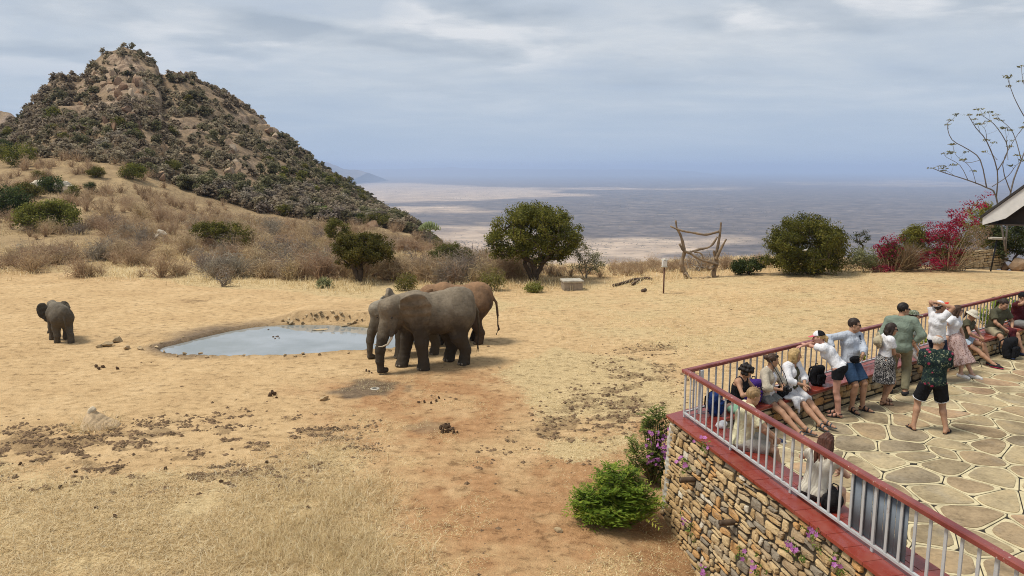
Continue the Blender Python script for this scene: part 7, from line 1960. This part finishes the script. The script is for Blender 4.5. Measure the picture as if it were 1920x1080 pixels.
for i in range(46):                        # dried crust along the near rim
    k = br.integers(len(POND)); p = POND[k]; n_ = p - POND.mean(0); p2 = p + nrm(n_) * br.uniform(.10, .5)
    if n_[1] > .6: continue
    o = rock(RK[br.integers(5)], (p2[0], p2[1], T1(*p2)), br.uniform(.03, .10), 'lump of dried mud on the near rim of the pond', 'mud lumps on the pond rim', 'mud_lump', 'mud lump', .2)
# dung
def dung(label, pts, s):
    c = on_ground(*np.mean([q[:2] for q in pts], 0)); root = empty('dung_pile', c, 0, label, 'dung')
    for q in pts:
        p = on_ground(q[0], q[1]); k = s * (q[2] if len(q) > 2 else 1); o = link('dung_ball', DK[br.integers(4)], root); o.location = p - c + np.array([0, 0, k * .45]); o.scale = (k,) * 3; o.rotation_euler = (br.uniform(0, 6), br.uniform(0, 6), 0)
dung('three dark dung balls together on the sand left of the pond', [(181, 689), (186, 693), (194, 690)], .085); dung('single dark dung ball just right of the three balls', [(220, 693)], .075)
dung('dark dung heap on the sand below the pond middle', [(507, 743), (514, 741, 1.1), (519, 747, .6), (511, 739)], .085)
dung('small dung balls in front of the largest elephant', [(687, 697), (692, 698), (697, 700, .8), (711, 700, .5)], .055)
dung('row of five dung balls on the reddish sand', [(785, 756), (796, 756), (808, 758), (818, 754), (823, 749), (834, 751, .5)], .055)
dung('big fresh dung pile on the stained sand', [(826, 806), (835, 803, 1.2), (844, 808), (830, 812), (838, 811, 1.1), (851, 812, .9), (833, 800), (842, 803), (848, 806, .8), (858, 813, .6), (840, 799, .8)], .078)
for px, py in ((181, 955), (215, 972), (113, 915), (578, 955), (38, 872), (142, 888), (310, 880), (415, 905), (500, 870)): dung('lone dark dung ball on the straw in the lower left', [(px, py)], .055)
for o in list(col.objects):
    if o.get('label', '').startswith('lone dark dung ball'): o['group'] = 'lone dung balls on the straw'
# old termite mound
c = on_ground(180, 800); root = empty('termite_mound', c, 0, 'low termite mound with pale cap and straw on the sand', 'mound')
def mound_sdf(off):
    d = SDF(); d.cone((0, 0, -.14), (-.05, 0, .34), .46 + off, .08 + off, .05); d.ell((.24, .02, -.02), (.28 + off, .2 + off, .14 + off), .2)
    d.disp(lambda P: .018 * np.sin(P[..., 0] * 15 + 2 * np.sin(P[..., 2] * 9)) * np.cos(P[..., 1] * 13) + .008 * np.sin(P[..., 0] * 50 + 3 * np.sin(P[..., 2] * 21))); return d
d = mound_sdf(0); V, Q = d.mesh(.025); link('mound', mesh_arr('mound', V, Q, plain('mound_earth', (.46, .335, .20), .95, .3, 7, .8, 30)), root)
d = mound_sdf(.006); d.plane((0, 0, .33), (.15, .1, -1)); V, Q = d.mesh(.02); link('cap', mesh_arr('cap', V, Q, plain('pale_crust', (.52, .43, .30), .95, .25, 8, .6, 30)), root)
S = spray(420, .30, 1.1, np.random.default_rng(4), .006, .8, base=.5); link('straw', spray_mesh('straw', S, G_STRAW), root)
# outlet ring in the wet patch
c = on_ground(703, 729); root = empty('water_outlet', c, 0, 'round concrete water outlet in the wet patch below the elephants', 'outlet')
Geo().lathe([(.075, -.05), (.075, .015), (.085, .022), (.12, .010), (.14, -.03)], (0, 0, 0), 20).build('ring', CONCRETE, root, True); Geo().lathe([(.078, 0), (.0, .001)], (0, 0, .006), 16).build('hole', BLACK, root)
# dead wood arch
D0 = on_ground(1312, 521)[1]; f0 = on_ground(1312, 521); arch = empty('dead_wood_arch', f0, 0, 'arch of dead bleached trunks and branches standing at the brow of the lawn', 'dead wood')
def poly(pts, r0, r1, dy0=0, dy1=0, name='branch', mat=DEADWOOD):
    P = [at_y(x, y, D0 + dy0 + (dy1 - dy0) * i / max(1, len(pts) - 1)) - f0 for i, (x, y) in enumerate(pts)]; Q_ = []
    for i in range(len(P) - 1):
        p0, p1, p2, p3 = P[max(i - 1, 0)], P[i], P[i + 1], P[min(i + 2, len(P) - 1)]
        for f in (0, .25, .5, .75): Q_.append(.5 * (2 * p1 + (p2 - p0) * f + (2 * p0 - 5 * p1 + 4 * p2 - p3) * f * f + (3 * p1 - p0 - 3 * p2 + p3) * f ** 3))
    Q_.append(P[-1]); n_ = len(Q_); rad = [(r0 + (r1 - r0) * i / (n_ - 1)) * (1 + br.normal(0, .12)) for i in range(n_)]
    rad = [q_ * .80 for q_ in rad]; Geo().tube(Q_, rad, 8).build(name, mat, arch, True)
poly([(1287, 525), (1286, 516), (1282, 507), (1278, 493), (1283, 474), (1281, 459), (1276, 441), (1269, 427), (1267, 413)], .17, .05, name='trunk')
poly([(1341, 522), (1338, 512), (1343, 495), (1342, 480), (1346, 461), (1350, 438), (1352, 417)], .17, .06, name='trunk')
poly([(1342, 486), (1348, 474), (1354, 462), (1362, 448)], .13, .05, -.1, -.3); poly([(1338, 470), (1340, 478), (1343, 488)], .06, .10, -.15, 0)
poly([(1257, 424), (1276, 432), (1303, 437), (1324, 440), (1348, 434)], .05, .08, -.15, -.1); poly([(1290, 474), (1309, 468), (1332, 462), (1345, 444)], .08, .06, .1, .15)
poly([(1274, 457), (1282, 470), (1294, 475), (1312, 486), (1332, 492), (1346, 496)], .07, .09, -.15, -.15); poly([(1302, 472), (1314, 475), (1319, 485)], .06, .03, -.1, -.2)
poly([(1330, 505), (1338, 500), (1343, 495)], .12, .08, -.2, 0); poly([(1284, 512), (1290, 517), (1296, 523)], .10, .06, -.1, -.3)
for px, py, s in ((1328, 521, .18), (1345, 520, .14), (1318, 523, .12)): rock(RK[br.integers(5)], on_ground(px, py), s, 'stone wedged at the right foot of the dead wood arch', 'stones at the arch foot')
# low lamp on a post
c = on_ground(1244, 551); k = pxs(c); root = empty('garden_lamp', c, 0, 'thin brown post with a small white lantern on the lawn', 'lamp')
Geo().tube([(0, 0, -.1), (0, 0, 50 * k)], .035, 8).build('post', plain('rust_post', (.13, .065, .045), .8, .2, 8), root, True); Geo().box((0, 0, 58 * k), (9 * k, 9 * k, 12 * k), None, .03).build('lantern', WHITEPAINT, root); Geo().box((0, 0, 51 * k), (10.5 * k, 10.5 * k, 2 * k), None, .01).build('base', CONCRETE, root); Geo().lathe([(7 * k, 0), (.6 * k, 2.6 * k)], (0, 0, 64.3 * k), 4).build('lid', CONCRETE, root)
# concrete trough
c = on_ground(1072, 543); k = pxs(c) * .85; root = empty('concrete_block', c, R(8), 'square concrete block with pale top in the grass under the largest tree', 'block')
Geo().box((0, 0, 8 * k), (42 * k, 34 * k, 20 * k), None, .03).build('base', plain('stained_concrete', (.27, .22, .165), .95, .4, 4, .6, 20), root); Geo().box((0, 0, 20 * k), (46 * k, 38 * k, 5 * k), None, .025).build('slab', CONCRETE, root)
# logs
for pts, rr_, lab in (([(589, 511), (603, 506), (618, 499)], .11, 'dark log lying aslant in the dry grass left of the umbrella tree'), ([(1150, 538), (1175, 531), (1200, 527)], .09, 'brown log lying in the grass on the brow right of the concrete block'), ([(1185, 536), (1205, 524), (1222, 526)], .08, 'crooked brown branch lying beside the brown log'), ([(700, 520), (715, 514), (732, 518)], .10, 'heap of dark dead wood right of the umbrella tree trunk'), ([(1205, 548), (1210, 546)], .08, 'stub of dark wood on the lawn near the brown log')):
    P = [on_ground(*q) + [0, 0, rr_ * .8] for q in pts]; c = P[0].copy(); P = [p - c for p in P]; M = [P[0]] + [(a + b) / 2 + br.normal(0, .04, 3) for a, b in zip(P, P[1:])] + P[1:]
    M = [P[0]] + [q for a, b in zip(P, P[1:]) for q in ((a + b) / 2 + br.normal(0, .03, 3), b)]
    o = Geo().tube(M, [rr_ * br.uniform(.7, 1.1) for _ in M], 8).build('log', plain('dark_log', (.10, .065, .045), .95, .4, 5, .8, 18), None, True); o.location = c; tag(o, lab, 'log')
# post with a board by the low stone wall
c = on_ground(1857, 509); k = pxs(c); root = empty('board_post', c, 0, 'dark leaning post with a flat pale board on top beside the low wall', 'post')
Geo().tube([(0, 0, -.1), (6 * k, 0, 60 * k)], .04, 8).build('post', BLACK, root, True); Geo().box((7 * k, 0, 62 * k), (28 * k, .35, 4 * k), Matrix.Rotation(.03, 3, 'Y'), .01).build('board', CONCRETE, root)
# low dry stone wall, boulders
a = on_ground(1806, 504); bq = on_ground(1882, 504); k = pxs(a); root = empty('low_stone_wall', a, 0, 'low wall of yellow stones at the far edge of the lawn', 'stone wall')
L = np.linalg.norm(bq - a); uxw = nrm([bq[0] - a[0], bq[1] - a[1], 0]); nw_ = np.array([uxw[1], -uxw[0], 0])
hh = 33 * k; g = Geo(); g.add([uxw * L * u_ + nw_ * o_ + np.array([0, 0, z_]) for u_ in (0, 1) for o_ in (-.02, -.4) for z_ in (-.2, hh)], [(0, 1, 5, 4), (2, 6, 7, 3), (1, 3, 7, 5), (0, 4, 6, 2), (0, 2, 3, 1), (4, 5, 7, 6)]); g.build('core', WALLMORTAR, root)
YS = make_stone('yellow_stone', [(0., (.46, .35, .20)), (.4, (.38, .28, .16)), (.75, (.52, .42, .27))], 5, .7)
for P in rubble(0, L, -.25, hh, .17, .30):
    I = inset(P, .008)
    if len(I) < 3: continue
    I = chaikin(ccw(dedupe(I, .01)), 1, .15); c_ = I.mean(0); pr = br.uniform(.03, .09); m = len(I); Q_ = c_ + (I - c_) * .8
    V = [uxw * p[0] + np.array([0, 0, p[1]]) - nw_ * .02 for p in I] + [uxw * p[0] + np.array([0, 0, p[1]]) + nw_ * pr * .6 for p in I] + [uxw * p[0] + np.array([0, 0, p[1]]) + nw_ * (pr + br.normal(0, .008)) for p in Q_]
    link('stone', mesh_py('stone', V, [(q_ * m + i, q_ * m + (i + 1) % m, (q_ + 1) * m + (i + 1) % m, (q_ + 1) * m + i) for q_ in range(2) for i in range(m)] + [tuple(2 * m + i for i in range(m))], YS), root)
for px, py, s, lab in ((1905, 502, .75, 'large tan boulder right of the low stone wall'), (1884, 503, .5, 'boulder leaning on the right end of the low wall'), (1798, 504, .45, 'boulder at the left end of the low wall'), (1640, 510, .22, 'flat pale stone in front of the bougainvillea'), (1712, 509, .2, 'small stone in front of the dry grass tussock')): rock(BK[br.integers(5)], on_ground(px, py), s, lab, None, 'boulder')
# boulders of the slope and hill
for px, py, s, lab in ((82, 358, 1.5, 'upright pale boulder left of the dark bush on the slope'), (118, 362, 1.7, 'largest pale boulder right of the dark bush on the slope'), (130, 366, 1.1, 'pale boulder touching the small yellow green bush'), (134, 370, .9, 'flat pale boulder lowest of the group on the slope'), (22, 300, 1.3, 'pale boulder under the green tree at the left slope'), (293, 450, .5, 'pale rock amid dry shrubs above the pond left'), (302, 443, .6, 'grey rock amid dry shrubs above the pond left'), (262, 468, .4, 'small rock at the edge of the dry shrubs')): rock(PK_[br.integers(3)], on_ground(px, py), s, lab, None, 'boulder', 'boulder', .1)
hb = [(430, 330, 3.2), (428, 312, 2.6), (432, 298, 2.4), (436, 285, 2.2), (425, 320, 2.), (440, 320, 2.2), (445, 340, 2.), (238, 215, 2.2), (242, 205, 1.8), (236, 200, 2.), (258, 165, 2.2), (255, 150, 2.2), (262, 155, 1.8), (230, 170, 2.), (195, 165, 2.2), (205, 180, 2.), (180, 160, 2.), (215, 175, 1.8), (225, 195, 1.8), (150, 200, 2.2), (160, 185, 2.), (235, 240, 1.7), (240, 252, 1.5), (244, 270, 1.6), (250, 285, 1.6), (262, 292, 1.5), (272, 300, 1.4), (246, 262, 1.3), (596, 392, 2.4), (630, 392, 2.2), (615, 385, 2.), (640, 400, 1.8), (340, 140, 1.6), (350, 142, 1.8), (400, 160, 1.5), (430, 175, 1.6), (500, 238, 2.), (515, 262, 2.6), (505, 250, 2.4), (490, 225, 1.8), (522, 275, 2.), (280, 325, 2.2), (295, 332, 2.), (305, 340, 1.6), (465, 270, 1.5), (480, 255, 1.5), (410, 235, 1.2), (360, 255, 1.3), (700, 432, 1.6), (655, 405, 1.6), (560, 330, 1.8), (540, 300, 2.), (270, 210, 1.6), (285, 225, 1.5), (170, 230, 1.6)]
for px, py, s in hb: rock(BK[br.integers(5)], on_ground(px, py), s * br.uniform(.4, .75), 'tan granite boulder on the rocky hill', 'boulders on the rocky hill', 'boulder', 'boulder', .2)
for i in range(46):                        # standing blocks of the broken cliff
    px, py = (br.uniform(165, 275), br.uniform(140, 255)) if i < 34 else (br.uniform(420, 445), br.uniform(275, 345))
    p = on_ground(px, py)
    if mound(p[0], p[1]) < .2: continue
    s_ = br.uniform(.9, 1.9); o = rock(BK[br.integers(5)], p, s_, 'standing block of brown rock in the hill cliff', 'standing rock blocks on the hill', 'rock_block', 'rock', .25); o.scale = (s_ * .75, s_ * .75, s_ * br.uniform(1.0, 1.45)); o.rotation_euler = (br.normal(0, .2), br.normal(0, .2), br.uniform(0, 6.28)); o.location.z -= s_ * .25
# pale bird in the large shrub
c = at_y(1510, 469, on_ground(1522, 514)[1] - 1.25); d = SDF(); d.ell((0, 0, 0), (.08, .05, .055), .02); d.cone((.065, 0, .03), (.10, 0, .055), .03, .026, .02); d.cone((-.06, 0, 0), (-.14, 0, -.015), .03, .012, .02); V, Q = d.mesh(.012); o = link('bird', mesh_arr('bird', V, Q, WHITEPAINT)); o.location = c; tag(o, 'white bird perched low in the large dense shrub', 'bird')
# lodge roof at the right edge: the ridge runs away from the camera to the right
Y0 = 23.0; e0 = at_y(1843, 408, Y0); AZ_ = R(44); ax = np.array([math.sin(AZ_), math.cos(AZ_), 0]); rt = np.array([math.cos(AZ_), -math.sin(AZ_), 0])
q0, q1 = ray(1920, 353), e0 - [0, 0, CAM_H]
A_ = np.array([[q0[0], -rt[0]], [q0[1], -rt[1]]]); tt = np.linalg.solve(A_, e0[:2]); pz = CAM_H + q0[2] * tt[0]; s_ = (pz - e0[2]) / tt[1]
root = empty('lodge_building', (e0[0] + 1.2, Y0 + .4, FLOOR_Z), 0, 'lodge building corner with dark roof and white barge board at the right edge', 'building')
B0 = np.array([e0[0] + 1.2, Y0 + .4, FLOOR_Z])
def prism(P, y0, y1):
    n_ = len(P); V = [e0 + rt * p[0] + ax * y_ + np.array([0, 0, p[1]]) - B0 for y_ in (y0, y1) for p in P]; return V, [tuple(range(n_)), tuple(range(2 * n_ - 1, n_ - 1, -1))] + [(i, i + n_, (i + 1) % n_ + n_, (i + 1) % n_) for i in range(n_)]
LR = 5.0; fz = FLOOR_Z - e0[2]
g = Geo(); g.add(*prism([(0, 0), (LR, LR * s_), (LR, LR * s_ - .55), (.6, -.24 + .26 * s_), (.02, -.22)], -.06, 0)); g.build('barge_board', WHITEPAINT, root)
g = Geo(); g.add(*prism([(-.05, -.03), (-.05, .06), (LR, LR * s_ + .11), (LR, LR * s_ + .01)], -.10, 9)); g.add(*prism([(LR, LR * s_ + .01), (LR, LR * s_ + .11), (2 * LR, .06), (2 * LR, -.03)], -.10, 9)); g.build('roof', plain('dark_roof', (.05, .045, .042), .9, .3, 3, .5, 20), root)
g = Geo(); g.add(*prism([(.03, -.21), (2 * LR - .03, -.21), (2 * LR - .03, -.17), (.03, -.17)], .01, 8.9)); g.build('ceiling', plain('dark_boards', (.06, .045, .035), .8, .3, 3), root)
g = Geo(); g.add(*prism([(1.5, fz), (2 * LR - 1.5, fz), (2 * LR - 1.5, -.212), (1.5, -.212)], 2.0, 8.5)); g.build('wall', plain('lodge_wall', (.40, .33, .24), .95, .15, 3), root)
g = Geo(); g.add(*prism([(.35, -.168), (2 * LR - .4, -.168), (LR + .3, LR * s_ - .08), (LR - .3, LR * s_ - .08), (.35, .35 * s_ - .06)], .35, .5)); g.build('gable', plain('dark_boards', (.06, .045, .035)), root); g = Geo(); c_ = e0 + rt * 2.4 + ax * .5 - B0; g.tube([c_ + [0, 0, fz - .2], c_ + [0, 0, -.211]], .09, 10); g.build('post', BARK, root, True)

# ------------------------------------------------------------------ grass and litter
gr = np.random.default_rng(99)
def blades(P, h, w, mat, name, lean=.9, seed=0):
    r = np.random.default_rng(seed); n = len(P); a = r.uniform(0, 6.283, n); l = h * r.uniform(.5, 1.3, n); s = np.clip(np.abs(r.normal(lean, .35, n)), 0, 1.5)
    d = np.stack([np.cos(a) * np.sin(s), np.sin(a) * np.sin(s), np.cos(s)], 1); side = np.stack([-np.sin(a), np.cos(a), np.zeros(n)], 1) * (w * r.uniform(.6, 1.4, n))[:, None]
    mid = P + d * (l * .5)[:, None]; tip = P + d * l[:, None] + np.stack([np.cos(a), np.sin(a), -.9 * np.ones(n)], 1) * (l * .18)[:, None]
    V = np.stack([P - side, P + side, mid + side * .8, mid - side * .8, tip], 1).reshape(-1, 3); i = np.arange(n, dtype=np.int32)[:, None] * 5
    me = mesh_arr(name, V, [i + np.array([0, 1, 2, 3], np.int32), i + np.array([3, 2, 4], np.int32)], mat, False); t = np.clip(r.normal(.5, .22, n), 0, 1); face_attr(me, 'tint', np.concatenate([t, t])); o = link(name, me); o['kind'] = 'stuff'; return o
def spread(n, az0, az1, r0, r1, dens, seed):
    r = np.random.default_rng(seed); a = np.radians(r.uniform(az0, az1, n)); d = r0 * (r1 / r0) ** r.random(n); x, y = np.sin(a) * d, np.cos(a) * d; k = r.random(n) < dens(x, y); x, y = x[k], y[k]; return np.stack([x, y, terrain(x, y) - .004], 1)
def st0(x, y): n_ = fbm(x, y, .9, 3, 111); return zones(Z_STRAW[:1], x, y, .7) * sstep(.30, .58, n_ + .12)
blades(spread(150000, -40, -2, 7.6, 16.5, st0, 1), .17, .0036, G_STRAW, 'dry_grass', 1.3, 1)
Z_TALL = [W([(560, 870), (700, 890), (740, 1000), (775, 1080), (760, 1300), (440, 1300), (470, 1000)])]
blades(spread(60000, -34, -4, 7.6, 13.5, lambda x, y: np.maximum(st0(x, y) * .25 * sstep(.5, .6, fbm(x, y, 2.2, 2, 112)), zones(Z_TALL, x, y, .8) * sstep(.34, .52, fbm(x, y, .8, 3, 120))), 2), .24, .0035, G_STRAW, 'dry_grass', .85, 2)
def lit(x, y): return np.clip(zones(Z_RED, x, y, .8) * sstep(.50, .66, fbm(x, y, .7, 4, 113)) + .9 * zones(Z_STRAW[3:], x, y, .6) * sstep(.42, .6, fbm(x, y, .8, 3, 114)), 0, 1)
blades(spread(110000, -14, 16, 8.2, 22, lit, 3), .07, .0034, G_STRAW, 'straw_litter', 1.4, 3)
blades(spread(90000, -4, 42, 19, 43, lambda x, y: zones(Z_STRAW[2:3], x, y, 2) * sstep(.34, .55, fbm(x, y, 1.4, 3, 115)) * (poly_sd(np.array(floor_poly), x, y) > 1.2), 4), .075, .006, G_STRAW, 'dry_grass', 1.1, 4)
def fringe(x, y): return sstep(-1.6, .8, np.hypot(x, y) - np.interp(np.degrees(np.arctan2(x, y)), [-40, -31, -24, -19, -14, -10, -5, 0, 8, 20], [46, 45, 40, 38.5, 35.5, 34.5, 33.5, 34, 36.5, 42])) * sstep(.34, .52, fbm(x, y, 2.0, 3, 116)) * (terrain(x, y, False) > -1.5)
blades(spread(70000, -40, 26, 31, 62, fringe, 5), .36, .010, G_STRAW, 'dry_grass', .55, 5)
blades(spread(26000, -40, -4, 48, 100, lambda x, y: sstep(.40, .58, fbm(x, y, 5, 3, 117)) * (mound(x, y) < .05), 6), .5, .022, G_DRY, 'dry_grass', .6, 6)
# crumbs of dung and earth
P = spread(420000, -40, 18, 8.5, 26, lambda x, y: (1 - .55 * (x > -1.5)) * zone_crumbs(x, y) * sstep(.38, .56, fbm(x, y * 1.6, .28, 3, 118)), 7)
P2 = spread(2600, -40, 20, 8.5, 32, lambda x, y: .5 * sstep(.45, .6, fbm(x, y, 2, 3, 119)) * (poly_sd(POND, x, y) > .3), 8); P = np.concatenate([P, P2])
P = P[poly_sd(np.array(floor_poly), P[:, 0], P[:, 1]) > .8]
n_ = len(P); s_ = gr.gamma(1.7, .0085, n_).clip(.006, .05); print('crumbs', n_); V = (V0[None] * gr.uniform(.6, 1.4, (n_, 6, 3)) * s_[:, None, None] * np.array([1.2, 1.2, .9]) + P[:, None]).reshape(-1, 3)
me = mesh_arr('dung_crumbs', V, (F0[None] + 6 * np.arange(n_)[:, None, None]).reshape(-1, 3).astype(np.int32), plain('crumb', (.17, .108, .06), .95, .4, 3), False); link('dung_crumbs', me)['kind'] = 'stuff'
# fallen petals and pale chips by the wall foot
P = spread(9000, 10, 22, 9.0, 13.2, lambda x, y: (x < near((11.7 - y) / .974, .25, 0)[0] if False else (poly_sd(np.array([near(-.2, .3, 0)[:2], near(8, .3, 0)[:2], near(8, 1.5, 0)[:2], near(-.2, .9, 0)[:2]]), x, y) < 0)) * .8, 9)
blades(P, .045, .006, G_STRAW, 'straw_litter', 1.45, 9)
# ------------------------------------------------------------------ air
hm = bpy.data.materials.new('haze'); hm.use_nodes = True
ht = hm.node_tree; ht.nodes.clear()
ho = ht.nodes.new('ShaderNodeOutputMaterial'); hv = ht.nodes.new('ShaderNodeVolumePrincipled')
hv.inputs['Color'].default_value = (0.52, 0.66, 0.93, 1); hv.inputs['Density'].default_value = 1.1e-4
hv.inputs['Anisotropy'].default_value = 0.0
ht.links.new(hv.outputs[0], ho.inputs['Volume'])
g = Geo(); g.box((0, 44000, -32), (240000, 110000, 362))
o = g.build('haze', hm); o['kind'] = 'stuff'
